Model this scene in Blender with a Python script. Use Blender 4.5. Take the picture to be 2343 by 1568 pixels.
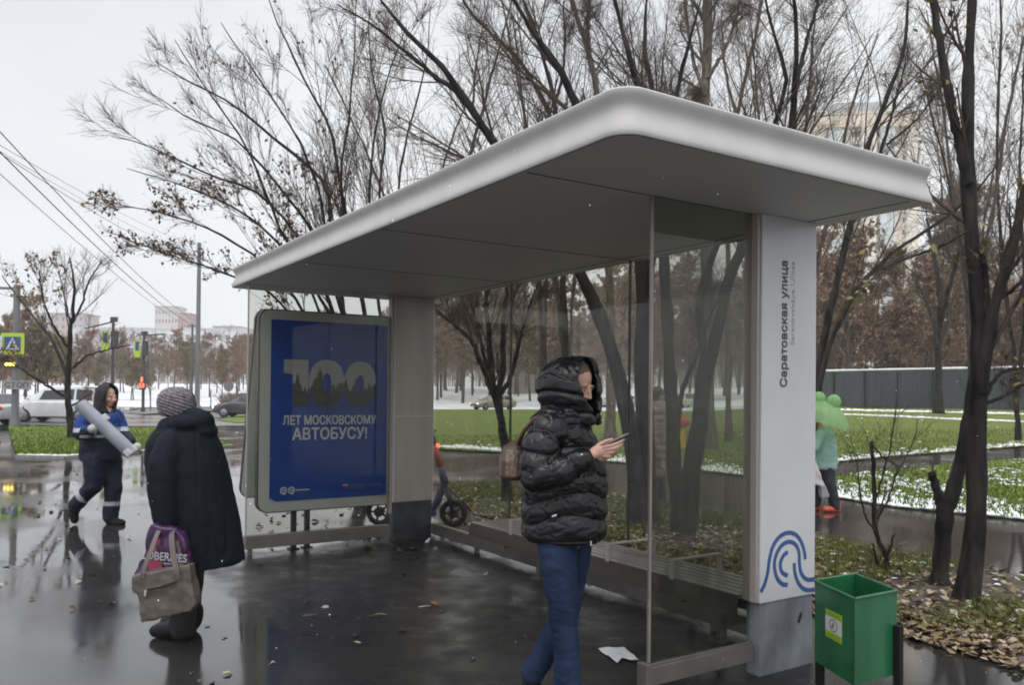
import bpy, bmesh, math, random
import numpy as np
from mathutils import Vector, Matrix, noise

random.seed(7)
rng = np.random.default_rng(11)
sc = bpy.context.scene
C = sc.collection
for _o in list(bpy.data.objects):
    bpy.data.objects.remove(_o)
rad = math.radians

# ---------------------------------------------------------------- camera
F = 1884.94; PPX = 1171.5; PPY = 881.73; PITCH = rad(.59817); ROLL = rad(.5482); YAW = rad(32.818); EYE = 1.6
_fw = Vector((0, math.cos(PITCH), math.sin(PITCH))); _up = Vector((0, -math.sin(PITCH), math.cos(PITCH))); _rt = Vector((1, 0, 0))
RT = _rt * math.cos(ROLL) + _up * math.sin(ROLL)
UP = _up * math.cos(ROLL) - _rt * math.sin(ROLL)
FW = _fw
cd = bpy.data.cameras.new('camera'); cam = bpy.data.objects.new('camera', cd); C.objects.link(cam)
m = Matrix((RT, UP, -FW)).transposed().to_4x4(); m.translation = (0, 0, EYE); cam.matrix_world = m
cd.sensor_fit = 'HORIZONTAL'; cd.sensor_width = 36; cd.lens = 36 * F / 2343
cd.shift_y = (PPY - 784) / 2343
cd.clip_start = .05; cd.clip_end = 3000
sc.camera = cam

# ---------------------------------------------------------------- sky, sun, exposure
SUN_EL, SUN_AZ = rad(62), rad(200)
w = bpy.data.worlds.new('World'); sc.world = w; w.use_nodes = True
nt = w.node_tree; nt.nodes.clear()
wo = nt.nodes.new('ShaderNodeOutputWorld'); bg = nt.nodes.new('ShaderNodeBackground')
sky = nt.nodes.new('ShaderNodeTexSky'); sky.sky_type = 'NISHITA'; sky.sun_disc = False
sky.sun_elevation = SUN_EL; sky.sun_rotation = SUN_AZ; sky.dust_density = 4; sky.altitude = 150
hs = nt.nodes.new('ShaderNodeHueSaturation'); hs.inputs['Saturation'].default_value = .15
tc = nt.nodes.new('ShaderNodeTexCoord'); mp = nt.nodes.new('ShaderNodeMapping'); mp.inputs['Scale'].default_value = (1.0, 1.0, 2.6)
nz = nt.nodes.new('ShaderNodeTexNoise'); nz.inputs['Scale'].default_value = 1.5; nz.inputs['Detail'].default_value = 3; nz.inputs['Roughness'].default_value = .45
cr = nt.nodes.new('ShaderNodeValToRGB')
cr.color_ramp.elements[0].position = .36; cr.color_ramp.elements[0].color = (8.6, 8.9, 9.5, 1)
cr.color_ramp.elements[1].position = .64; cr.color_ramp.elements[1].color = (11.2, 11.4, 11.6, 1)
mx = nt.nodes.new('ShaderNodeMix'); mx.data_type = 'RGBA'; mx.inputs[0].default_value = .86
nt.links.new(sky.outputs[0], hs.inputs['Color']); nt.links.new(tc.outputs['Generated'], mp.inputs[0]); nt.links.new(mp.outputs[0], nz.inputs['Vector'])
nt.links.new(nz.outputs[0], cr.inputs[0]); nt.links.new(hs.outputs[0], mx.inputs[6]); nt.links.new(cr.outputs[0], mx.inputs[7])
# an overcast sky is brighter overhead than near the horizon
sx = nt.nodes.new('ShaderNodeSeparateXYZ'); nt.links.new(tc.outputs['Generated'], sx.inputs[0])
zr = nt.nodes.new('ShaderNodeMapRange'); zr.interpolation_type = 'SMOOTHSTEP'; zr.inputs[1].default_value = .40; zr.inputs[2].default_value = .95; zr.inputs[3].default_value = 1.0; zr.inputs[4].default_value = 2.5
nt.links.new(sx.outputs[2], zr.inputs[0]); vm = nt.nodes.new('ShaderNodeVectorMath'); vm.operation = 'SCALE'; nt.links.new(mx.outputs[2], vm.inputs[0]); nt.links.new(zr.outputs[0], vm.inputs['Scale'])
# ... and the unseen sky behind the viewer boosted, added fill for under the roof
yr = nt.nodes.new('ShaderNodeMapRange'); yr.interpolation_type = 'SMOOTHSTEP'; yr.inputs[1].default_value = .25; yr.inputs[2].default_value = -.75; yr.inputs[3].default_value = 1.0; yr.inputs[4].default_value = 1.42
nt.links.new(sx.outputs[1], yr.inputs[0]); vm2 = nt.nodes.new('ShaderNodeVectorMath'); vm2.operation = 'SCALE'; nt.links.new(vm.outputs[0], vm2.inputs[0]); nt.links.new(yr.outputs[0], vm2.inputs['Scale'])
nt.links.new(vm2.outputs[0], bg.inputs['Color']); bg.inputs['Strength'].default_value = .09
nt.links.new(bg.outputs[0], wo.inputs['Surface'])
sl = bpy.data.lights.new('sun', 'SUN'); sl.energy = .5; sl.angle = rad(30); sl.color = (1, .97, .92)
so = bpy.data.objects.new('sun', sl); C.objects.link(so)
so.rotation_euler = (math.pi / 2 - SUN_EL, 0, math.pi - SUN_AZ)
sc.view_settings.view_transform = 'Standard'; sc.view_settings.look = 'None'; sc.view_settings.gamma = 1
sc.view_settings.exposure = 0.0; sc.view_settings.use_curve_mapping = False
sc.render.engine = 'CYCLES'
sc.cycles.max_bounces = 8; sc.cycles.diffuse_bounces = 3; sc.cycles.glossy_bounces = 4; sc.cycles.transparent_max_bounces = 12
sc.cycles.caustics_reflective = False; sc.cycles.caustics_refractive = False
sc.cycles.use_denoising = True
sc.cycles.filter_width = 1.9
sc.cycles.sample_clamp_indirect = 6

# ---------------------------------------------------------------- picture <-> place
def ray(x, y): return RT * ((x - PPX) / F) - UP * ((y - PPY) / F) + FW
def D(x, y, dep):
    d = ray(x, y); return Vector((0, 0, EYE)) + d * (dep / d.y)
def sst(a, b, x):
    t = min(1, max(0, (x - a) / (b - a))); return t * t * (3 - 2 * t)
def gz(x, y):
    r = .95 * sst(17, 45, y) * sst(.14, .38, x / max(y, 1e-3)) * (1 if x > 0 else 0)
    return r + 3.2 * sst(95, 205, y) * (1 - sst(.1, .4, x / max(y, 1))) + (3.0 * sst(60, 200, y) * sst(.1, .4, x / max(y, 1)))
def G(x, y, z=0.):
    d = ray(x, y); return Vector((0, 0, EYE)) + d * ((z - EYE) / d.z)
def GZ(x, y):
    """where the sight line through a picture point meets the terrain"""
    d = ray(x, y); e = Vector((0, 0, EYE)); t1 = min(400., -EYE / d.z if d.z < -1e-5 else 400.)
    if t1 * d.y < 17: return e + d * t1
    a = 15.; n = 90
    for i in range(1, n + 1):
        t = 15 + (t1 - 15) * i / n; p = e + d * t
        if p.z <= gz(p.x, p.y) + 1e-6: break
        a = t
    b = t
    for _ in range(9):
        m_ = (a + b) / 2; p = e + d * m_
        if p.z <= gz(p.x, p.y): b = m_
        else: a = m_
    return e + d * b

# ---------------------------------------------------------------- materials
def _bsdf(name):
    m = bpy.data.materials.new(name); m.use_nodes = True
    return m, m.node_tree, m.node_tree.nodes['Principled BSDF']
def rgb(r, g, b):
    f = lambda c: ((c / 255 + .055) / 1.055) ** 2.4 if c > 10 else c / 255 / 12.92
    return (f(r), f(g), f(b), 1)
MATS = {}
def mat(name, col, rough=.6, metal=0, col2=None, cs=8., bump=0., bs=40., coat=0., spec=.5, detail=4, lo=.35, hi=.65, emit=None, es=0, stretch=None, bdist=.02, sheen=0):
    """plain surface: base colour varied by noise, noise bump"""
    if name in MATS: return MATS[name]
    m, t, b = _bsdf(name); N = t.nodes; L = t.links
    c4 = tuple(col[:3]) + (1,)
    b.inputs['Base Color'].default_value = c4; b.inputs['Roughness'].default_value = rough; b.inputs['Metallic'].default_value = metal
    b.inputs['Specular IOR Level'].default_value = spec; b.inputs['Coat Weight'].default_value = coat; b.inputs['Coat Roughness'].default_value = .08
    if sheen: b.inputs['Sheen Weight'].default_value = sheen
    tcn = N.new('ShaderNodeTexCoord'); vec = tcn.outputs['Object']
    if stretch:
        mpn = N.new('ShaderNodeMapping'); mpn.inputs['Scale'].default_value = stretch; L.new(vec, mpn.inputs[0]); vec = mpn.outputs[0]
    if col2:
        n = N.new('ShaderNodeTexNoise'); n.inputs['Scale'].default_value = cs; n.inputs['Detail'].default_value = detail; L.new(vec, n.inputs['Vector'])
        r = N.new('ShaderNodeValToRGB'); r.color_ramp.elements[0].position = lo; r.color_ramp.elements[1].position = hi
        r.color_ramp.elements[0].color = c4; r.color_ramp.elements[1].color = tuple(col2[:3]) + (1,)
        L.new(n.outputs[0], r.inputs[0]); L.new(r.outputs[0], b.inputs['Base Color'])
    if bump:
        n2 = N.new('ShaderNodeTexNoise'); n2.inputs['Scale'].default_value = bs; n2.inputs['Detail'].default_value = 5; L.new(vec, n2.inputs['Vector'])
        bp = N.new('ShaderNodeBump'); bp.inputs['Strength'].default_value = bump; bp.inputs['Distance'].default_value = bdist
        L.new(n2.outputs[0], bp.inputs['Height']); L.new(bp.outputs[0], b.inputs['Normal'])
    if emit:
        b.inputs['Emission Color'].default_value = tuple(emit[:3]) + (1,); b.inputs['Emission Strength'].default_value = es
    MATS[name] = m
    return m

def wet_ground(name, c1, c2, scale=1., r_dry=.32, r_wet=.05, cover=.5, bumpk=.25, ior=1.8, sheltered=None):
    m, t, b = _bsdf(name); N = t.nodes; L = t.links
    tcn = N.new('ShaderNodeTexCoord'); v = tcn.outputs['Object']
    big = N.new('ShaderNodeTexNoise'); big.inputs['Scale'].default_value = .55 * scale; big.inputs['Detail'].default_value = 6; big.inputs['Roughness'].default_value = .55; L.new(v, big.inputs['Vector'])
    fine = N.new('ShaderNodeTexNoise'); fine.inputs['Scale'].default_value = 90; fine.inputs['Detail'].default_value = 4; L.new(v, fine.inputs['Vector'])
    mid = N.new('ShaderNodeTexNoise'); mid.inputs['Scale'].default_value = 4; mid.inputs['Detail'].default_value = 5; L.new(v, mid.inputs['Vector'])
    r = N.new('ShaderNodeValToRGB'); r.color_ramp.elements[0].position = cover - .09; r.color_ramp.elements[1].position = cover + .11
    L.new(big.outputs[0], r.inputs[0])          # 0 = standing water, 1 = damp asphalt
    ca = N.new('ShaderNodeMix'); ca.data_type = 'RGBA'; ca.inputs[6].default_value = c1; ca.inputs[7].default_value = c2
    cm = N.new('ShaderNodeMath'); cm.operation = 'MULTIPLY_ADD'; cm.inputs[1].default_value = .5; L.new(fine.outputs[0], cm.inputs[0])
    cm2 = N.new('ShaderNodeMath'); cm2.operation = 'MULTIPLY'; cm2.inputs[1].default_value = .5; L.new(mid.outputs[0], cm2.inputs[0]); L.new(cm2.outputs[0], cm.inputs[2])
    L.new(cm.outputs[0], ca.inputs[0]); L.new(ca.outputs[2], b.inputs['Base Color'])
    mr = N.new('ShaderNodeMapRange'); mr.inputs[3].default_value = r_wet; mr.inputs[4].default_value = r_dry; L.new(r.outputs[0], mr.inputs[0]); L.new(mr.outputs[0], b.inputs['Roughness'])
    b.inputs['IOR'].default_value = ior
    if sheltered:   # under the shelter roof: drier, rougher asphalt, plus a darkened base colour
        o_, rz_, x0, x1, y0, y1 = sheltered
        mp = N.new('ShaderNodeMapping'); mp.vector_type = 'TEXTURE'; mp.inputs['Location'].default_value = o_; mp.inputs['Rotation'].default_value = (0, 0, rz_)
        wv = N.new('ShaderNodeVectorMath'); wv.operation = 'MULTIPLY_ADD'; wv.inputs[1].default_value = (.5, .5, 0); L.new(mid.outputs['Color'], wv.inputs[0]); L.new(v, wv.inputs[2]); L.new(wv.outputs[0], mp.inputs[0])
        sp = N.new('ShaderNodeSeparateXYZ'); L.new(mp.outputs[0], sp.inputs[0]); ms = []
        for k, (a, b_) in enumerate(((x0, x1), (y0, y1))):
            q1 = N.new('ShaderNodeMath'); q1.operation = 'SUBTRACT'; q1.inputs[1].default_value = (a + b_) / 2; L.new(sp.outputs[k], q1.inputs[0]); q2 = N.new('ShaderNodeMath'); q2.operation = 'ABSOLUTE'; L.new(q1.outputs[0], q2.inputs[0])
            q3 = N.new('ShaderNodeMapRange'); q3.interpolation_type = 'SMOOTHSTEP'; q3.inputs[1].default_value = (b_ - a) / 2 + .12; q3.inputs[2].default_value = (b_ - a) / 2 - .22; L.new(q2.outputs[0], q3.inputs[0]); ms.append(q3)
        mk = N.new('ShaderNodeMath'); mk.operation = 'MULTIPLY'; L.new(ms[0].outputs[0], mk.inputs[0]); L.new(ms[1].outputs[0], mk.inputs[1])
        pt = N.new('ShaderNodeMapRange'); pt.inputs[1].default_value = .38; pt.inputs[2].default_value = .66; pt.inputs[3].default_value = .55; pt.inputs[4].default_value = 1; L.new(mid.outputs[0], pt.inputs[0]); mk2 = N.new('ShaderNodeMath'); mk2.operation = 'MULTIPLY'; L.new(mk.outputs[0], mk2.inputs[0]); L.new(pt.outputs[0], mk2.inputs[1])
        rm = N.new('ShaderNodeMix'); rm.inputs[3].default_value = .42; L.new(mk2.outputs[0], rm.inputs[0]); L.new(mr.outputs[0], rm.inputs[2]); L.new(rm.outputs[0], b.inputs['Roughness'])
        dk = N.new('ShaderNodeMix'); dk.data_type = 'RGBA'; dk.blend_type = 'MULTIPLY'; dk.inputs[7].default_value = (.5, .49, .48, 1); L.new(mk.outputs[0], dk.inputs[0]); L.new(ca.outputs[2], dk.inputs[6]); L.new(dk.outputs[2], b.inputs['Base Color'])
        im = N.new('ShaderNodeMix'); im.inputs[2].default_value = ior; im.inputs[3].default_value = 1.33; L.new(mk2.outputs[0], im.inputs[0]); L.new(im.outputs[0], b.inputs['IOR'])
    bs_ = N.new('ShaderNodeMapRange'); bs_.inputs[3].default_value = bumpk * .05; bs_.inputs[4].default_value = bumpk; L.new(r.outputs[0], bs_.inputs[0])
    bp = N.new('ShaderNodeBump'); bp.inputs['Distance'].default_value = .0012; L.new(bs_.outputs[0], bp.inputs['Strength']); L.new(fine.outputs[0], bp.inputs['Height'])
    rip = N.new('ShaderNodeTexNoise'); rip.inputs['Scale'].default_value = 7; rip.inputs['Detail'].default_value = 2; L.new(v, rip.inputs['Vector'])
    bp2 = N.new('ShaderNodeBump'); bp2.inputs['Distance'].default_value = .004; bp2.inputs['Strength'].default_value = .12; L.new(rip.outputs[0], bp2.inputs['Height']); L.new(bp.outputs[0], bp2.inputs['Normal'])
    L.new(bp2.outputs[0], b.inputs['Normal'])
    return m

def glass_mat(name, tint, refl=.018, dirt=.012):
    m = bpy.data.materials.new(name); m.use_nodes = True; t = m.node_tree; N = t.nodes; L = t.links; N.clear()
    o = N.new('ShaderNodeOutputMaterial'); tr = N.new('ShaderNodeBsdfTransparent'); tr.inputs[0].default_value = tuple(tint) + (1,)
    gl = N.new('ShaderNodeBsdfGlossy'); gl.inputs['Roughness'].default_value = .03; gl.inputs[0].default_value = (.95, .95, .95, 1)
    lw = N.new('ShaderNodeLayerWeight'); lw.inputs[0].default_value = .5
    pw = N.new('ShaderNodeMath'); pw.operation = 'POWER'; pw.inputs[1].default_value = 4.5; L.new(lw.outputs['Facing'], pw.inputs[0])
    fr = N.new('ShaderNodeMath'); fr.operation = 'MULTIPLY_ADD'; fr.inputs[1].default_value = .8; fr.inputs[2].default_value = refl; L.new(pw.outputs[0], fr.inputs[0])
    di = N.new('ShaderNodeBsdfDiffuse'); di.inputs[0].default_value = (.3, .3, .29, 1)
    tcn = N.new('ShaderNodeTexCoord'); nn = N.new('ShaderNodeTexNoise'); nn.inputs['Scale'].default_value = 3; nn.inputs['Detail'].default_value = 6; L.new(tcn.outputs['Object'], nn.inputs['Vector'])
    mm = N.new('ShaderNodeMapRange'); mm.inputs[1].default_value = .4; mm.inputs[2].default_value = .75; mm.inputs[3].default_value = dirt * .4; mm.inputs[4].default_value = dirt * 2; L.new(nn.outputs[0], mm.inputs[0])
    a = N.new('ShaderNodeMixShader'); L.new(mm.outputs[0], a.inputs[0]); L.new(tr.outputs[0], a.inputs[1]); L.new(di.outputs[0], a.inputs[2])
    b = N.new('ShaderNodeMixShader'); L.new(fr.outputs[0], b.inputs[0]); L.new(a.outputs[0], b.inputs[1]); L.new(gl.outputs[0], b.inputs[2])
    L.new(b.outputs[0], o.inputs[0]); return m

# ---------------------------------------------------------------- mesh helpers
class MB:
    def __init__(s): s.v = []; s.f = []; s.m = []
    def add(s, vs, fs, mi=0):
        k = len(s.v); s.v += [tuple(p) for p in vs]; s.f += [tuple(i + k for i in f) for f in fs]; s.m += [mi] * len(fs)
    def box(s, c, d, mi=0, M=None, bev=0):
        x, y, z = (q / 2 for q in d)
        if bev > 0:
            b_ = min(bev, x * .9, y * .9, z * .9)
            bm = bmesh.new(); bmesh.ops.create_cube(bm, size=1)
            bmesh.ops.scale(bm, vec=d, verts=bm.verts)
            bmesh.ops.bevel(bm, geom=bm.edges[:], offset=b_, segments=2, affect='EDGES', profile=.7)
            vs = [v.co.copy() for v in bm.verts]; fs = [[v.index for v in f.verts] for f in bm.faces]; bm.free()
        else:
            vs = [Vector((i * x, j * y, k * z)) for i in (-1, 1) for j in (-1, 1) for k in (-1, 1)]
            fs = [(0, 1, 3, 2), (4, 6, 7, 5), (0, 4, 5, 1), (2, 3, 7, 6), (0, 2, 6, 4), (1, 5, 7, 3)]
        c = Vector(c)
        s.add([(M @ p if M else p) + c for p in vs], fs, mi)
    def span(s, a, b, mi=0, bev=0):
        s.box([(p + q) / 2 for p, q in zip(a, b)], [abs(q - p) for p, q in zip(a, b)], mi, None, bev)
    def tube(s, pts, r, n=8, mi=0, caps=True):
        pts = [Vector(p) for p in pts]; rs = r if isinstance(r, (list, tuple)) else [r] * len(pts)
        vs = []; fs = []; ref = None
        for i, p in enumerate(pts):
            t = (pts[min(i + 1, len(pts) - 1)] - pts[max(i - 1, 0)]).normalized()
            if ref is None:
                ref = Vector((0, 0, 1)) if abs(t.z) < .9 else Vector((1, 0, 0))
            u = t.cross(ref).normalized(); ref = u.cross(t).normalized(); v_ = t.cross(u)
            for k in range(n):
                a = 2 * math.pi * k / n; vs.append(p + (u * math.cos(a) + v_ * math.sin(a)) * rs[i])
        for i in range(len(pts) - 1):
            for k in range(n): fs.append((i * n + k, i * n + (k + 1) % n, (i + 1) * n + (k + 1) % n, (i + 1) * n + k))
        if caps: fs.append(tuple(range(n - 1, -1, -1))); fs.append(tuple((len(pts) - 1) * n + k for k in range(n)))
        s.add(vs, fs, mi)
    def prism(s, poly, h0, h1, axis=2, mi=0):
        """poly of 2D points extruded along an axis (0,1,2)"""
        def P(p, h): q = list(p); q.insert(axis, h); return q
        n = len(poly); s.add([P(p, h0) for p in poly] + [P(p, h1) for p in poly],
            [tuple(range(n)), tuple(range(2 * n - 1, n - 1, -1))] + [(i, i + n, (i + 1) % n + n, (i + 1) % n) for i in range(n)], mi)
    def ell(s, c, r, M=None, mi=0, nu=14, nv=9):
        c = Vector(c); vs = [Vector((0, 0, -1))]; fs = []
        for j in range(1, nv):
            ph = -math.pi / 2 + math.pi * j / nv
            for i in range(nu): th = 2 * math.pi * i / nu; vs.append(Vector((math.cos(ph) * math.cos(th), math.cos(ph) * math.sin(th), math.sin(ph))))
        vs.append(Vector((0, 0, 1))); T = len(vs) - 1
        for i in range(nu):
            fs.append((0, 1 + (i + 1) % nu, 1 + i)); fs.append((T, T - nu + i, T - nu + (i + 1) % nu))
        for j in range(nv - 2):
            for i in range(nu): a = 1 + j * nu; fs.append((a + i, a + (i + 1) % nu, a + nu + (i + 1) % nu, a + nu + i))
        out = []
        for p in vs:
            q = Vector((p.x * r[0], p.y * r[1], p.z * r[2])); out.append((M @ q if M else q) + c)
        s.add(out, fs, mi)
    def limb(s, pts, radii, n=12, mi=0):
        """tapering chain with round joints; pieces overlap, for voxel remeshing"""
        for i, (p, r) in enumerate(zip(pts, radii)):
            s.ell(p, (r, r, r), None, mi, n, 8)
            if i: s.tube([pts[i - 1], p], [radii[i - 1], r], n, mi)
    def loft(s, rings, n=20, mi=0, pw=2.):
        """rings: (centre, rx, ry, rot about z); closed with caps"""
        vs = []; fs = []
        for c, rx, ry, a in rings:
            for k in range(n):
                th = 2 * math.pi * k / n; ct, st = math.cos(th), math.sin(th)
                x = rx * math.copysign(abs(ct) ** (2 / pw), ct); y = ry * math.copysign(abs(st) ** (2 / pw), st)
                vs.append((c[0] + x * math.cos(a) - y * math.sin(a), c[1] + x * math.sin(a) + y * math.cos(a), c[2]))
        for i in range(len(rings) - 1):
            for k in range(n): fs.append((i * n + k, i * n + (k + 1) % n, (i + 1) * n + (k + 1) % n, (i + 1) * n + k))
        fs.append(tuple(range(n - 1, -1, -1))); fs.append(tuple((len(rings) - 1) * n + k for k in range(n)))
        s.add(vs, fs, mi)
    def mesh(s, name, mats, smooth=False, angle=None):
        me = bpy.data.meshes.new(name); me.from_pydata(s.v, [], s.f)
        for q in (mats if isinstance(mats, (list, tuple)) else [mats]): me.materials.append(q)
        if any(s.m): me.polygons.foreach_set('material_index', s.m)
        bm = bmesh.new(); bm.from_mesh(me); bmesh.ops.recalc_face_normals(bm, faces=bm.faces); bm.to_mesh(me); bm.free()
        if smooth:
            me.polygons.foreach_set('use_smooth', [True] * len(me.polygons))
            if angle: me.set_sharp_from_angle(angle=rad(angle))
        return me
    def build(s, name, mats, parent=None, smooth=False, angle=None, loc=None):
        return link(name, s.mesh(name, mats, smooth, angle), parent, loc)

def link(name, me, parent=None, loc=None):
    o = bpy.data.objects.new(name, me); C.objects.link(o)
    if parent: o.parent = parent
    if loc is not None: o.location = loc
    return o
def tag(o, label, cat, group=None):
    o['label'] = label; o['category'] = cat
    if group: o['group'] = group
    return o
def kind(o, k): o['kind'] = k; return o
def empty(name, loc, label, cat, rz=0, group=None):
    o = bpy.data.objects.new(name, None); C.objects.link(o); o.location = loc; o.rotation_euler = (0, 0, rz); o.empty_display_size = .1
    return tag(o, label, cat, group)
def dup(o, parent=None):
    c = o.copy(); C.objects.link(c)
    if parent: c.parent = parent
    for ch in list(o.children): dup(ch, c)
    return c
def np_mesh(name, V, Fq, mats, midx=None, smooth=False):
    """V (n,3), Fq (m,k) same-size faces"""
    V = np.asarray(V, np.float32); Fq = np.asarray(Fq, np.int32); me = bpy.data.meshes.new(name)
    k = Fq.shape[1]; me.vertices.add(len(V)); me.vertices.foreach_set('co', V.ravel())
    me.loops.add(Fq.size); me.loops.foreach_set('vertex_index', Fq.ravel())
    me.polygons.add(len(Fq)); me.polygons.foreach_set('loop_start', np.arange(0, Fq.size, k, dtype=np.int32))
    if midx is not None: me.polygons.foreach_set('material_index', np.asarray(midx, np.int32))
    if smooth: me.polygons.foreach_set('use_smooth', np.ones(len(Fq), bool))
    for q in (mats if isinstance(mats, (list, tuple)) else [mats]): me.materials.append(q)
    me.update(calc_edges=True); return me
def organic(name, mb, voxel, mats, parent=None, smooth=4, disp=None, zones=None, loc=None):
    """union of overlapping closed pieces as ONE continuous skin (voxel remesh), then displaced"""
    me = mb.mesh('tmp', mats[0] if isinstance(mats, (list, tuple)) else mats)
    o = bpy.data.objects.new('tmp', me); C.objects.link(o)
    r = o.modifiers.new('r', 'REMESH'); r.mode = 'VOXEL'; r.voxel_size = voxel; r.use_smooth_shade = True
    if smooth:
        s_ = o.modifiers.new('s', 'SMOOTH'); s_.factor = .5; s_.iterations = smooth
    dg = bpy.context.evaluated_depsgraph_get(); dg.update()
    out = bpy.data.meshes.new_from_object(o.evaluated_get(dg)); out.name = name
    bpy.data.objects.remove(o); bpy.data.meshes.remove(me)
    n = len(out.vertices); co = np.empty(n * 3, np.float32); out.vertices.foreach_get('co', co); co = co.reshape(-1, 3)
    if disp:
        no = np.empty(n * 3, np.float32); out.vertices.foreach_get('normal', no); no = no.reshape(-1, 3)
        co = co + no * np.asarray(disp(co, no), np.float32)[:, None]; out.vertices.foreach_set('co', co.astype(np.float32).ravel())
    out.materials.clear()
    for q in (mats if isinstance(mats, (list, tuple)) else [mats]): out.materials.append(q)
    if zones:
        pc = np.empty(len(out.polygons) * 3, np.float32); out.polygons.foreach_get('center', pc)
        out.polygons.foreach_set('material_index', np.asarray(zones(pc.reshape(-1, 3)), np.int32))
    out.polygons.foreach_set('use_smooth', [True] * len(out.polygons)); out.update()
    return link(name, out, parent, loc)
_perm = np.random.default_rng(5).permutation(256); _perm = np.concatenate([_perm, _perm, _perm])
_grad = np.random.default_rng(6).normal(size=(256, 3)); _grad /= np.linalg.norm(_grad, axis=1, keepdims=True)
def fbm(co, s, seed=0., sz=(1, 1, 1)):
    """gradient noise at the points, about -1..1"""
    p = np.asarray(co, float) * (np.array(sz) * s) + np.array([seed * 7.3, seed * 3.1, seed * 1.7]); i = np.floor(p).astype(int); f = p - i; u = f * f * f * (f * (f * 6 - 15) + 10); i &= 255; out = 0
    for dx in (0, 1):
        for dy in (0, 1):
            for dz in (0, 1):
                h = _perm[_perm[_perm[i[:, 0] + dx] + i[:, 1] + dy] + i[:, 2] + dz]; g = (_grad[h] * (f - np.array([dx, dy, dz]))).sum(1)
                w_ = (u[:, 0] if dx else 1 - u[:, 0]) * (u[:, 1] if dy else 1 - u[:, 1]) * (u[:, 2] if dz else 1 - u[:, 2]); out = out + g * w_
    return out * 1.6
def text_mesh(name, txt, size, mats, parent, M, bold=0., align='LEFT', width=None, depth=.0008, sp=1., words=False):
    cu = bpy.data.curves.new('t', 'FONT'); cu.body = txt; cu.size = size; cu.extrude = depth; cu.align_x = align; cu.space_character = sp
    cu.resolution_u = 4
    o = bpy.data.objects.new('t', cu); C.objects.link(o)
    dg = bpy.context.evaluated_depsgraph_get(); dg.update()
    me = bpy.data.meshes.new_from_object(o.evaluated_get(dg)); me.name = name
    bpy.data.objects.remove(o); bpy.data.curves.remove(cu)
    xs = [v.co.x for v in me.vertices]; ys = [v.co.y for v in me.vertices]
    S = Matrix.Identity(4)
    if width: S = Matrix.Scale(width[0] / (max(xs) - min(xs)), 4, (1, 0, 0)) @ Matrix.Scale(width[1] / (max(ys) - min(ys)), 4, (0, 1, 0)) @ Matrix.Translation((-min(xs), -min(ys), 0))
    if bold:   # heavier strokes: the same letters laid a hair beside each other
        bm = bmesh.new()
        for k, (dx, dy) in enumerate(((-1, 0), (1, 0), (0, 1), (0, -1), (-.7, .7), (.7, -.7))):
            c = me.copy(); c.transform(Matrix.Translation((dx * bold, dy * bold, k * depth * .35)) @ S); bm.from_mesh(c); bpy.data.meshes.remove(c)
        bm.to_mesh(me); bm.free(); S = Matrix.Identity(4)
    me.transform(S); parts = [me]
    if words:   # one mesh per word, cut at the widest gap
        xs = sorted(v.co.x for v in me.vertices); g, cut = max((b_ - a, (a + b_) / 2) for a, b_ in zip(xs[:-1], xs[1:])); parts = []
        for side in (0, 1):
            bm = bmesh.new(); bm.from_mesh(me); bmesh.ops.delete(bm, geom=[v for v in bm.verts if (v.co.x > cut) == (side == 0)], context='VERTS'); c = bpy.data.meshes.new(name); bm.to_mesh(c); bm.free(); parts.append(c)
    for c in parts:
        c.transform(M); c.materials.clear(); c.materials.append(mats); o = link(name, c, parent)
    return o
def poly_sheet(name, px, material, z=0., flat=False, cut=2.5, world=None):
    """ground sheet from an outline, draped on the terrain"""
    pts = world or [GZ(*p) for p in px]
    bm = bmesh.new(); vs = [bm.verts.new((p[0], p[1], 0)) for p in pts]; f = bm.faces.new(vs)
    bmesh.ops.triangulate(bm, faces=[f])
    if not flat:
        xs = [p[0] for p in pts]; ys = [p[1] for p in pts]
        for ax, lo, hi in ((0, min(xs), max(xs)), (1, min(ys), max(ys))):
            q = lo + cut
            while q < hi:
                co = [0, 0, 0]; no = [0, 0, 0]; co[ax] = q; no[ax] = 1
                bmesh.ops.bisect_plane(bm, geom=bm.verts[:] + bm.edges[:] + bm.faces[:], plane_co=co, plane_no=no)
                q += cut * (1 + max(0, (q - 20) / 40) if ax else 1)
    for v in bm.verts: v.co.z = (0 if flat else gz(v.co.x, v.co.y)) + z
    bmesh.ops.recalc_face_normals(bm, faces=bm.faces)
    for f in bm.faces:
        if f.normal.z < 0: f.normal_flip()
    me = bpy.data.meshes.new(name); bm.to_mesh(me); bm.free(); me.materials.append(material)
    return kind(link(name, me), 'structure')
def inside(poly, X, Y):
    r = np.zeros(len(X), bool); n = len(poly)
    for i in range(n):
        x1, y1 = poly[i][:2]; x2, y2 = poly[(i + 1) % n][:2]
        c = ((y1 > Y) != (y2 > Y)) & (X < (x2 - x1) * (Y - y1) / (y2 - y1 + 1e-12) + x1); r ^= c
    return r
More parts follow.
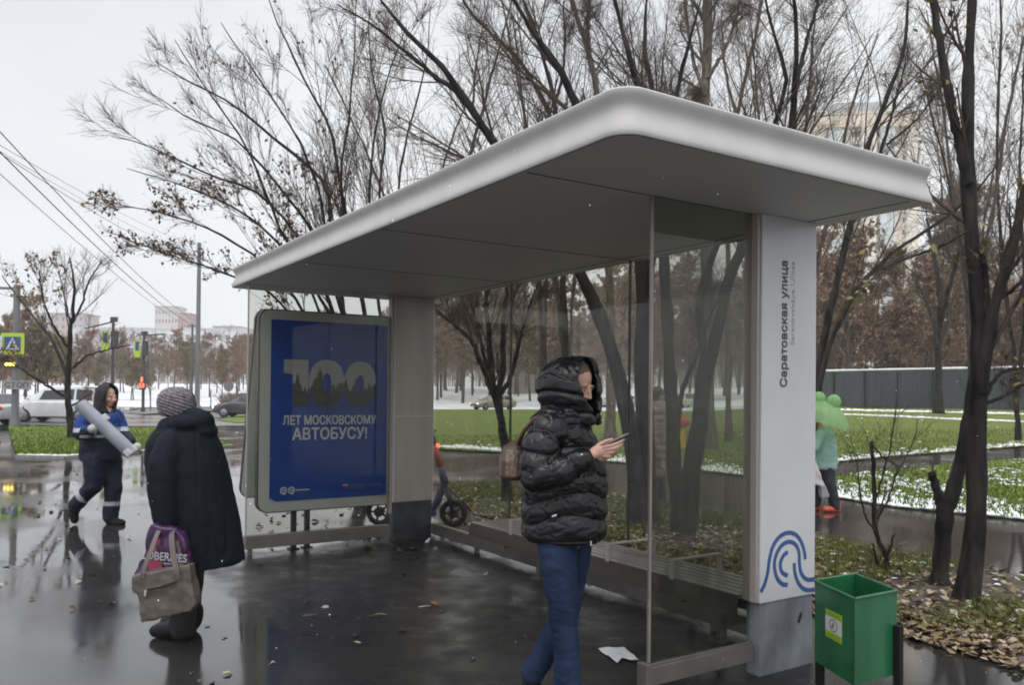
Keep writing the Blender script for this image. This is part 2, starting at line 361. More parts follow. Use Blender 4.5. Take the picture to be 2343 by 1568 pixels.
# ================================================================ ground
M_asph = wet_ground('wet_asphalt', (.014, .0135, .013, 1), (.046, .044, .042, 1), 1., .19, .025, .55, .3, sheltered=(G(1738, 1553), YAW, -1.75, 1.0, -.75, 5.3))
M_path = wet_ground('wet_path', (.02, .017, .016, 1), (.05, .044, .042, 1), .8, .25, .05, .56, .3)
M_road = wet_ground('wet_road', (.05, .05, .05, 1), (.1, .098, .1, 1), .3, .35, .1, .5, .3)
M_snow = mat('snow', (.72, .73, .76), .7, col2=(.85, .86, .88), cs=3, bump=.5, bs=14, bdist=.05)
M_snowf = mat('snow_field_cover', (.46, .46, .47), .8, col2=(.66, .665, .68), cs=.35, bump=.3, bs=6, bdist=.05, lo=.3, hi=.55)
def lawn_mat(name, g1, g2, sn):
    m, t, b = _bsdf(name); N = t.nodes; L = t.links
    tcn = N.new('ShaderNodeTexCoord'); v = tcn.outputs['Object']; b.inputs['Roughness'].default_value = .75; b.inputs['Specular IOR Level'].default_value = .25
    n1 = N.new('ShaderNodeTexNoise'); n1.inputs['Scale'].default_value = 1.3; n1.inputs['Detail'].default_value = 8; n1.inputs['Roughness'].default_value = .7; L.new(v, n1.inputs['Vector'])
    n2 = N.new('ShaderNodeTexNoise'); n2.inputs['Scale'].default_value = 22; n2.inputs['Detail'].default_value = 5; L.new(v, n2.inputs['Vector'])
    n3 = N.new('ShaderNodeTexNoise'); n3.inputs['Scale'].default_value = 3.2; n3.inputs['Detail'].default_value = 9; n3.inputs['Roughness'].default_value = .75; L.new(v, n3.inputs['Vector'])
    r = N.new('ShaderNodeValToRGB'); r.color_ramp.elements[0].position = .33; r.color_ramp.elements[1].position = .68
    r.color_ramp.elements[0].color = g1; r.color_ramp.elements[1].color = g2
    ad = N.new('ShaderNodeMath'); ad.operation = 'MULTIPLY_ADD'; ad.inputs[1].default_value = .5; L.new(n1.outputs[0], ad.inputs[0])
    h = N.new('ShaderNodeMath'); h.operation = 'MULTIPLY'; h.inputs[1].default_value = .5; L.new(n2.outputs[0], h.inputs[0]); L.new(h.outputs[0], ad.inputs[2]); L.new(ad.outputs[0], r.inputs[0])
    s = N.new('ShaderNodeValToRGB'); s.color_ramp.elements[0].position = 1 - sn; s.color_ramp.elements[1].position = 1 - sn + .05; L.new(n3.outputs[0], s.inputs[0])
    x = N.new('ShaderNodeMix'); x.data_type = 'RGBA'; L.new(s.outputs[0], x.inputs[0]); L.new(r.outputs[0], x.inputs[6]); x.inputs[7].default_value = (.62, .63, .64, 1); L.new(x.outputs[2], b.inputs['Base Color'])
    bp = N.new('ShaderNodeBump'); bp.inputs['Strength'].default_value = .8; bp.inputs['Distance'].default_value = .04; L.new(n2.outputs[0], bp.inputs['Height']); L.new(bp.outputs[0], b.inputs['Normal'])
    return m
M_lawn = lawn_mat('lawn_grass', (.06, .085, .009, 1), (.15, .19, .022, 1), .345)
M_lawnc = lawn_mat('lawn_grass_clean', (.065, .10, .007, 1), (.15, .205, .016, 1), .29)
M_soil = mat('leafy_soil', (.035, .028, .02), .8, col2=(.09, .068, .042), cs=5, bump=.7, bs=25)
M_kerb = mat('kerb_stone', (.16, .155, .15), .55, col2=(.26, .25, .24), cs=9, bump=.3, bs=60)

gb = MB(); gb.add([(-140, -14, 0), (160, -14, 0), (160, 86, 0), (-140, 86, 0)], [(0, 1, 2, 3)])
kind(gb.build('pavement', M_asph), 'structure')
# rising snow-covered ground beyond the road, one sheet to the horizon
xs = np.concatenate([np.linspace(-400, -260, 5), np.linspace(-240, 240, 61), np.linspace(260, 440, 5)]); ys = np.concatenate([np.linspace(78, 220, 44), np.linspace(240, 520, 8)])
V = []; Fq = []
for j, y in enumerate(ys):
    for i, x in enumerate(xs):
        zz = gz(x, y) + .012 + .10 * noise.noise((x * .08, y * .05, 3)) * sst(90, 110, y)
        V.append((x, y, zz))
nx = len(xs)
for j in range(len(ys) - 1):
    for i in range(nx - 1): a = j * nx + i; Fq.append((a, a + 1, a + nx + 1, a + nx))
kind(link('snow_field', np_mesh('snow_field', V, Fq, M_snowf, smooth=True)), 'structure')
# the road beyond the left lawn
poly_sheet('road', None, M_road, .004, True, world=[(-90, 36.5, 0), (-14.5, 36.5, 0), (-6, 45, 0), (0, 60, 0), (0, 66, 0), (-120, 66, 0), (-120, 36.5, 0)])
# lawns
P_left = [(18, 979), (38, 1045), (150, 1048), (316, 1036), (400, 1031), (499, 1024), (535, 1021), (492, 1008), (420, 992), (362, 982), (138, 979)]
P_med = [(494, 962), (560, 951), (640, 951), (640, 968), (540, 969)]
P_far = [(985, 938), (960, 1028), (1200, 1041), (1420, 1062), (1600, 1081), (1750, 1097), (1830, 1093), (1917, 1060), (2060, 1046), (2343, 1024), (2500, 1012), (2560, 930), (2343, 938), (1870, 935), (1700, 937), (1300, 938)]
P_tri = [(1750, 1112), (1840, 1130), (1921, 1144), (2050, 1165), (2306, 1191), (2600, 1225), (2600, 1036), (2343, 1052), (2060, 1074), (1917, 1094), (1830, 1104)]
P_strip = [(1020, 1112), (1100, 1108), (1420, 1140), (1700, 1185), (1900, 1240), (2343, 1325), (2700, 1400), (2700, 1600), (2343, 1522), (2200, 1480), (2060, 1440), (1860, 1392), (1700, 1345), (1450, 1275), (1250, 1222), (1090, 1182)]
lawn_l = poly_sheet('lawn', P_left, M_lawnc, .05); lawn_m = poly_sheet('lawn', P_med, M_lawn, .03)
lawn_f = poly_sheet('lawn', P_far, M_lawn, .035); lawn_t = poly_sheet('lawn', P_tri, M_lawn, .035)
poly_sheet('leaf_strip', P_strip, M_soil, .02)
P_path = [(985, 1026), (960, 1110), (1100, 1111), (1420, 1143), (1700, 1188), (1900, 1243), (2343, 1328), (2700, 1403), (2620, 1222), (2306, 1188), (2050, 1162), (1921, 1141), (1840, 1127), (1750, 1108), (1640, 1083), (1420, 1059), (1200, 1038)]
poly_sheet('path', P_path, M_path, .006)
poly_sheet('path', [(1730, 1094), (1760, 1112), (1830, 1107), (1917, 1096), (2060, 1076), (2343, 1054), (2620, 1037), (2540, 1008), (2343, 1021), (2060, 1043), (1917, 1057), (1830, 1088)], M_path, .012)
# kerbs
def kerb(px, w_, h_, z0=0.):
    mb = MB(); pts = [GZ(*p) for p in px]
    for a, b in zip(pts[:-1], pts[1:]):
        d = b - a; L_ = d.length; ang = math.atan2(d.y, d.x)
        mb.box(((a + b) / 2 + Vector((0, 0, h_ / 2 + z0))), (L_, w_, h_), 0, Matrix.Rotation(ang, 3, 'Z'))
    return kind(mb.build('kerb', M_kerb), 'structure')
kerb([(2700, 1606), (2343, 1527), (2200, 1485), (2060, 1445), (1860, 1398), (1700, 1350), (1450, 1279), (1250, 1226), (1090, 1185)], .07, .012)
kerb([(36, 1047), (150, 1050), (316, 1038), (400, 1033), (499, 1026), (536, 1022)], .10, .06)
kerb([(300, 938), (345, 936), (520, 934), (700, 932)], .3, .14); kerb([(-200, 941), (0, 940), (190, 938)], .3, .14)
poly_sheet('traffic_island', [(290, 946), (330, 950), (380, 946), (520, 940), (690, 936), (690, 932), (400, 934), (330, 936)], mat('island_paving', (.07, .06, .055), .5, col2=(.16, .15, .14), cs=3), .05, True)

# ---- scattered ground cover (uncountable: one object each)
def in_px(polys, n, y0=None, y1=None):
    """random ground points inside outlines, spread evenly over the picture area they take"""
    out = []
    for P in polys:
        X0, X1 = min(p[0] for p in P), max(p[0] for p in P); Y0, Y1 = min(p[1] for p in P), max(p[1] for p in P)
        x = rng.uniform(X0, X1, n); y = rng.uniform(Y0, Y1, n); k = inside(P, x, y)
        out += list(zip(x[k], y[k]))
    return out
def uniform_in(P, n):
    W = [GZ(*p) for p in P]; X = rng.uniform(min(p.x for p in W), max(p.x for p in W), n); Y = rng.uniform(min(p.y for p in W), max(p.y for p in W), n)
    k = inside(W, X, Y); return X[k], Y[k]
def along_edge(px, n, spread):
    W = [GZ(*p) for p in px]; seg = [(W[i], W[i + 1]) for i in range(len(W) - 1)]; Ls = np.array([(b - a).length for a, b in seg]); out = []
    for i in rng.choice(len(seg), n, p=Ls / Ls.sum()):
        a, b = seg[i]; d = (b - a).normalized(); nrm = Vector((-d.y, d.x, 0)); p = a.lerp(b, rng.random()) + nrm * (spread * abs(rng.normal()) if spread > 0 else -abs(spread) * abs(rng.normal()))
        out.append((p.x, p.y))
    return np.array(out)
def blades(name, X, Y, h, wd, mats, z0=.03, label=None):
    n = len(X); hh = h * rng.uniform(.5, 1.3, n); a = rng.uniform(0, 6.28, n); lean = rng.normal(0, .45, (n, 2)) * hh[:, None]
    Z = np.array([gz(x, y) for x, y in zip(X, Y)]) + z0
    b1 = np.stack([X + np.cos(a) * wd, Y + np.sin(a) * wd, Z], 1); b2 = np.stack([X - np.cos(a) * wd, Y - np.sin(a) * wd, Z], 1); t = np.stack([X + lean[:, 0], Y + lean[:, 1], Z + hh], 1)
    V = np.stack([b1, b2, t], 1).reshape(-1, 3); Fq = np.arange(3 * n).reshape(-1, 3)
    return kind(link(name, np_mesh(name, V, Fq, mats, rng.integers(0, len(mats), n))), 'stuff')
M_gr = [mat('grass_blade', (.055, .085, .008), .7, spec=.15), mat('grass_blade_light', (.105, .145, .018), .7, spec=.15), mat('grass_blade_dry', (.14, .13, .04), .7, spec=.15)]
X, Y = uniform_in(P_strip, 80000); nn_ = np.array([noise.noise((x * .8, y * .8, 1)) for x, y in zip(X, Y)]); k = nn_ > -.22
blades('grass', X[k], Y[k], .10, .0045, M_gr, .015)
q = [GZ(*p) for p in in_px([[(960, 1000), (960, 1028), (1420, 1062), (1750, 1097), (1830, 1093), (1917, 1060), (2343, 1024), (2343, 985)]], 16000)]
blades('grass', np.array([p.x for p in q]), np.array([p.y for p in q]), .09, .012, M_gr[:2], .03)
q = [GZ(*p) for p in in_px([P_left, P_tri], 9000)]
blades('grass', np.array([p.x for p in q]), np.array([p.y for p in q]), .10, .013, M_gr[:2], .04)

def leaves(name, X, Y, s0, s1, mats, z0, kindstuff=True, Zf=gz, amp=.02):
    n = len(X); s = rng.uniform(s0, s1, n); a = rng.uniform(0, 6.28, n); Z = np.array([Zf(x, y) for x, y in zip(X, Y)]) + z0 + rng.uniform(0, amp, n)
    V = np.zeros((n, 6, 3)); shp = [(-1, 0), (-.35, .55), (.5, .42), (1.1, 0), (.45, -.5), (-.4, -.5)]
    tilt = rng.normal(0, .28, (n, 2)); curl = rng.uniform(-.3, .8, n)
    for i, (u, v) in enumerate(shp):
        du = u * s * .5 * rng.uniform(.8, 1.15, n); dv = v * s * .6 * rng.uniform(.8, 1.2, n)
        V[:, i, 0] = X + du * np.cos(a) - dv * np.sin(a); V[:, i, 1] = Y + du * np.sin(a) + dv * np.cos(a)
        V[:, i, 2] = Z + np.abs(dv) * curl + du * tilt[:, 0] + dv * tilt[:, 1] + .004
    Fq = (np.arange(n)[:, None, None] * 6 + np.array([[0, 1, 2, 3], [0, 3, 4, 5]])[None]).reshape(-1, 4)
    o = link(name, np_mesh(name, V.reshape(-1, 3), Fq, mats, np.repeat(rng.integers(0, len(mats), n), 2)))
    return kind(o, 'stuff')
M_lf = [mat('leaf_brown', (.10, .06, .028), .55), mat('leaf_tan', (.20, .135, .07), .5), mat('leaf_dark', (.055, .035, .02), .45), mat('leaf_ochre', (.17, .115, .035), .5), mat('leaf_pale', (.33, .275, .19), .5)]
X, Y = uniform_in(P_strip, 11000); leaves('fallen_leaves', X, Y, .035, .08, M_lf, .03)
e = along_edge([(2700, 1606), (2343, 1527), (2060, 1445), (1860, 1398), (1450, 1279), (1090, 1185)], 5200, -.42); leaves('fallen_leaves', e[:, 0], e[:, 1], .035, .085, M_lf, .034)
e = along_edge([(2700, 1606), (2343, 1527), (2200, 1485), (2060, 1445), (1860, 1398)], 700, .07); leaves('fallen_leaves', e[:, 0], e[:, 1], .035, .08, M_lf, .012)
X, Y = rng.uniform(-9, 1, 420), rng.uniform(4, 20, 420); leaves('fallen_leaves', X, Y, .025, .07, [M_lf[2], M_lf[2], M_lf[0], M_lf[4]], .001, amp=.003)
X, Y = rng.uniform(-3.2, .2, 160), rng.uniform(8.2, 12.5, 160); leaves('fallen_leaves', X, Y, .05, .1, M_lf, .001, amp=.004)

def clumps(name, XY, s0, s1, material, z0=.03):
    bm = bmesh.new(); bmesh.ops.create_icosphere(bm, subdivisions=1, radius=1); bv = np.array([v.co[:] for v in bm.verts]); bf = np.array([[v.index for v in f.verts] for f in bm.faces]); bm.free()
    n = len(XY); s = rng.uniform(s0, s1, n); sc_ = np.stack([s * rng.uniform(.7, 1.6, n), s * rng.uniform(.7, 1.6, n), s * rng.uniform(.25, .5, n)], 1)
    jit = rng.uniform(.75, 1.2, (n, len(bv), 1)); Z = np.array([gz(x, y) for x, y in XY]) + z0
    V = bv[None] * jit * sc_[:, None, :] + np.concatenate([XY, Z[:, None]], 1)[:, None, :]
    Fq = (np.arange(n)[:, None, None] * len(bv) + bf[None]).reshape(-1, 3)
    return kind(link(name, np_mesh(name, V.reshape(-1, 3), Fq, material, smooth=True)), 'stuff')
edge1 = [(985, 1025), (1200, 1038), (1420, 1060), (1600, 1079), (1750, 1095)]
edge2 = [(1750, 1112), (1921, 1142), (2050, 1163), (2306, 1189), (2600, 1222)]
edge3 = [(1830, 1090), (1917, 1058), (2060, 1044), (2343, 1022), (2500, 1010)]
edge4 = [(38, 1046), (150, 1048), (316, 1036), (400, 1031), (499, 1024)]
XY = np.concatenate([along_edge(edge1, 2000, .6), along_edge(edge2, 1700, .30), along_edge(edge2, 900, .75), along_edge(edge3, 900, .3), along_edge(edge2, 900, .12)])
clumps('snow_patches', XY, .02, .075, M_snow)
clumps('snow_patches', along_edge(edge4, 260, .1), .025, .06, M_snow, .05)
X, Y = uniform_in(P_strip, 900); clumps('snow_patches', np.stack([X, Y], 1), .012, .035, M_snow, .035)
q = [p for p in (GZ(*p) for p in in_px([P_tri], 5200) + in_px([P_far], 1100)) if noise.noise((p.x * .9, p.y * .5, 7)) + rng.normal(0, .12) > .12]; clumps('snow_patches', np.array([(p.x, p.y) for p in q]), .015, .05, M_snow, .05)
fe = [(1880, 940), (2050, 944), (2343, 951)]; clumps('snow_patches', along_edge(fe, 420, .3), .06, .18, M_snow, .04)
fe = [(1880, 950), (2050, 956), (2200, 963), (2343, 968)]; clumps('snow_patches', along_edge(fe, 620, .10), .05, .14, M_snow, .04)
# ================================================================ bus shelter (local x = across, y = along, z = up)
O = G(1738, 1553)
M_white = mat('white_enamel', (.52, .52, .53), .32, col2=(.565, .565, .575), cs=2.5, coat=.15)
M_fascia = mat('white_fascia', (.425, .41, .395), .55, col2=(.465, .45, .435), cs=5, detail=8, spec=.3, stretch=(1, 1, .22), lo=.28, hi=.55)
M_soffit = mat('soffit_paint', (.79, .772, .765), .5, col2=(.83, .812, .805), cs=1.5)
M_dark = mat('dark_gap', (.02, .02, .02), .7)
M_steel = mat('brushed_steel', (.40, .355, .325), .5, metal=.25, col2=(.33, .295, .27), cs=6, stretch=(1, 1, .1))
M_rail = mat('rail_steel', (.20, .185, .17), .4, metal=.5, col2=(.15, .14, .13), cs=5)
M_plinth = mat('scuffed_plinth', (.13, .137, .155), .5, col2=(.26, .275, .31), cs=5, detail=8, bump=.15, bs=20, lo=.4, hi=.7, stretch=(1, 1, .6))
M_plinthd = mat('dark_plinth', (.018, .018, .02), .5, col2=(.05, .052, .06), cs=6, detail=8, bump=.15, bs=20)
M_glassr = glass_mat('dusty_glass', (.76, .77, .735), dirt=.014)
M_glass = glass_mat('clear_glass', (.84, .845, .82), dirt=.012)
M_blue = mat('blue_vinyl', (.03, .085, .24), .4)
M_ink = mat('dark_lettering', (.035, .037, .045), .5); M_ink2 = mat('grey_lettering', (.36, .365, .38), .5)
SH = empty('bus_shelter', O, 'open bus shelter with big white curved-edge roof, glass walls and lettered white column', 'bus shelter', YAW)
# roof: rounded outline, moulded edge
def rrect(x0, x1, y0, y1, rs, n=14):
    pts = []
    for (cx, cy, a0, r) in ((x1, y1, 0, rs[0]), (x0, y1, 90, rs[1]), (x0, y0, 180, rs[2]), (x1, y0, 270, rs[3])):
        ox = cx - r if cx == x1 else cx + r; oy = cy - r if cy == y1 else cy + r
        for i in range(n + 1):
            a = rad(a0 + 90 * i / n); pts.append((ox + r * math.cos(a), oy + r * math.sin(a), math.cos(a), math.sin(a)))
    return pts
ol = rrect(-1.61, .58, -.67, 5.40, (.03, .05, .11, .03))
prof = [(-.012, 2.645), (-.001, 2.648), (.003, 2.656), (.003, 2.668), (-.002, 2.687), (-.011, 2.709), (-.020, 2.730), (-.026, 2.748), (-.028, 2.762), (-.027, 2.775), (-.022, 2.789), (-.014, 2.803), (-.007, 2.816), (-.002, 2.828), (-.002, 2.837), (-.009, 2.844), (-.05, 2.846)]
mb = MB(); n = len(ol); vs = [(x + nx_ * o, y + ny_ * o, z) for o, z in prof for x, y, nx_, ny_ in ol]; fs = []
for i in range(len(prof) - 1):
    for k in range(n): fs.append((i * n + k, i * n + (k + 1) % n, (i + 1) * n + (k + 1) % n, (i + 1) * n + k))
mb.add(vs, fs, 0); mb.f.append(tuple((len(prof) - 1) * n + k for k in range(n))); mb.m.append(0)
mb.f.append(tuple(range(n - 1, -1, -1))); mb.m.append(1)
for a in (.05, 1.70, 3.33, 4.965): mb.span((-1.585, a - .004, 2.6425), (.55, a + .004, 2.6445), 2)
mb.span((.40, -.64, 2.642), (.404, 5.38, 2.6444), 2)
mb.span((-1.6215, 2.498, 2.652), (-1.6175, 2.502, 2.665), 0)
roof = mb.build('roof', [M_fascia, M_soffit, M_dark], SH, True, 40)
# columns
def column(a0, a1, outer, name_lbl):
    mb = MB(); mb.span((0, min(a0, a1), .42), (.482, max(a0, a1), 2.6435), 0, .004)
    # grey inner cladding, 3 mm proud of the inner face, with a joint
    s_ = 1 if a1 > a0 else -1; ins = a1
    for z0, z1 in ((.425, 1.345), (1.353, 2.638)):
        mb.span((.012, ins + s_ * .0005, z0), (.470, ins + s_ * .004, z1), 1)
    c = mb.build('column', [M_white, M_steel], SH); return c
colR = column(0, .115, True, ''); colL = column(5.07, 4.955, False, '')
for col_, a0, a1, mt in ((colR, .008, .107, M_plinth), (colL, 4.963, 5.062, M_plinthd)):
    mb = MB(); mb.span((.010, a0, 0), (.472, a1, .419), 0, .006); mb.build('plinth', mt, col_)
mb = MB(); mb.span((-.024, .012, .425), (-.002, .11, 2.6435), 0, .003); mb.build('edge_profile', M_steel, colR)
mb = MB(); mb.span((-.030, 4.97, .30), (-.002, 5.05, 2.6435), 0, .003); mb.build('edge_profile', M_steel, colL)
mb = MB(); mb.prism([(.335, .27), (.352, .26), (.375, .305), (.37, .325), (.352, .312)], .0035, .007, 1); mb.build('paint_scar', M_dark, colR)
# name lettering, reading upwards: text x -> +z, text y -> -x
Mt = lambda x, z, a=-.0012: Matrix(((0, -1, 0, x), (0, 0, -1, a), (1, 0, 0, z), (0, 0, 0, 1)))
text_mesh('stop_name', 'Саратовская улица', .075, M_ink, colR, Mt(.232, 1.655), .0014, width=(.735, .074), words=True)
text_mesh('stop_name', 'Saratovskaya Ulitsa', .05, M_ink2, colR, Mt(.292, 1.900), .0, width=(.495, .043), words=True)
# wave emblem: ribbons
def ribbon(mb, pts, wd, a=-.0014, n=14, flat=True):
    P = [Vector((x, z)) for x, z in pts]; Q = []
    for i in range(len(P) - 1):
        p0, p1, p2, p3 = P[max(i - 1, 0)], P[i], P[i + 1], P[min(i + 2, len(P) - 1)]
        for k in range(n):
            t = k / n; Q.append(.5 * ((2 * p1) + (p2 - p0) * t + (2 * p0 - 5 * p1 + 4 * p2 - p3) * t * t + (3 * p1 - p0 - 3 * p2 + p3) * t ** 3))
    Q.append(P[-1]); top = []; bot = []
    for i, p in enumerate(Q):
        d = (Q[min(i + 1, len(Q) - 1)] - Q[max(i - 1, 0)]).normalized(); nn = Vector((-d.y, d.x)) * wd / 2
        top.append(p + nn); bot.append(p - nn)
    for i in range(len(Q) - 1):
        q = [top[i], top[i + 1], bot[i + 1], bot[i]]
        mb.add([(p.x, a, p.y) for p in q] + [(p.x, -.0002, p.y) for p in q], [(0, 1, 2, 3), (7, 6, 5, 4), (0, 4, 5, 1), (2, 6, 7, 3), (1, 5, 6, 2), (0, 3, 7, 4)])
mb = MB()
ribbon(mb, [(.004, .487), (.035, .525), (.062, .59), (.075, .66), (.105, .735), (.165, .788), (.245, .803), (.315, .78), (.365, .725), (.388, .665), (.393, .632)], .026)
ribbon(mb, [(.236, .500), (.185, .512), (.140, .555), (.120, .620), (.132, .680), (.178, .732), (.245, .750), (.305, .728), (.335, .680), (.340, .62), (.352, .565), (.385, .525), (.425, .508), (.478, .505)], .026)
ribbon(mb, [(.236, .692), (.195, .672), (.170, .628), (.185, .58), (.236, .553)], .026)
ribbon(mb, [(.293, .622), (.300, .565), (.325, .51), (.37, .465), (.42, .447), (.478, .444)], .026)
mb.build('wave_emblem', M_blue, colR)
# glass panels, rails, posts
def pane(a, b, mt): mb = MB(); mb.span(a, b); return mb.build('glass_panel', mt, SH)
pane((-.782, .05, .196), (-.03, .060, 2.642), M_glassr)
mb = MB(); mb.span((-.798, .047, .205), (-.783, .063, 2.642), 0, .003); mb.build('glass_edge_trim', mat('edge_metal', (.30, .27, .25), .45, metal=.4, col2=(.24, .215, .2), cs=4), SH)
mb = MB(); mb.span((-.80, .022, .092), (-.03, .088, .192), 0, .006); mb.span((-.838, .018, .0), (-.802, .092, .206), 0, .004); mb.span((-.80, .030, .1935), (-.03, .046, .203), 0, .002); mb.build('bottom_rail', M_rail, SH)
pane((-1.535, 4.985, .178), (-.034, 4.995, 2.642), M_glass)
mb = MB(); mb.span((-1.548, 4.978, .19), (-1.537, 5.002, 2.642), 0, .002); mb.build('glass_edge_trim', M_steel, SH)
mb = MB(); mb.span((-1.555, 4.950, .058), (-.032, 5.03, .186), 0, .006); mb.span((-1.52, 4.97, 0), (-1.48, 5.01, .057)); mb.build('bottom_rail', M_rail, SH)
for a0, a1 in ((.118, 1.694), (1.706, 3.394), (3.406, 4.95)): pane((.486, a0, .168), (.495, a1, 2.642), M_glass)
for a in (1.70, 3.40):
    mb = MB(); mb.span((.480, a - .005, .17), (.500, a + .005, 2.642)); mb.build('glass_joint', M_plinthd, SH)
mb = MB(); mb.span((.455, .118, .048), (.525, 4.952, .166), 0, .006)
for a in (.8, 2.4, 4.0): mb.span((.475, a - .03, 0), (.505, a + .03, .047))
mb.build('bottom_rail', M_rail, SH)
# little loop of cable at the ceiling by the far column
mb = MB(); mb.tube([(.50, 4.86, 2.644), (.51, 4.84, 2.60), (.50, 4.80, 2.575), (.47, 4.86, 2.56), (.48, 4.93, 2.58), (.49, 4.95, 2.55)], .006, 6); mb.build('cable_loop', M_dark, SH, True)

# ================================================================ bench
BE = empty('bench', O, 'long dark slatted bench with steel armrests along the back glass wall', 'bench', YAW)
M_slat = mat('bench_slat', (.15, .132, .122), .42, col2=(.22, .20, .185), cs=7, stretch=(1, .08, 1), coat=.35)
M_slatd = mat('bench_board', (.038, .026, .022), .4, col2=(.062, .045, .038), cs=7, stretch=(1, .08, 1), coat=.2)
for i in range(6):
    b = -.048 + i * .074
    mb = MB(); mb.span((b, .12, .425), (b + .056, 3.215, .452), 0, .006); mb.build('slat', M_slat, BE)
mb = MB(); mb.span((-.055, .118, .332), (-.050, 3.22, .451)); mb.span((-.0495, 3.197, .332), (.385, 3.218, .424)); mb.build('front_board', M_slatd, BE)
mb = MB(); mb.span((.05, .13, .345), (.10, 3.19, .42), 0); mb.span((.28, .13, .345), (.33, 3.19, .42), 0); mb.build('bearer', M_plinthd, BE)
for a in (2.70, .62):
    mb = MB(); mb.span((.335, a - .025, 0), (.385, a + .025, .42), 0, .004); mb.span((-.03, a - .025, .30), (.334, a + .025, .342), 0); mb.span((.30, a - .06, 0), (.42, a + .06, .012)); mb.build('leg', M_rail, BE)
for a in (2.53, 1.285, .652):
    mb = MB(); mb.span((-.060, a - .022, .440), (-.052, a + .022, .556)); mb.span((-.060, a - .022, .5565), (.372, a + .022, .5645)); mb.span((.364, a - .022, .452), (.372, a + .022, .556))
    mb.build('armrest', M_steel, BE)

# ================================================================ advertising light box
LB = empty('advertising_box', O, 'grey rounded advertising box with blue poster and its back door propped open', 'advertising box', YAW)
M_boxgrey = mat('box_grey', (.60, .60, .60), .4, col2=(.66, .66, .66), cs=3)
M_boxdark = mat('box_dark_edge', (.03, .03, .032), .4)
M_inner = mat('door_liner', (.62, .64, .62), .5)
M_poster = mat('poster_blue', (.014, .07, .40), .6, col2=(.018, .083, .46), cs=1.6, stretch=(.3, 1, 2.5), spec=.1)
fr = rrect(-1.425, .055, .386, 2.425, (.11, .11, .11, .11), 8); fp = [(p[0], p[1]) for p in fr]
ins = [(x - nx_ * .012, y - ny_ * .012) for x, y, nx_, ny_ in fr]
mb = MB(); mb.prism(fp, 5.034, 5.125, 1, 1); mb.prism(ins, 5.0225, 5.0335, 1, 0)
LBf = mb.build('frame', [M_boxgrey, M_boxdark], LB)
mb = MB(); mb.span((-1.308, 5.0185, .498), (-.053, 5.0220, 2.321)); PO = mb.build('poster', M_poster, LB)
mb = MB(); mb.add([(-1.308, 5.0175, .498), (-1.235, 5.0175, .498), (-1.308, 5.0175, .535)], [(0, 1, 2)]); mb.build('turned_corner', mat('poster_back', (.55, .55, .57), .5), PO)
M_let = mat('poster_white', (.84, .85, .88), .5)
Mp = lambda x, z, a=5.0178: Matrix(((1, 0, 0, x), (0, 0, -1, a), (0, 1, 0, z), (0, 0, 0, 1)))
# big digits filled with a dim street photograph
def photo_mat():
    m, t, b = _bsdf('city_photo_print'); N = t.nodes; L = t.links
    tcn = N.new('ShaderNodeTexCoord'); sp = N.new('ShaderNodeSeparateXYZ'); L.new(tcn.outputs['Object'], sp.inputs[0])
    n1 = N.new('ShaderNodeTexNoise'); n1.noise_dimensions = '1D'; n1.inputs['Scale'].default_value = 9; n1.inputs['Detail'].default_value = 3; L.new(sp.outputs[0], n1.inputs['W'])
    sn = N.new('ShaderNodeMath'); sn.operation = 'SNAP'; sn.inputs[1].default_value = .035; L.new(n1.outputs[0], sn.inputs[0])
    lv = N.new('ShaderNodeMath'); lv.operation = 'MULTIPLY_ADD'; lv.inputs[1].default_value = .55; lv.inputs[2].default_value = 1.40; L.new(sn.outputs[0], lv.inputs[0])
    gt = N.new('ShaderNodeMath'); gt.operation = 'GREATER_THAN'; L.new(sp.outputs[2], gt.inputs[0]); L.new(lv.outputs[0], gt.inputs[1])
    v2 = N.new('ShaderNodeTexNoise'); v2.inputs['Scale'].default_value = 14; v2.inputs['Detail'].default_value = 5; mp_ = N.new('ShaderNodeMapping'); mp_.inputs['Scale'].default_value = (.6, 1, 2.2); L.new(tcn.outputs['Object'], mp_.inputs[0]); L.new(mp_.outputs[0], v2.inputs['Vector'])
    r = N.new('ShaderNodeValToRGB'); r.color_ramp.elements[0].position = .38; r.color_ramp.elements[1].position = .72; r.color_ramp.elements[0].color = (.02, .02, .022, 1); r.color_ramp.elements[1].color = (.06, .056, .055, 1); L.new(v2.outputs[0], r.inputs[0])
    x = N.new('ShaderNodeMix'); x.data_type = 'RGBA'; L.new(gt.outputs[0], x.inputs[0]); L.new(r.outputs[0], x.inputs[6]); x.inputs[7].default_value = (.46, .45, .47, 1)
    L.new(x.outputs[2], b.inputs['Base Color']); b.inputs['Roughness'].default_value = .5; return m
M_photo = photo_mat()
mb = MB()
one = [(-1.178, 1.925), (-.925, 1.925), (-.925, 1.455), (-1.085, 1.455), (-1.085, 1.775), (-1.178, 1.790)]
mb.prism(one, 5.0165, 5.0183, 1)
def ringdigit(mb, cx, cz, rx, rz, hx, hz, n=40):
    vs = []; fs = []
    for k in range(n):
        a = 2 * math.pi * k / n; c_, s_ = math.cos(a), math.sin(a)
        for (ax, az, d) in ((rx, rz, 5.0165), (hx, hz, 5.0165), (hx, hz, 5.0183), (rx, rz, 5.0183)):
            e_ = .86; vs.append((cx + ax * math.copysign(abs(c_) ** e_, c_), d, cz + az * math.copysign(abs(s_) ** e_, s_)))
    for k in range(n):
        a, b = k * 4, ((k + 1) % n) * 4
        for i in range(4): fs.append((a + i, b + i, b + (i + 1) % 4, a + (i + 1) % 4))
    mb.add(vs, fs)
ringdigit(mb, -.727, 1.690, .192, .243, .048, .10); ringdigit(mb, -.360, 1.685, .178, .238, .042, .095)
mb.build('hundred_digits', M_photo, PO)
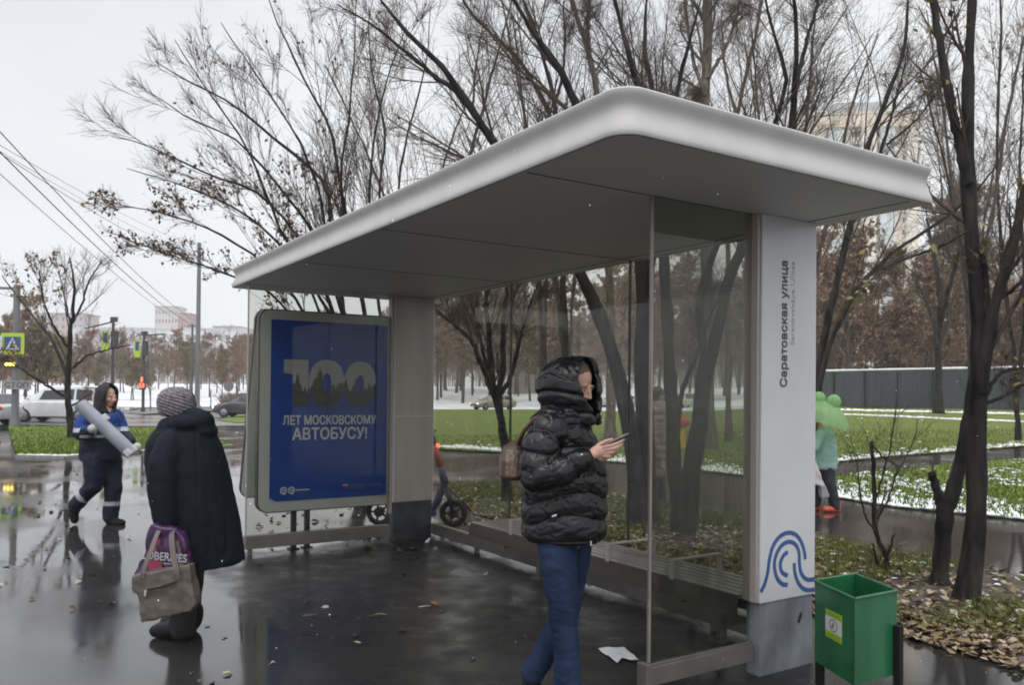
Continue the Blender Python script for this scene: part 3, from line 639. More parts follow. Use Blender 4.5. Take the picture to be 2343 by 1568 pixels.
# stepped tower silhouette in the middle digit
mb = MB(); mb.prism([(-.875, 1.62), (-.875, 1.72), (-.855, 1.72), (-.855, 1.75), (-.83, 1.75), (-.83, 1.79), (-.812, 1.80), (-.80, 1.86), (-.79, 1.80), (-.775, 1.79), (-.775, 1.62)], 5.0158, 5.0164, 1)
mb.build('city_silhouette', mat('silhouette_print', (.05, .05, .052), .4), PO); mb = MB(); mb.prism([(-.60, 1.60), (-.60, 1.69), (-.553, 1.70), (-.550, 1.60)], 5.0158, 5.0164, 1)
mb.build('city_silhouette', mat('silhouette_print', (.05, .05, .052), .4), PO)
text_mesh('poster_line', 'ЛЕТ МОСКОВСКОМУ', .1, M_let, PO, Mp(-1.180, 1.265), .0025, width=(1.0, .094))
text_mesh('poster_line', 'АВТОБУСУ!', .13, M_let, PO, Mp(-1.080, 1.112), .0035, width=(.80, .122))
mb = MB()
for cx in (-1.165, -1.085):
    ringdigit(mb, cx, .605, .034, .036, .022, .024, 20); ringdigit(mb, cx + .003, .605, .013, .014, .006, .007, 14)
    mb.prism([(cx - .004, .565), (cx + .012, .562), (cx + .02, .578), (cx + .006, .583)], 5.0165, 5.0183, 1)
mb.build('poster_logo', M_let, PO)
mb = MB(); mb.span((-1.04, 5.0170, .598), (-.90, 5.0183, .609)); mb.build('small_print', M_let, PO); mb = MB()
for x0, x1, z in ((-.455, -.30, .622), (-.455, -.30, .606), (-.455, -.31, .590), (-.27, -.10, .622), (-.27, -.10, .606)): mb.span((x0, 5.0170, z), (x1, 5.0183, z + .009))
mb.build('small_print', mat('faint_print', (.14, .18, .33), .4), PO)
mb = MB(); mb.span((-.545, 5.0170, .622), (-.485, 5.0183, .635), 0); mb.span((-.545, 5.0170, .609), (-.485, 5.0183, .6219), 1); mb.span((-.545, 5.0170, .596), (-.485, 5.0183, .6089), 2)
mb.build('flag', [M_let, mat('flag_blue', (.05, .09, .35), .4), mat('flag_red', (.35, .03, .03), .4)], PO)
for b in (-1.04, -.90):
    mb = MB(); mb.span((b - .025, 5.055, 0), (b + .025, 5.105, .385), 0, .004); mb.span((b - .05, 5.03, 0), (b + .05, 5.13, .012)); mb.build('leg', M_plinthd, LB)
# back door hinged on top, swung outwards
mb = MB(); dp = [(x, z - 2.42) for x, z in fp]; di = [(x, z - 2.42) for x, z in ins]
mb.prism(dp, .004, .05, 1, 1); mb.prism(di, -.004, .0035, 1, 0)
DO = mb.build('back_door', [M_inner, M_boxdark], LB, loc=(0, 5.13, 2.42)); DO.rotation_euler = (rad(16), 0, 0)
mb = MB(); mb.tube([(-1.36, 5.12, 1.9), (-1.36, 5.34, 1.62)], .010, 8); mb.build('gas_strut', M_steel, LB)

# ================================================================ green bin
def P3(x, y, z): return Vector((x, y, z))
bl, bf, br = P3(1.657, 4.49, 0), P3(1.712, 4.10, 0), P3(2.006, 4.28, 0); bk = bl + br - bf
bcen = (bl + br) / 2; BI = empty('litter_bin', (bcen.x, bcen.y, 0), 'green square metal litter bin with yellow-green sticker on black posts', 'litter bin')
M_green = mat('green_paint', (.006, .078, .026), .34, col2=(.016, .128, .050), cs=6, detail=9, stretch=(1, 1, .3), coat=.3, bump=.08, bs=7, lo=.32, hi=.62)
M_post = mat('black_paint', (.008, .008, .008), .6, spec=.25)
cs_ = [p - bcen for p in (bl, bf, br, bk)]
mb = MB(); zb, zt = .165, .60
def quad(mb, ps, mi=0): mb.add(ps, [(0, 1, 2, 3)], mi)
inn = [p * .965 for p in cs_]
for i in range(4):
    a, b, c_, d_ = cs_[i], cs_[(i + 1) % 4], inn[(i + 1) % 4], inn[i]
    up = lambda p, z: (p.x, p.y, z)
    quad(mb, [up(a, zb), up(b, zb), up(b, zt), up(a, zt)]); quad(mb, [up(d_, zb + .02), up(c_, zb + .02), up(c_, zt), up(d_, zt)]); quad(mb, [up(a, zt), up(b, zt), up(c_, zt), up(d_, zt)])
quad(mb, [(p.x, p.y, zb) for p in cs_]); quad(mb, [(p.x, p.y, zb + .02) for p in inn])
BB = mb.build('bin_body', M_green, BI)
mb = MB()
for i in range(4): # rolled rim
    a, b = cs_[i] * 1.008, cs_[(i + 1) % 4] * 1.008; mb.tube([(a.x, a.y, zt - .003), (b.x, b.y, zt - .003)], .008, 8)
mb.build('rim', M_green, BB, True, 50)
ux = (cs_[2] - cs_[0]).normalized()
f2 = (cs_[2] - cs_[1]).normalized(); n2 = Vector((f2.y, -f2.x, 0)); n2 = n2 if n2.dot(cs_[1] + cs_[2]) > 0 else -n2
for p, top in ((cs_[2] - f2 * .02 + n2 * .021, .425), (cs_[0] * .86, zb - .002)):
    mb = MB(); mb.box((p.x, p.y, top / 2), (.036, .036, top), 0, Matrix.Rotation(math.atan2(f2.y, f2.x), 3, 'Z'), .004); mb.build('post', M_post, BI)
# sticker on the left face
fd = (cs_[1] - cs_[0]); L_ = fd.length; fd.normalize(); fn = Vector((fd.y, -fd.x, 0))
if fn.dot(cs_[0] + cs_[1]) < 0: fn = -fn
def face_pt(u, z, o): q = cs_[0] + fd * u + fn * o; return (q.x, q.y, z)
def fquad(mb, u0, u1, z0, z1, o0, o1, mi=0):
    vs = [face_pt(u, z, o) for o in (o0, o1) for u, z in ((u0, z0), (u1, z0), (u1, z1), (u0, z1))]
    mb.add(vs, [(3, 2, 1, 0), (4, 5, 6, 7), (0, 1, 5, 4), (1, 2, 6, 5), (2, 3, 7, 6), (3, 0, 4, 7)], mi)
mb = MB(); us, ue = .118, .278
fquad(mb, us, ue, .335, .480, .0005, .0022, 0); fquad(mb, us, ue, .371, .447, .0023, .0029, 1)
uc = (us + ue) / 2; zc = .409
for k in range(28):
    a0, a1 = 2 * math.pi * k / 28, 2 * math.pi * (k + 1) / 28; q = []
    for r_ in (.033, .028):
        for a in (a0, a1): q.append(face_pt(uc + r_ * 1.2 * math.cos(a), zc + r_ * math.sin(a), .0034))
    mb.add([q[0], q[1], q[3], q[2]], [(0, 1, 2, 3)], 2)
fquad(mb, uc - .004, uc + .006, zc - .005, zc + .012, .003, .0036, 2); fquad(mb, uc - .002, uc + .006, zc + .014, zc + .021, .003, .0036, 2); fquad(mb, uc + .0, uc + .004, zc - .018, zc - .006, .003, .0036, 2); fquad(mb, uc - .02, uc - .008, zc - .016, zc - .002, .003, .0036, 2); fquad(mb, uc - .012, uc - .003, zc + .003, zc + .007, .003, .0036, 2)
for z in (.466, .457, .354, .345): fquad(mb, us + .02, ue - .02, z - .0015, z + .0015, .0023, .0028, 3)
mb.build('sticker', [mat('sticker_lime', (.28, .42, .02), .4), mat('sticker_white', (.55, .55, .53), .4), M_ink, mat('sticker_green_ink', (.12, .22, .02), .4)], BB)

# ================================================================ litter on the floor
M_paper = mat('white_paper', (.62, .62, .65), .6)
def crumpled(name, px, label, cat, mt, h=.012, z=.002):
    pts = [G(*p) for p in px]; cen = sum(pts, Vector()) / len(pts); bm = bmesh.new(); vs = [bm.verts.new(p - cen) for p in pts]; f = bm.faces.new(vs)
    bmesh.ops.triangulate(bm, faces=[f]); bmesh.ops.subdivide_edges(bm, edges=bm.edges[:], cuts=4, use_grid_fill=True)
    for v in bm.verts: v.co.z = z + h * (.5 + .5 * noise.noise((v.co.x * 9, v.co.y * 9, 1.3))) + h * .35 * noise.noise((v.co.x * 30, v.co.y * 30, 4))
    me = bpy.data.meshes.new(name); bm.to_mesh(me); bm.free(); me.materials.append(mt); o = link(name, me, None, cen); md = o.modifiers.new('s', 'SOLIDIFY'); md.thickness = .001
    return tag(o, label, cat)
crumpled('paper_sheet', [(1369, 1489), (1428, 1485), (1440, 1496), (1462, 1517), (1443, 1516), (1424, 1511), (1412, 1522)], 'crumpled white paper sheet lying on the wet floor beside the glass', 'paper', M_paper, .02)
def leaf(px, ln, wd, ang, mt, label, h=.01, name='fallen_leaf'):
    p = G(*px); mb = MB(); k = 9; top = []
    for i in range(k): t = i / (k - 1); w_ = wd * math.sin(math.pi * min(1, t * 1.02)) ** .7; top.append((t * ln - ln / 2, w_, h * math.sin(t * 3.1) + .004))
    vs = []; fs = []
    for x, w_, z in top: vs += [(x, -w_, z + abs(w_) * .35), (x, 0, z), (x, w_, z + abs(w_) * .35)]
    for i in range(k - 1):
        for j in (0, 1): a = i * 3 + j; fs.append((a, a + 1, a + 4, a + 3))
    mb.add(vs, fs); mb.tube([(-ln / 2, 0, .004), (-ln * .75, .004, .004)], .0012, 5)
    o = mb.build(name, mt, None, True, None, p); o.rotation_euler = (0, 0, ang); return tag(o, label, 'leaf')
leaf((990, 1386), .075, .028, 2.9, mat('leaf_orange', (.32, .10, .02), .5), 'curled orange leaf on the wet floor in the middle of the shelter')
leaf((870, 1411), .11, .012, .1, mat('leaf_green_yellow', (.22, .25, .05), .5), 'narrow yellow-green leaf lying on the wet floor')
leaf((625, 1522), .035, .014, .4, M_lf[4], 'small pale leaf on the dark floor near the bottom edge')
leaf((1487, 1476), .05, .02, 1.2, M_lf[1], 'tan leaf on the floor close to the right glass panel')
mb = MB(); mb.tube([(0, 0, .005), (.085, .03, .006)], .0035, 6); tag(mb.build('stick', mat('pale_stick', (.5, .48, .45), .5), None, True, None, G(958, 1391)), 'short white stick lying next to the orange leaf', 'stick')
mb = MB(); mb.tube([(0, 0, .004), (.09, .03, .004)], .003, 6); tag(mb.build('twig', mat('grey_twig', (.2, .19, .18), .5), None, True, None, G(692, 1411)), 'thin grey twig lying alone on the wet floor', 'twig')
mb = MB(); mb.loft([((0, 0, .0), .02, .016, 0), ((.005, 0, .012), .028, .022, .3), ((.012, .004, .03), .018, .014, .5), ((.03, .004, .05), .010, .008, .2)], 10)
tag(mb.build('paper_scrap', M_paper, None, True, None, G(977, 1243)), 'small white crumpled scrap at the foot of the far column', 'paper')
mb = MB(); mb.loft([((0, 0, .0), .018, .012, 0), ((.0, 0, .012), .024, .018, .3), ((.0, .0, .022), .008, .006, .5)], 10)
tag(mb.build('paper_scrap', M_paper, None, True, None, G(1350, 1337)), 'tiny pale scrap on the floor under the bench', 'paper')
# ================================================================ trees
M_bark = mat('bark_dark', (.009, .0075, .0075), .8, col2=(.044, .039, .036), cs=11, bump=.5, bs=16, stretch=(1, 1, .25), lo=.35, hi=.7, spec=.12, bdist=.03)
M_barkp = mat('bark_pale', (.075, .06, .045), .8, col2=(.15, .125, .10), cs=9, bump=.8, bs=26, stretch=(1, 1, .35), spec=.12, bdist=.03)
M_barkm = mat('bark_grey', (.05, .042, .038), .8, col2=(.10, .085, .076), cs=10, bump=.5, bs=16, stretch=(1, 1, .3), spec=.12, bdist=.03)
M_twig = mat('twig_dark', (.075, .058, .05), .8, spec=.1); M_twigp = mat('twig_grey_brown', (.12, .094, .078), .8, spec=.1); M_twigr = mat('twig_brown', (.22, .15, .11), .85, spec=.1)
M_bl = [mat('withered_leaf', (.12, .07, .035), .7, spec=.1), mat('withered_leaf_dark', (.06, .04, .028), .7, spec=.1), mat('withered_leaf_tan', (.20, .13, .065), .7, spec=.1)]
M_yl = [mat('yellow_leaf', (.22, .18, .04), .6), mat('yellow_green_leaf', (.13, .125, .035), .6)]

class Twigs:
    """collects equal-length branch polylines level by level and turns them into tubes"""
    def __init__(s): s.b = []
    def add(s, P, R, sides): s.b.append((P, R, sides))
    def mesh(s, name, mats, smooth=True):
        VV = []; FF = []; k0 = 0
        for P, R, S in s.b:
            N, K = P.shape[:2]
            T = np.empty_like(P); T[:, 1:-1] = P[:, 2:] - P[:, :-2]; T[:, 0] = P[:, 1] - P[:, 0]; T[:, -1] = P[:, -1] - P[:, -2]
            T /= np.linalg.norm(T, axis=2, keepdims=True) + 1e-9
            m_ = T.mean(1); ref = np.where(np.abs(m_[:, 2:3]) < .8, np.array([[0, 0, 1.]]), np.array([[1., 0, 0]]))[:, None, :]
            U = np.cross(T, ref); U /= np.linalg.norm(U, axis=2, keepdims=True) + 1e-9; W = np.cross(T, U)
            a = np.arange(S) * 2 * np.pi / S
            V = P[:, :, None, :] + R[:, :, None, None] * (U[:, :, None, :] * np.cos(a)[None, None, :, None] + W[:, :, None, :] * np.sin(a)[None, None, :, None])
            idx = np.arange(N * K * S).reshape(N, K, S) + k0
            A = idx[:, :-1, :]; B = np.roll(A, -1, 2); D_ = idx[:, 1:, :]; E_ = np.roll(D_, -1, 2)
            FF.append(np.stack([A, B, E_, D_], -1).reshape(-1, 4)); VV.append(V.reshape(-1, 3)); k0 += N * K * S
        return np_mesh(name, np.concatenate(VV), np.concatenate(FF), mats, smooth=smooth)

def spawn(P, R, n, t0, t1, ang, asd, lf, k, up=.15, wig=.12, rf=.6, rmin=.003, power=1., lmin=.15, tp=.75):
    """n children on every parent polyline"""
    N, K, _ = P.shape
    t = rng.uniform(t0, t1, (N, n)) ** power; i = np.clip((t * (K - 1)).astype(int), 0, K - 2); fr = t * (K - 1) - i; I = np.arange(N)[:, None]
    p0 = P[I, i] * (1 - fr[..., None]) + P[I, i + 1] * fr[..., None]; d = P[I, i + 1] - P[I, i]; d /= np.linalg.norm(d, axis=2, keepdims=True) + 1e-9
    r0 = (R[I, i] * (1 - fr) + R[I, i + 1] * fr) * rf
    ln = np.linalg.norm(np.diff(P, axis=1), axis=2).sum(1)[:, None] * lf * (.4 + tp - tp * t) * rng.uniform(.6, 1.3, (N, n)); ln = np.maximum(ln, lmin)
    q = rng.normal(size=(N, n, 3)); q -= (q * d).sum(2, keepdims=True) * d; q /= np.linalg.norm(q, axis=2, keepdims=True) + 1e-9
    a = np.radians(rng.normal(ang, asd, (N, n)))[..., None]; dr = d * np.cos(a) + q * np.sin(a)
    p0 = p0.reshape(-1, 3); dr = dr.reshape(-1, 3); ln = ln.reshape(-1); r0 = np.maximum(r0.reshape(-1), rmin)
    M_ = len(p0); Q = np.empty((M_, k, 3)); Q[:, 0] = p0; cur = dr
    for j in range(1, k):
        cur = cur + rng.normal(0, wig, (M_, 3)) + np.array([0, 0, up]); cur /= np.linalg.norm(cur, axis=1, keepdims=True)
        Q[:, j] = Q[:, j - 1] + cur * (ln / (k - 1))[:, None]
    Rr = r0[:, None] * np.linspace(1, .3, k)[None]; Rr = np.maximum(Rr, rmin)
    return Q, Rr
def resample(pts, k):
    P = [Vector(p) for p in pts]; Q = []
    for i in range(len(P) - 1):
        p0, p1, p2, p3 = P[max(i - 1, 0)], P[i], P[i + 1], P[min(i + 2, len(P) - 1)]
        for j in range(10):
            t = j / 10; Q.append(.5 * ((2 * p1) + (p2 - p0) * t + (2 * p0 - 5 * p1 + 4 * p2 - p3) * t * t + (3 * p1 - p0 - 3 * p2 + p3) * t ** 3))
    Q.append(P[-1]); Q = np.array([q[:] for q in Q]); L_ = np.concatenate([[0], np.cumsum(np.linalg.norm(np.diff(Q, axis=0), axis=1))]); u = np.linspace(0, L_[-1], k)
    return np.stack([np.interp(u, L_, Q[:, c]) for c in range(3)], 1)
def leaf_cloud(P, n, s, mats, name, parent, zmax=None, t0=.3, sel=None):
    """small leaves hung along twig polylines"""
    N, K, _ = P.shape; I = rng.integers(0, N, n) if sel is None else rng.choice(np.nonzero(sel)[0], n)
    t = rng.uniform(t0, 1, n) * (K - 1); i = np.clip(t.astype(int), 0, K - 2); f = (t - i)[:, None]; c = P[I, i] * (1 - f) + P[I, i + 1] * f + rng.normal(0, .015, (n, 3))
    u = rng.normal(size=(n, 3)); u[:, 2] -= .8; u /= np.linalg.norm(u, axis=1, keepdims=True); v = np.cross(u, rng.normal(size=(n, 3))); v /= np.linalg.norm(v, axis=1, keepdims=True); w_ = np.cross(u, v)
    ss = (s * rng.uniform(.6, 1.4, n))[:, None]
    V = np.stack([c, c + u * ss * .5 + v * ss * .33 + w_ * ss * .1, c + u * ss * 1.1, c + u * ss * .5 - v * ss * .33 + w_ * ss * .1], 1).reshape(-1, 3); Fq = np.arange(4 * n).reshape(-1, 4)
    return link(name, np_mesh(name, V, Fq, mats, rng.integers(0, len(mats), n)), parent)
TREES = {}
def tree(name, label, base_px, stems, dep=None, barkm=None, twigm=None, limbs=9, br=8, tw=7, lim_len=.36, ang=34, up=.13, rmin=.0035, group=None, leaves_=None, t0=.25, z0=None, kk=(9, 6, 4), br_len=.5, tw_len=.6, wig=.085, dspread=.06):
    """stems: list of (outline points in the picture at the tree's own distance, radius in px at the foot, radius at the tip)"""
    if dep is None: b = GZ(*base_px)
    else: b = D(base_px[0], base_px[1], dep); b.z = gz(b.x, b.y)
    dep = b.y; T = empty(name, b, label, 'tree', 0, group); s = dep / F
    st = Twigs(); SP = []; SR = []
    for pts, r0, r1 in stems:
        sl_ = rng.normal(0, dspread) * dep; W = []
        n_ = len(pts)
        for i, (x, y) in enumerate(pts):
            p = D(x, y, dep + sl_ * (i / max(1, n_ - 1)) * .8); W.append(p - b)
        Q = resample(W, 26); rr = np.linspace(1, 0, 26) ** .8 * (r0 - r1) + r1
        rr = rr * s * (1 + .07 * np.sin(np.arange(26) * 1.7 + rng.uniform(0, 6)) + rng.normal(0, .055, 26))
        if abs(pts[0][1] - base_px[1]) < 12: rr = rr * (1 + .55 * np.exp(-np.arange(26) / .9))
        Q[1:-1] += rng.normal(0, .006 * dep / 12, (24, 3)); SP.append(Q); SR.append(rr)
    SP = np.array(SP); SR = np.maximum(np.array(SR), rmin); st.add(SP, SR, 10)
    link('trunk', st.mesh('trunk', barkm or M_bark), T)
    cr_ = Twigs()
    ang *= .74; lim_len *= 1.55; up *= .35
    L1, R1 = spawn(SP, SR, limbs, t0, .98, ang, 8, lim_len, kk[0], up, wig * .7, .36, rmin); cr_.add(L1, R1, 5)
    L2, R2 = spawn(L1, R1, br, .15, .98, ang + 2, 10, br_len, kk[1], up * .8, wig, .5, rmin * .75); cr_.add(L2, R2, 4)
    L3, R3 = spawn(L2, R2, tw, .1, .98, ang + 4, 12, tw_len, kk[2], up * .7, wig * 1.2, .6, rmin * .5, lmin=.25); cr_.add(L3, R3, 3)
    L3b, R3b = spawn(L1, R1, tw, .2, .98, ang + 4, 12, .30, kk[2], up * .7, wig * 1.2, .4, rmin * .5, lmin=.25); cr_.add(L3b, R3b, 3)
    link('crown', cr_.mesh('crown', twigm or M_twig), T)
    if leaves_:
        n_, s_, mats_, fn = leaves_; sel = None
        if fn: sel = fn(L3[:, 0])
        if sel is None or sel.any(): leaf_cloud(L3, n_, s_, mats_, 'withered_leaves', T, sel=sel)
    TREES[label] = T; return T

# -- the spreading trees behind the left half of the shelter
low_left = lambda p: (p[:, 2] < 5.4) & (p[:, 0] < -.9)
tree('bare_tree', 'wide bare tree behind the advertising box, its boughs sweeping far out to the left', (835, 1118),
     [([(835, 1118), (810, 900), (775, 640), (755, 503), (737, 413), (620, 310), (518, 230), (430, 185), (356, 140)], 7.5, .8),
      ([(838, 1118), (800, 800), (730, 560), (640, 430), (540, 320), (430, 270), (350, 215)], 6.1, .8),
      ([(832, 1118), (790, 820), (715, 600), (600, 450), (470, 395), (330, 330), (255, 312)], 6.1, .8),
      ([(830, 1118), (770, 850), (700, 640), (575, 500), (430, 430), (290, 385)], 5.4, .8),
      ([(830, 1118), (760, 870), (660, 660), (520, 545), (380, 490), (275, 470)], 5.4, .8),
      ([(829, 1118), (750, 880), (640, 690), (500, 620), (390, 585), (270, 540)], 4.8, .8)],
     limbs=11, br=6, tw=6, lim_len=.15, ang=30, leaves_=(2100, .06, M_bl, low_left), t0=.38, rmin=.0042)
tree('bare_tree', 'tall many-stemmed bare tree rising above the left half of the shelter roof', (905, 1125),
     [([(905, 1125), (860, 850), (815, 620), (791, 492), (773, 388), (755, 290), (690, 170), (640, 60), (600, -40)], 6.8, .8),
      ([(908, 1125), (850, 800), (800, 560), (780, 420), (795, 290), (808, 150), (815, 0)], 6.1, .8),
      ([(903, 1125), (840, 850), (760, 640), (735, 460), (690, 330), (610, 205), (545, 110), (505, 50)], 5.4, .8),
      ([(909, 1125), (880, 800), (850, 560), (850, 380), (880, 200), (930, 60)], 5.4, .8),
      ([(903, 1125), (830, 860), (720, 660), (640, 520), (560, 330), (470, 200), (400, 90)], 5.4, .8)],
     limbs=11, br=6, tw=6, lim_len=.17, ang=28, t0=.4, leaves_=(260, .055, M_bl, None), rmin=.0042)
tree('bare_tree', 'slender bare tree behind the far grey column, a few brown leaves on its lower boughs', (965, 1075),
     [([(965, 1075), (950, 800), (925, 560), (912, 420), (940, 280), (975, 150), (985, 20)], 5.4, .8),
      ([(965, 1075), (940, 800), (880, 560), (868, 430), (880, 300), (850, 160), (845, 20)], 5.4, .8),
      ([(967, 1075), (975, 780), (985, 560), (1010, 390), (1060, 250), (1120, 140)], 4.8, .8)],
     limbs=10, br=6, tw=6, lim_len=.2, ang=30, t0=.35, leaves_=(520, .07, M_bl, lambda p: p[:, 2] < 5.2), twigm=M_twigp, rmin=.0045)
# -- trees seen through the back glass and above the roof
tree('bare_tree', 'dark tree whose long trunk slants up to the left above the roof', (1462, 1208),
     [([(1462, 1208), (1452, 1080), (1430, 920), (1385, 760), (1335, 640), (1240, 480), (1134, 333), (1022, 165), (940, 82), (860, -15)], 21, 2),
      ([(1180, 395), (1060, 230), (960, 145), (850, 55), (770, 10)], 8, 1)],
     limbs=10, br=8, tw=7, lim_len=.22, ang=40, t0=.42, rmin=.003, dspread=.02)
tree('bare_tree', 'thick upright dark trunk standing in the grass behind the middle of the bench', (1478, 1203),
     [([(1478, 1203), (1476, 1000), (1470, 800), (1469, 600), (1420, 430), (1321, 244), (1276, 151), (1235, 99), (1170, -10)], 25, 3),
      ([(1470, 660), (1490, 420), (1492, 209), (1475, 120), (1480, -20)], 13, 2),
      ([(1474, 700), (1530, 380), (1548, 222), (1566, 137), (1606, -10)], 10, 2)],
     limbs=9, br=8, tw=7, lim_len=.24, ang=40, t0=.4, rmin=.003, dspread=.03)
tree('bare_tree', 'dark tree with three trunks spreading from one foot behind the right end of the bench', (1567, 1225),
     [([(1560, 1225), (1545, 1080), (1535, 900), (1524, 700), (1518, 560), (1500, 330), (1440, 130), (1400, -30)], 18, 3),
      ([(1572, 1225), (1592, 1050), (1615, 880), (1640, 760), (1665, 650), (1702, 555), (1770, 400), (1808, 297), (1820, 171), (1822, 68), (1812, -30)], 17, 3),
      ([(1568, 1225), (1572, 1080), (1590, 980), (1600, 890), (1612, 820), (1600, 700), (1640, 560), (1720, 400), (1797, 205), (1773, 85), (1748, -20)], 13, 2),
      ([(1548, 1000), (1560, 900), (1590, 820), (1650, 660)], 7, 2),
      ([(1815, 230), (1832, 147), (1875, -10)], 7, 2)],
     limbs=9, br=8, tw=7, lim_len=.23, ang=42, t0=.4, rmin=.003, dspread=.02)
tree('bare_tree', 'small crooked tree with fanned branches seen through the glass left of the woman in black', (1158, 1154),
     [([(1160, 1154), (1158, 1060), (1150, 980), (1138, 925), (1128, 880), (1120, 780), (1112, 690), (1118, 560)], 12, 2),
      ([(1148, 965), (1140, 900), (1152, 840), (1150, 760), (1160, 650), (1150, 540)], 9, 1.5),
      ([(1130, 905), (1100, 830), (1078, 780), (1040, 745), (1005, 715), (985, 690)], 8, 1.5),
      ([(1128, 890), (1105, 800), (1092, 740), (1070, 660)], 6, 1.2),
      ([(1136, 915), (1165, 870), (1180, 820), (1200, 740), (1230, 650)], 6, 1.2)],
     limbs=9, br=7, tw=6, lim_len=.26, ang=38, t0=.35, rmin=.0035, dspread=.03)
tree('bare_tree', 'pale brown trunk seen above the roof just left of its rounded corner', (1398, 1015),
     [([(1398, 1015), (1395, 700), (1386, 350), (1369, 223), (1345, 113), (1326, 58), (1300, -30)], 11, 5), ([(1346, 120), (1345, 69), (1350, -30)], 7, 4)],
     barkm=M_barkp, twigm=M_twigp, limbs=16, br=8, tw=7, lim_len=.2, ang=60, t0=.5, rmin=.006, wig=.2)
tree('bare_tree', 'thick pale brown trunk with cut stubs above the roof right of its rounded corner', (1622, 1030),
     [([(1622, 1030), (1618, 700), (1610, 330), (1612, 243), (1618, 137), (1620, 34), (1622, -60)], 14, 10), ([(1613, 220), (1590, 150), (1575, 60), (1560, -40)], 5, 2), ([(1618, 180), (1660, 110), (1690, 20), (1700, -50)], 5, 2), ([(1611, 262), (1594, 230), (1585, 222)], 5, 3)],
     barkm=M_barkp, twigm=M_twigp, limbs=12, br=8, tw=7, lim_len=.2, ang=55, t0=.45, rmin=.006, wig=.18)
tree('bare_tree', 'dark upright tree behind the roof with a side branch bending left towards its top', (1298, 1022),
     [([(1298, 1022), (1292, 700), (1280, 400), (1273, 267), (1246, 137), (1211, 34), (1185, -30)], 9, 3), ([(1272, 300), (1235, 215), (1190, 140), (1140, 90), (1080, 30), (1040, -30)], 5, 1.5), ([(1268, 240), (1290, 150), (1290, 0)], 4, 1.2)],
     limbs=12, br=8, tw=7, lim_len=.23, ang=40, t0=.42, rmin=.0055)
tree('bare_tree', 'greyish slim tree leaning right above the right half of the roof', (1668, 1015),
     [([(1668, 1015), (1665, 700), (1668, 420), (1687, 263), (1728, 82), (1745, -30)], 7, 3), ([(1690, 280), (1660, 160), (1650, 20)], 4, 1.5)],
     barkm=M_barkp, twigm=M_twigp, limbs=13, br=8, tw=7, lim_len=.23, ang=40, t0=.42, rmin=.0055)
tree('bare_tree', 'bare tree behind the white column whose two dark stems lean right beyond the roof end', (1862, 1092),
     [([(1862, 1092), (1872, 880), (1890, 750), (1946, 513), (1984, 342), (2036, 205), (2070, 102), (2078, -20)], 11, 2.5),
      ([(1866, 1092), (1880, 860), (1945, 690), (2034, 586), (2100, 540), (2200, 470), (2280, 380)], 8, 1.5),
      ([(1985, 420), (2015, 349), (2050, 230), (2072, 140)], 5, 1.5), ([(2030, 330), (2100, 270), (2160, 190)], 3, 1)],
     limbs=10, br=7, tw=6, lim_len=.24, ang=42, t0=.35, rmin=.0045)
# -- right foreground trees
tree('bare_tree', 'big dark trunk standing at the right, forking high with a few green-yellow leaves', (2208, 1378),
     [([(2208, 1385), (2224, 1280), (2234, 1180), (2236, 1000), (2240, 860), (2238, 690), (2222, 520), (2214, 350), (2216, 170), (2225, -40)], 23.5, 9.5),
      ([(2216, 420), (2196, 330), (2176, 240), (2150, 90), (2128, -40)], 13, 6),
      ([(2244, 900), (2262, 780), (2275, 700), (2310, 590), (2350, 420), (2400, 250)], 15, 6),
      ([(2258, 720), (2252, 600), (2230, 560)], 8, 4),
      ([(2210, 530), (2160, 560), (2080, 590), (2000, 625)], 4, 1.2),
      ([(2255, 905), (2290, 855), (2350, 840)], 6, 2), ([(2250, 925), (2300, 905), (2360, 870)], 5, 1.5),
      ([(2275, 690), (2320, 660), (2380, 600)], 6, 2)],
     limbs=6, br=4, tw=4, lim_len=.2, ang=45, t0=.3, rmin=.0022, leaves_=(150, .058, M_yl, None), dspread=.02)
tree('bare_tree', 'forked dark trunk with a sawn-off stub leaning against the big trunk at right', (2146, 1342),
     [([(2146, 1348), (2155, 1280), (2162, 1190), (2182, 1120), (2200, 1050), (2214, 960), (2230, 850)], 20, 9), ([(2158, 1215), (2150, 1150), (2140, 1110), (2131, 1080)], 12, 8)],
     limbs=1, br=2, tw=2, lim_len=.08, ang=40, t0=.5, rmin=.0025, dspread=.01)
tree('sapling', 'thin bare sapling with a broken top growing behind the green litter bin', (2022, 1312),
     [([(2025, 1316), (2028, 1280), (2012, 1240), (2000, 1190), (2000, 1130), (1998, 1060), (1995, 1010)], 6, 4), ([(2025, 1316), (2032, 1270), (2046, 1225)], 4, 1.5), ([(2018, 1316), (2005, 1280), (1998, 1245)], 4, 1.5),
      ([(1997, 1020), (2020, 1045), (2060, 1070)], 2.5, 1), ([(2003, 1190), (2030, 1150), (2050, 1090), (2090, 1010), (2100, 960)], 2.5, .8), ([(2003, 1215), (1980, 1180), (1965, 1110), (1960, 1040)], 2.5, .8), ([(2005, 1140), (2020, 1090), (2040, 1010), (2050, 940)], 2.5, .8)],
     limbs=5, br=3, tw=2, lim_len=.28, ang=40, t0=.25, rmin=.0018, dspread=.03)
tree('bare_tree', 'medium tree forking like a Y directly in front of the dark metal fence', (2148, 948),
     [([(2148, 948), (2146, 850), (2148, 760), (2152, 690), (2140, 600), (2120, 500)], 9, 3), ([(2150, 740), (2175, 650), (2200, 560), (2220, 470)], 6, 2), ([(2146, 800), (2130, 720), (2100, 650)], 4, 1.5)],
     limbs=10, br=8, tw=7, lim_len=.3, ang=40, rmin=.010, t0=.3)
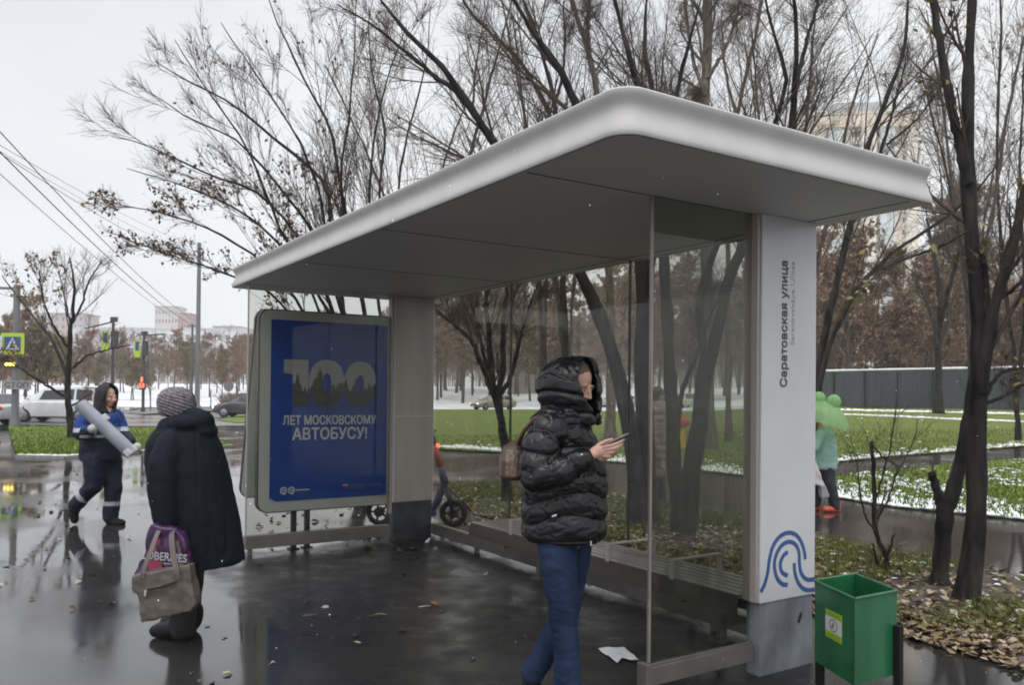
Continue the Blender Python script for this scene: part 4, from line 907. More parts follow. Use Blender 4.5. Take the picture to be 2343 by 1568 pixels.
tree('bare_tree', 'tall thin tree at the right edge of the picture with pale stems and sparse leaves', (2330, 1010),
     [([(2330, 1010), (2322, 850), (2290, 560), (2282, 300), (2290, 50), (2288, -60)], 5, 2), ([(2326, 940), (2345, 700), (2335, 400), (2345, 100)], 5, 2)],
     limbs=12, br=7, tw=6, lim_len=.22, ang=38, rmin=.006, t0=.3, twigm=M_twigp, leaves_=(300, .10, M_yl, None))
# -- slender trees further back, whose tops fill the sky above the roof
for i, (px, dep, lean) in enumerate(((955, 28, 190), (1245, 27, -60), (1300, 31, -130), (1478, 30, 40), (1765, 24, -40), (1800, 29, 60), (1830, 26, 150), (2228, 28, -90), (2222, 25, 110))):
    h_ = rng.uniform(-60, 120); b0 = 905 + 3016 / dep
    tree('slender_tree', 'slender grey bare tree in the thicket behind the shelter, seen mostly above its roof', (px, b0),
         [([(px, b0), (px + lean * .15, 700), (px + lean * .5, 450), (px + lean * .8, 240), (px + lean * 1.2, h_)], 7, 1.2), ([(px, b0), (px - lean * .1, 640), (px - lean * .5, 400), (px - lean * 1.1, 150)], 5, 1.2)],
         dep=dep, barkm=M_barkm, twigm=M_twigp, limbs=13, br=7, tw=5, lim_len=.27, ang=40, t0=.3, rmin=.0075, group='slender trees of the thicket behind the shelter')
# -- small tree on the left lawn
tree('bare_tree', 'young dark bare tree on the bright lawn at left, next to the worker', (166, 1006),
     [([(166, 1008), (160, 960), (154, 900), (158, 830), (162, 760), (168, 700), (170, 640), (160, 590)], 8, 1.2), ([(158, 880), (130, 800), (90, 740), (40, 680), (5, 630)], 4, 1), ([(156, 915), (120, 890), (70, 860), (20, 825)], 3.5, 1),
      ([(160, 800), (125, 750), (100, 690), (90, 620)], 3.5, 1), ([(165, 740), (190, 690), (205, 640), (240, 590)], 3, 1), ([(158, 850), (200, 815), (250, 800), (300, 790)], 2.5, 1), ([(156, 930), (180, 920), (215, 895)], 2, .8), ([(164, 750), (150, 690), (135, 620)], 2.5, 1)],
     limbs=7, br=5, tw=4, lim_len=.3, ang=40, rmin=.0065, t0=.3, twigm=M_twigp, leaves_=(420, .11, [M_bl[0], M_bl[2], mat('olive_leaf', (.14, .11, .03), .6)], lambda p: p[:, 0] < -.6))

# -- woods beyond: a few kinds of tree, copied
def wood_tree(h, seed, twigm, leafm=None, nleaf=0, ls=.3, limbs=26, spread=.34, trunks=1, barkm=None, name='wood_tree'):
    global rng
    keep = rng; rng = np.random.default_rng(seed); T = bpy.data.objects.new(name, None); C.objects.link(T)
    st = Twigs(); SP = []; SR = []
    for i in range(trunks):
        x, y = (rng.normal(0, .25, 2) if trunks > 1 else (0, 0)); tx, ty = rng.normal(0, .05 * h, 2) * (2 if trunks > 1 else 1)
        Q = resample([(x, y, 0), (x + tx * .2, y + ty * .2, h * .3), (x + tx * .6, y + ty * .6, h * .65), (x + tx, y + ty, h)], 26); SP.append(Q); SR.append(np.linspace(1, .12, 26) * h * .014)
    SP = np.array(SP); SR = np.array(SR); st.add(SP, SR, 7); link('trunk', st.mesh('trunk', barkm or M_barkm), T)
    c = Twigs(); L1, R1 = spawn(SP, SR, limbs // trunks, .2, .97, 44, 14, spread * 1.1, 6, .13, .14, .5, .02, tp=.4); c.add(L1, R1, 4)
    L2, R2 = spawn(L1, R1, 7, .1, .98, 40, 14, .5, 4, .12, .15, .6, .014); c.add(L2, R2, 3)
    L3, R3 = spawn(L2, R2, 5, .1, .98, 42, 14, .55, 3, .1, .15, .7, .010, lmin=.5); c.add(L3, R3, 3)
    link('crown', c.mesh('crown', twigm), T)
    if nleaf: leaf_cloud(L3, nleaf, ls, leafm, 'withered_leaves', T, t0=0)
    rng = keep; return T
M_ol = [mat('leaf_olive', (.19, .155, .06), .7), mat('leaf_olive_dark', (.12, .10, .05), .7), mat('leaf_russet', (.22, .135, .06), .7)]
M_or = [mat('leaf_orange_brown', (.30, .16, .055), .7), mat('leaf_gold', (.30, .19, .07), .7)]
M_br = [mat('leaf_dull_brown', (.26, .165, .105), .75, spec=.1), mat('leaf_grey_brown', (.23, .16, .115), .75, spec=.1)]
protos = {
    'bare': wood_tree(13, 1, M_twigr, M_br, 6000, .24), 'bare2': wood_tree(12, 2, M_twigp, M_br, 700, .2, 30, .38),
    'olive': wood_tree(11, 3, M_twigr, M_ol, 7000, .26, 26, .36), 'orange': wood_tree(11, 4, M_twigr, M_or, 9000, .24, 30, .3), 'bush': wood_tree(7.5, 5, M_twigr, M_br, 3000, .18, 30, .5, 3), 'tall': wood_tree(20, 6, M_twigr, M_br + M_ol[2:], 9500, .30, 36, .30)}
used = set()
WL = {'bare': ('wood_tree', 'hazy brown bare tree in the wood beyond the snow field', 'bare trees of the far wood'), 'bare2': ('wood_tree', 'hazy grey leafless tree in the wood beyond the snow field', 'grey leafless trees of the far wood'),
      'olive': ('wood_tree', 'olive-brown tree still in leaf in the wood beyond the road', 'olive trees of the far wood'), 'orange': ('wood_tree', 'orange-leaved tree among the far trees left of the advertising box', 'orange trees of the far wood'),
      'bush': ('shrub_tree', 'dense brown shrubby tree growing behind the dark metal fence', 'shrubby trees behind the fence'), 'tall': ('wood_tree', 'tall brown tree in the far wood seen through the back glass', 'tall trees of the far wood')}
def plant(kd, px, dep, s, rz=None):
    p = protos[kd]; o = p if kd not in used else dup(p); used.add(kd); q = D(px, 890, dep)
    o.location = (q.x, q.y, gz(q.x, q.y) - .1); o.rotation_euler = (0, 0, rng.uniform(0, 6.28)); k = s * rng.uniform(.88, 1.12); o.scale = (k, k, k * rng.uniform(.9, 1.1))
    n_, l_, g_ = WL[kd]; tag(o, l_, 'tree', g_); return o
for px in np.linspace(-40, 600, 36): plant(('olive', 'bare', 'olive', 'bare')[rng.integers(0, 4)], px + rng.normal(0, 10), rng.uniform(112, 160), .66)
for px in (548, 572): plant('orange', px, 150, .80)
for px in (300, 345, 220): plant('olive', px, 112, .52)
for px in np.linspace(-60, 140, 9): plant(('olive', 'bare', 'olive')[rng.integers(0, 3)], px + rng.normal(0, 8), rng.uniform(75, 100), .66)
for px in np.linspace(590, 980, 9): plant(('bare', 'bare2', 'bare')[rng.integers(0, 3)], px, rng.uniform(120, 170), .9)
for px in np.linspace(985, 1760, 22): plant(('tall', 'bare', 'bare2', 'olive')[rng.integers(0, 4)], px + rng.normal(0, 12), rng.uniform(110, 160), 1.05)
for px in np.linspace(985, 1750, 26): plant(('tall', 'tall', 'olive')[rng.integers(0, 3)], px + rng.normal(0, 20), rng.uniform(150, 205), 1.15)
for px in np.linspace(1800, 2420, 26): plant(('bush', 'bush', 'bare', 'bush')[rng.integers(0, 4)] , px + rng.normal(0, 8), rng.uniform(52, 80), 1.0)
for px in np.linspace(1800, 2420, 10): plant('bare2', px + rng.normal(0, 20), rng.uniform(70, 95), 1.05)
for px in np.linspace(990, 1745, 20): plant(('bare', 'bare', 'olive', 'orange')[rng.integers(0, 3)], px + rng.normal(0, 14), rng.uniform(96, 135), 1.25)
# the farthest wood reads as one mass
t_ = Twigs(); Pb = []
for i in range(900):
    px = rng.uniform(-150, 2600); dep = rng.uniform(205, 260); q = D(px, 890, dep); Pb.append([(q.x, q.y, gz(q.x, q.y) - .3), (q.x + rng.normal(0, .5), q.y, gz(q.x, q.y) + 6), (q.x + rng.normal(0, 1), q.y, gz(q.x, q.y) + rng.uniform(9, 15))])
Pb = np.array(Pb); Rb = np.tile(np.array([[.14, .1, .05]]), (900, 1)); t_.add(Pb, Rb, 3)
a1, r1 = spawn(Pb, Rb, 16, .1, 1, 42, 14, .3, 3, .15, .15, .5, .035); t_.add(a1, r1, 3)
a2, r2 = spawn(a1, r1, 5, .1, 1, 45, 14, .6, 3, .1, .15, .7, .03); t_.add(a2, r2, 3)
fw_ = link('distant_wood', t_.mesh('distant_wood', M_twigr, smooth=False)); kind(fw_, 'stuff')
# ================================================================ fence, buildings
M_fen = mat('fence_sheet', (.052, .060, .068), .45, metal=.2, col2=(.075, .083, .09), cs=.8, stretch=(1, 1, .2))
f0, f1 = GZ(1780, 933.5), GZ(2520, 946.5)
FE = empty('metal_fence', f0, 'long dark grey corrugated metal fence with a snow-covered top at the back of the lawn', 'fence')
d = f1 - f0; d.z = 0; Lf = d.length; d.normalize(); nrm = Vector((-d.y, d.x, 0)); fh = 78 / F * f0.y * .99
npn = 10
def fz(u): p = f0 + d * u; return gz(p.x, p.y) - f0.z
mb = MB(); k = int(Lf / .12)
for i in range(k):
    u0, u1 = Lf * i / k, Lf * (i + 1) / k; o0 = .02 * (i % 2); o1 = .02 * ((i + 1) % 2)
    z0, z1 = fz(u0), fz(u1); p0 = d * u0 + nrm * o0; p1 = d * u1 + nrm * o1
    mb.add([(p0.x, p0.y, z0 + .02), (p1.x, p1.y, z1 + .02), (p1.x, p1.y, z1 + fh), (p0.x, p0.y, z0 + fh)], [(0, 1, 2, 3)])
fs_ = mb.build('fence_sheet', M_fen, FE); md = fs_.modifiers.new('s', 'SOLIDIFY'); md.thickness = .01
mb = MB()
for i in range(k // 6):
    u0, u1 = Lf * i * 6 / k, Lf * (i + 1) * 6 / k + .002; a, b = d * u0 + nrm * .01, d * u1 + nrm * .01
    mb.tube([(a.x, a.y, fz(u0) + fh + .03), (b.x, b.y, fz(u1) + fh + .03)], .075 + .012 * math.sin(i * 1.3), 6)
mb.build('snow_cap', M_snow, FE)
for i in range(npn):
    u = Lf * i / (npn - 1); p = d * u - nrm * .06; mb = MB(); mb.box((p.x, p.y, fz(u) + fh / 2 - .05), (.09, .09, fh - .1), 0, Matrix.Rotation(math.atan2(d.y, d.x), 3, 'Z')); mb.build('fence_post', M_plinthd, FE)

def facade(mb, p, wdir, z0, z1, a, b, depth=.12, mi=0): pass
M_win = mat('far_window', (.10, .115, .13), .25)
def building(name, label, cat, pxl, pxr, ytop, dep, col, rows, cols, winw=.5, winh=.5, depth=14, stripes=None, turn=0., roof=True, z0=None, ybase=None):
    a, b = D(pxl, 890, dep), D(pxr, 890, dep); W_ = (b - a).length; c = (a + b) / 2; zb = gz(c.x, c.y) - 1 if z0 is None else z0
    H_ = EYE + ((893 + .0096 * (pxl + pxr) / 2 - ytop) / F) * dep - zb
    B_ = empty(name, (c.x, c.y, zb), label, cat, turn)
    m_ = mat('render_' + name + str(int(pxl)), col, .85, col2=tuple(q * .86 for q in col[:3]), cs=.12, stretch=(1, 1, .4))
    mb = MB(); mb.span((-W_ / 2, 0, 0), (W_ / 2, depth, H_)); mb.build('wall', m_, B_)
    if roof: mb = MB(); mb.span((-W_ / 2 - .4, -.4, H_ + .01), (W_ / 2 + .4, depth + .4, H_ + .7)); mb.build('roof', mat('parapet_' + name + str(int(pxl)), tuple(q * .75 for q in col[:3]), .8), B_)
    cw, ch = W_ / cols, (H_ - 1.5) / rows
    me = None
    for r in range(rows):
        for q in range(cols):
            x = -W_ / 2 + cw * (q + .5); z = 1.2 + ch * (r + .5)
            if me is None:
                w_ = MB(); w_.span((-cw * winw / 2, -.06, -ch * winh / 2), (cw * winw / 2, .05, ch * winh / 2)); me = w_.mesh('window', M_win)
            link('window', me, B_, (x, 0, z))
    if stripes:
        for u0, u1, cc, pr in stripes:
            mb = MB(); mb.span((-W_ / 2 + W_ * u0, -pr, .3), (-W_ / 2 + W_ * u1, -.07, H_ - .6)); mb.build('balcony_bay', mat('bay_%d_%d' % (pxl, u0 * 100), cc, .7, col2=tuple(v * .7 for v in cc[:3]), cs=.5, stretch=(.2, .2, 1.6)), B_)
    return B_
building('office_block', 'long low white building with rows of small windows far beyond the road', 'building', 165, 600, 757, 330, (.55, .56, .57), 4, 24, .42, .40, 16)
building('apartment_tower', 'reddish tower block far away left of the lamp pole', 'building', 405, 432, 722, 420, (.34, .20, .17), 9, 4, .4, .4, 12)
building('apartment_tower', 'pale beige slab block behind the reddish tower', 'building', 352, 404, 706, 450, (.48, .44, .41), 9, 7, .4, .4, 12)
building('apartment_tower', 'distant purplish-grey block right of the lamp pole', 'building', 486, 548, 752, 430, (.36, .30, .31), 6, 9, .4, .45, 12)
building('apartment_tower', 'faint brownish block at the far left behind the trees', 'building', 40, 190, 722, 380, (.34, .28, .26), 9, 11, .4, .45, 14)
TW = building('apartment_tower', 'tall cream and teal apartment tower with orange top behind the trees at right', 'building', 1872, 2096, 262, 210, (.70, .62, .50), 22, 4, .3, .42, 24,
    stripes=[(.10, .24, (.52, .55, .53, 1), 1.3), (.42, .56, (.75, .69, .58, 1), 1.6), (.60, .74, (.52, .56, .54, 1), 1.2), (.86, .97, (.75, .68, .56, 1), 1.5)], turn=rad(-6))
wl_ = D(1872, 890, 210); wr_ = D(2096, 890, 210); W_ = (wr_ - wl_).length; hh = [c for c in TW.children if c.name.startswith('wall')][0].dimensions.z
hh = max(v.co.z for v in [c for c in TW.children if c.name.startswith('wall')][0].data.vertices)
mb = MB(); mb.span((-W_ / 2 - .15, -1.75, hh - 3.6), (W_ / 2 + .15, -.02, hh - .9)); mb.build('orange_band', mat('orange_band', (.56, .45, .33), .7, col2=(.6, .52, .41), cs=.3), TW)
mb = MB(); mb.span((-W_ * .3, 3, hh + .72), (W_ * .22, 16, hh + 4.2)); mb.build('roof_block', mat('roof_block', (.36, .36, .36), .8), TW)
building('apartment_tower', 'grey-green apartment block standing lower and nearer the right edge behind the trees', 'building', 2180, 2420, 560, 240, (.36, .33, .30), 12, 8, .4, .45, 20)
building('apartment_tower', 'pale bluish high block glimpsed through the back glass between dark trunks', 'building', 1572, 1622, 420, 330, (.42, .46, .48), 18, 5, .4, .45, 16)
building('pavilion', 'low beige flat-roofed pavilion behind the snow, left of the woman in black', 'building', 1172, 1236, 848, 150, (.30, .25, .20), 1, 3, .22, .5, 8)

# ================================================================ poles, signals, signs
M_pole = mat('pole_grey', (.13, .13, .135), .6, col2=(.19, .19, .195), cs=2, stretch=(1, 1, .2))
M_poled = mat('pole_dark', (.05, .05, .052), .6)
M_lime = mat('signal_lime', (.42, .56, .03), .5); M_signblue = mat('sign_blue', (.035, .08, .2), .5); M_signw = mat('sign_white', (.55, .57, .6), .5)
M_amber = mat('amber_lamp', (1, .75, .12), .3, emit=(1, .72, .15), es=3.2); M_redl = mat('red_lamp', (1, .12, .05), .3, emit=(1, .13, .05), es=3.0); M_white_l = mat('head_lamp', (1, .95, .85), .3, emit=(1, .95, .85), es=2.2)
def pole(name, label, px, ybase, ytop, r0, r1, cat, mt=None, arm=None):
    b = GZ(px, ybase); dep = b.y; h = (ybase - ytop) / F * dep; P_ = empty(name, b, label, cat)
    mb = MB(); mb.tube([(0, 0, 0), (0, 0, h)], [r0, r1], 12); mb.tube([(0, 0, 0), (0, 0, .35)], [r0 * 1.5, r0 * 1.4], 12); mb.build('mast', mt or M_pole, P_, True, 40)
    return P_, h, dep / F
PL, h, s = pole('lamp_pole', 'tall grey lamp pole behind the woman in the knit hat', 451, 938, 555, .22, .15, 'pole')
PL, h, s = pole('utility_pole', 'thinner dark pole just left of the tall lamp pole', 438, 925, 742, .16, .12, 'pole', M_poled); mb = MB(); mb.box((0, 0, h - .2), (1.2, .1, .1)); mb.build('cross_arm', M_poled, PL)
SP_, h, s = pole('sign_pole', 'thick grey pole at the left edge carrying the crossing sign and yellow lamps', 34, 975, 652, .15, .13, 'pole')
mb = MB(); mb.tube([(0, 0, h - .15), (-3.2, .6, h - .02)], .06, 8); mb.build('arm', M_pole, SP_)
for i in range(3): mb = MB(); mb.ell(((i - 1) * .16 - .10, -.24, (975 - 834) * s), (.075, .05, .075)); mb.build('amber_lamp', M_amber, SP_, True)
mb = MB(); mb.span((-.40, -.20, (975 - 841) * s), (.25, -.16, (975 - 827) * s)); mb.build('lamp_box', M_poled, SP_)
CS = empty('crossing_sign', (SP_.location.x, SP_.location.y - .3, (975 - 788) * s), 'square blue crossing sign with lime yellow border on the left pole', 'sign')
q = 22 * s
mb = MB(); mb.span((-q * 1.1, -.02, -q * 1.1), (q * 1.28, 0, q * 1.12)); mb.build('border', M_lime, CS); mb = MB(); mb.span((-q * .75, -.03, -q * .72), (q * .93, -.021, q * .74)); mb.build('blue_field', M_signblue, CS)
mb = MB(); mb.prism([(-q * .62, -q * .62), (q * .80, -q * .62), (q * .09, q * .66)], -.036, -.031, 1); mb.build('white_triangle', M_signw, CS)
mb = MB(); z_ = q * .42
mb.tube([(q * .09, -.042, q * .12), (q * .02, -.042, -q * .18), (-q * .16, -.042, -q * .5)], .028, 6); mb.tube([(q * .05, -.042, -q * .18), (q * .26, -.042, -q * .5)], .028, 6); mb.tube([(q * .1, -.042, q * .08), (q * .3, -.042, -q * .12)], .02, 6); mb.tube([(q * .06, -.042, q * .08), (-q * .12, -.042, -q * .1)], .02, 6); mb.ell((q * .10, -.042, q * .28), (.045, .01, .05)); mb.build('walking_figure', M_poled, CS)
NB = empty('notice_board', (SP_.location.x - .62, SP_.location.y - .42, (975 - 790) * s), 'white notice plate beside the crossing sign at the left edge', 'sign'); mb = MB(); mb.span((-.42, -.02, -.40), (.28, 0, .38)); mb.build('plate', M_signw, NB); mb = MB(); mb.span((-.36, -.026, .10), (.2, -.021, .16)); mb.build('printed_line', M_signblue, NB)
ST = empty('stop_board', (SP_.location.x + .15, SP_.location.y - .28, (975 - 881) * s), 'weathered white board reading СТОП on the left pole', 'sign'); mb = MB(); mb.span((-.55, -.02, -.20), (.70, 0, .19)); mb.build('plate', mat('weathered_white', (.30, .30, .29), .6, col2=(.22, .22, .21), cs=4), ST)
text_mesh('lettering', 'СТОП', .3, M_poled, ST, Matrix(((1, 0, 0, -.42), (0, 0, -1, -.024), (0, 1, 0, -.11), (0, 0, 0, 1))), .004, width=(1.0, .22))
def signal(label, px, ybase, ytop, ysig, arm_to=None, side=-1):
    S_, h, s = pole('traffic_light', label, px, ybase, ytop, .11, .08, 'traffic light', M_poled)
    z = (ybase - ysig) * s; mb = MB(); mb.box((.10, 0, z), (.34, .34, 1.05), 0, None, .03); mb.build('signal_head', M_poled, S_)
    mb = MB(); mb.box((side * .38, -.22, z - .05), (.42, .03, 1.25)); mb.build('lime_backboard', M_lime, S_); mb = MB(); mb.box((side * .38, -.242, z + .12), (.26, .012, .62)); mb.build('blue_plate', M_signblue, S_)
    if arm_to: mb = MB(); mb.tube([(0, 0, h - .15), (arm_to[0], .5, h + arm_to[1])], .05, 8); mb.box((.05, 0, h), (.4, .2, .3)); mb.build('arm', M_poled, S_)
    return S_, h, s
S_, h, s = signal('traffic light with long left arm and lime yellow backboard behind the worker', 256, 951, 731, 778, (-2.0, -.55))
S_, h, s = signal('traffic light carrying the glowing red pedestrian signal left of the woman in the knit hat', 327, 944, 763, 797, (1.3, 0))
z = (944 - 876) * s; mb = MB(); mb.box((0, -.16, z), (.48, .2, 1.02), 0, None, .03); mb.build('pedestrian_signal', M_poled, S_)
mb = MB(); mb.ell((0, -.27, z + .34), (.07, .02, .07)); mb.tube([(0, -.27, z + .27), (0, -.27, z + .05)], [.09, .06], 8); mb.build('red_man', M_redl, S_)
text_mesh('countdown', '53', .4, M_redl, S_, Matrix(((1, 0, 0, -.17), (0, 0, -1, -.272), (0, 1, 0, z - .36), (0, 0, 0, 1))), .012, width=(.34, .30))
for px, yb, yt, lb in ((344, 940, 770, 'thin grey post right of the red pedestrian signal'), (482, 937, 893, 'thin bare marker post in the snow'), (523, 936, 890, 'thin post with a small round sign seen from behind')):
    P_, h, s = pole('road_post', lb, px, yb, yt, .05, .045, 'post')
    if px == 523: mb = MB(); mb.tube([(0, -.04, h + .2), (0, -.06, h + .2)], .45, 16); mb.build('round_sign', M_pole, P_)
# overhead cables
def cable(name, label, a, b, sag, r, n=22):
    mb = MB(); mb.tube([a.lerp(b, i / n) - Vector((0, 0, sag * 4 * (i / n) * (1 - i / n))) for i in range(n + 1)], r, 5); tag(mb.build(name, M_dark, None, True), label, 'cable')
cable('overhead_cable', 'thick twisted overhead cable falling steepest from the left edge', D(-330, 10, 13), D(440, 745, 62), .5, .016)
cable('overhead_cable', 'overhead cable nearly touching the thick one and ending lower', D(-120, 170, 16), D(448, 735, 64), .5, .014)
cable('overhead_cable', 'lone thin overhead cable below all the others', D(-250, 170, 15), D(436, 752, 63), .4, .010)
cable('overhead_cable', 'upper thin overhead cable running into the bare boughs', D(-400, 90, 14), D(452, 562, 66), .45, .008)
cable('overhead_cable', 'second thin overhead cable close under the upper one', D(-400, 98, 14), D(452, 578, 66), .5, .007)
cable('overhead_cable', 'lowest of the three thin overhead cables that reach the lamp pole', D(-300, 150, 14), D(452, 597, 66), .55, .010)

# ================================================================ cars
M_tyre = mat('tyre_rubber', (.015, .015, .016), .8); M_rim = mat('alloy_rim', (.25, .25, .26), .4, metal=.7); M_cglass = mat('car_glass', (.012, .014, .016), .06, coat=.5); M_trim = mat('black_trim', (.015, .015, .016), .5); M_rlamp = mat('tail_lamp', (.5, .02, .01), .25, emit=(1, .10, .03), es=.05)
def car(label, px, ybase, heading, L_, W_, H_, paint, style, lights=False, tail=False, snow=False):
    b = GZ(px, ybase); A_ = empty('parked_car' if not lights else 'car', b, label, 'car', heading)
    h = W_ / 2; e = L_ / 2  # +x = front
    if style == 'van': low = [(-e, .45, .95, .90), (-e + .08, .28, 1.02, .98), (-e * .4, .22, 1.05, 1), (.25 * e, .22, 1.05, 1), (.55 * e, .22, 1.02, 1), (.86 * e, .24, .92, .96), (.97 * e, .3, .78, .88), (e, .42, .66, .78)]; gh = [(-e + .06, 1.0, 1.02), (-e + .22, 1.0, H_ - .06), (-e * .5, 1.03, H_), (.02 * e, 1.03, H_ - .02), (.2 * e, 1.03, H_ - .10), (.68 * e, 1.0, 1.06)]
    else: low = [(-e, .42, .80, .86), (-e + .1, .28, .92, .95), (-e * .5, .2, .95, 1), (.2 * e, .2, .93, 1), (.45 * e, .2, .92, 1), (.8 * e, .22, .80, .95), (.95 * e, .28, .68, .86), (e, .4, .58, .74)]; gh = [(-e + .12, .88, .95), (-e + .55, .9, H_ - .09), (-e * .35, .93, H_), (.02 * e, .93, H_ - .03), (.14 * e, .92, H_ - .12), (.52 * e, .9, .94)]
    mb = MB(); rings = []
    vs = []; n = 12; fs = []
    for x, z0, z1, k in low:
        y = h * k; zm = z0 + (z1 - z0) * .55
        vs += [(x, -y * .8, z0), (x, -y * .96, z0 + .08), (x, -y, zm), (x, -y * .985, z1 - .08), (x, -y * .9, z1), (x, -y * .45, z1 + .025), (x, y * .45, z1 + .025), (x, y * .9, z1), (x, y * .985, z1 - .08), (x, y, zm), (x, y * .96, z0 + .08), (x, y * .8, z0)]
    for i in range(len(low) - 1):
        for k in range(n): fs.append((i * n + k, i * n + (k + 1) % n, (i + 1) * n + (k + 1) % n, (i + 1) * n + k))
    fs += [tuple(range(n)), tuple((len(low) - 1) * n + k for k in range(n - 1, -1, -1))]; mb.add(vs, fs, 0)
    BD = mb.build('body', [paint], A_, True, 35)
    def section(g, i0, i1, o, mi, mb, zlo=0, zhi=1, topk=.78):
        vs = []
        for x, z0, z1 in g[i0:i1 + 1]:
            f_ = lambda t: h * ((.93 - .0) * (1 - t) + topk * t) + o
            za, zb_ = z0 + (z1 - z0) * zlo, z0 + (z1 - z0) * zhi
            vs += [(x, -f_(zlo), za), (x, -f_(zhi), zb_), (x, f_(zhi), zb_), (x, f_(zlo), za)]
        fs = []
        for i in range(i1 - i0):
            for k in range(4): fs.append((i * 4 + k, i * 4 + (k + 1) % 4, (i + 1) * 4 + (k + 1) % 4, (i + 1) * 4 + k))
        fs += [(3, 2, 1, 0), tuple((i1 - i0) * 4 + k for k in range(4))]; mb.add(vs, fs, mi)
    mb = MB(); section(gh, 0, len(gh) - 1, 0, 0, mb); mb.build('cabin', paint, A_, True, 30)
    for sgn in (-1, 1):   # side windows, windscreen and rear window lie a few mm proud
        for i0, i1 in ((1, 2), (2, 4)):
            g0, g1 = gh[i0], gh[i1]; vs = []
            for (x, z0, z1), dx in ((g0, .06), (g1, -.05)):
                for t in (.12, .86): vs.append((x + dx + (.28 * (1 - t) * (1 if i1 == 4 and dx < 0 else 0)), sgn * (h * (.93 * (1 - t) + .78 * t) + .006), z0 + (z1 - z0) * t))
            mb = MB(); mb.add([vs[0], vs[1], vs[3], vs[2]], [(0, 1, 2, 3)]); w_ = mb.build('side_window', M_cglass, A_); w_.modifiers.new('s', 'SOLIDIFY').thickness = .006
    for nm, g0, g1 in (('windscreen', gh[4], gh[5]), ('rear_window', gh[1], gh[0])):
        dx = .012 if nm == 'windscreen' else -.012; vs = []
        for (x, z0, z1), t in ((g0, .97), (g1, .97)):
            zz = z1 + .006; yy = h * .74; vs += [(x + dx, -yy, zz), (x + dx, yy, zz)]
        mb = MB(); mb.add([vs[0], vs[1], vs[3], vs[2]], [(0, 1, 2, 3)]); w_ = mb.build(nm, M_cglass, A_); w_.modifiers.new('s', 'SOLIDIFY').thickness = .006
    R_ = .33 if style == 'van' else .31
    for x in (-e * .62, e * .62):
        for sgn in (-1, 1):
            mb = MB(); y = sgn * (h - .10); mb.tube([(x, y - .11, R_), (x, y - .10, R_), (x, y + .10, R_), (x, y + .11, R_)], [R_ * .92, R_, R_, R_ * .92], 20); wh = mb.build('wheel', M_tyre, A_, True, 40)
            mb = MB(); mb.tube([(x, y + sgn * .108, R_), (x, y + sgn * .122, R_)], [R_ * .66, R_ * .6], 16); mb.build('rim', M_rim, wh, True, 40)
            mb = MB(); mb.tube([(x, sgn * (h * .985 - .02), R_), (x, sgn * (h + .006), R_)], [R_ * 1.2, R_ * 1.2], 20)
    zl = low[-2][2] - .12
    for sgn in (-1, 1):
        mb = MB(); mb.ell((e * .955, sgn * h * .66, zl + .02), (.10, .17, .075)); mb.build('headlight', M_white_l if lights else M_signw, A_, True)
        mb = MB(); mb.ell((-e + .05, sgn * h * .84, low[0][2] + (.15 if style == 'van' else -.06)), (.07, .10, .2 if style == 'van' else .11)); mb.build('tail_light', M_rlamp if not tail else M_redl, A_, True)
        mb = MB(); mb.ell((.5 * e, sgn * (h + .09), low[3][2] + .10), (.07, .11, .075)); mb.build('wing_mirror', paint, A_, True)
    mb = MB(); mb.box((e - .005, 0, .46), (.05, W_ * .55, .16), 0, None, .02); mb.build('grille', M_trim, A_)
    mb = MB(); mb.box((e + .022, 0, .36), (.012, .52, .11)); mb.build('number_plate', M_signw, A_)
    if snow: mb = MB(); mb.loft([((-.35 * e, 0, H_ + .0), e * .55, h * .72, 0), ((-.35 * e, 0, H_ + .035), e * .54, h * .71, 0), ((-.35 * e, 0, H_ + .06), e * .45, h * .6, 0)], 20, 0, 3); mb.build('roof_snow', M_snow, A_, True)
    return A_
P_wht = mat('car_white', (.72, .72, .73), .25, col2=(.58, .58, .58), cs=1.5, coat=.6); P_grey = mat('car_dark_grey', (.035, .036, .04), .25, coat=.7); P_bei = mat('car_beige', (.33, .29, .24), .3, coat=.5); P_sil = mat('car_silver', (.38, .38, .39), .3, metal=.3, coat=.5); P_gw = mat('car_greenish_white', (.45, .47, .43), .3, coat=.5)
car('white minivan with snowy roof and glowing tail lamp on the road behind the worker', 140, 966, math.pi, 4.35, 1.8, 1.72, P_wht, 'van', tail=True, snow=True)
car('light car half out of the picture at the far left edge', -78, 972, math.pi * .98, 4.3, 1.75, 1.45, P_wht, 'hatch')
car('dark grey hatchback with a lit headlamp, half hidden by the advertising box', 570, 955, math.pi, 4.1, 1.75, 1.48, P_grey, 'hatch', lights=True)
car('beige saloon with both headlamps lit, seen through the back glass in front of the snow', 1128, 938, math.radians(215), 4.6, 1.8, 1.45, P_bei, 'hatch', lights=True)
car('silver car with a lit headlamp right of the hood of the woman in black', 1412, 933, math.radians(190), 4.4, 1.8, 1.5, P_sil, 'van', lights=True)
car('greenish white car seen between the dark trunks behind the glass', 1568, 934, math.radians(100), 4.2, 1.8, 1.55, P_gw, 'hatch')

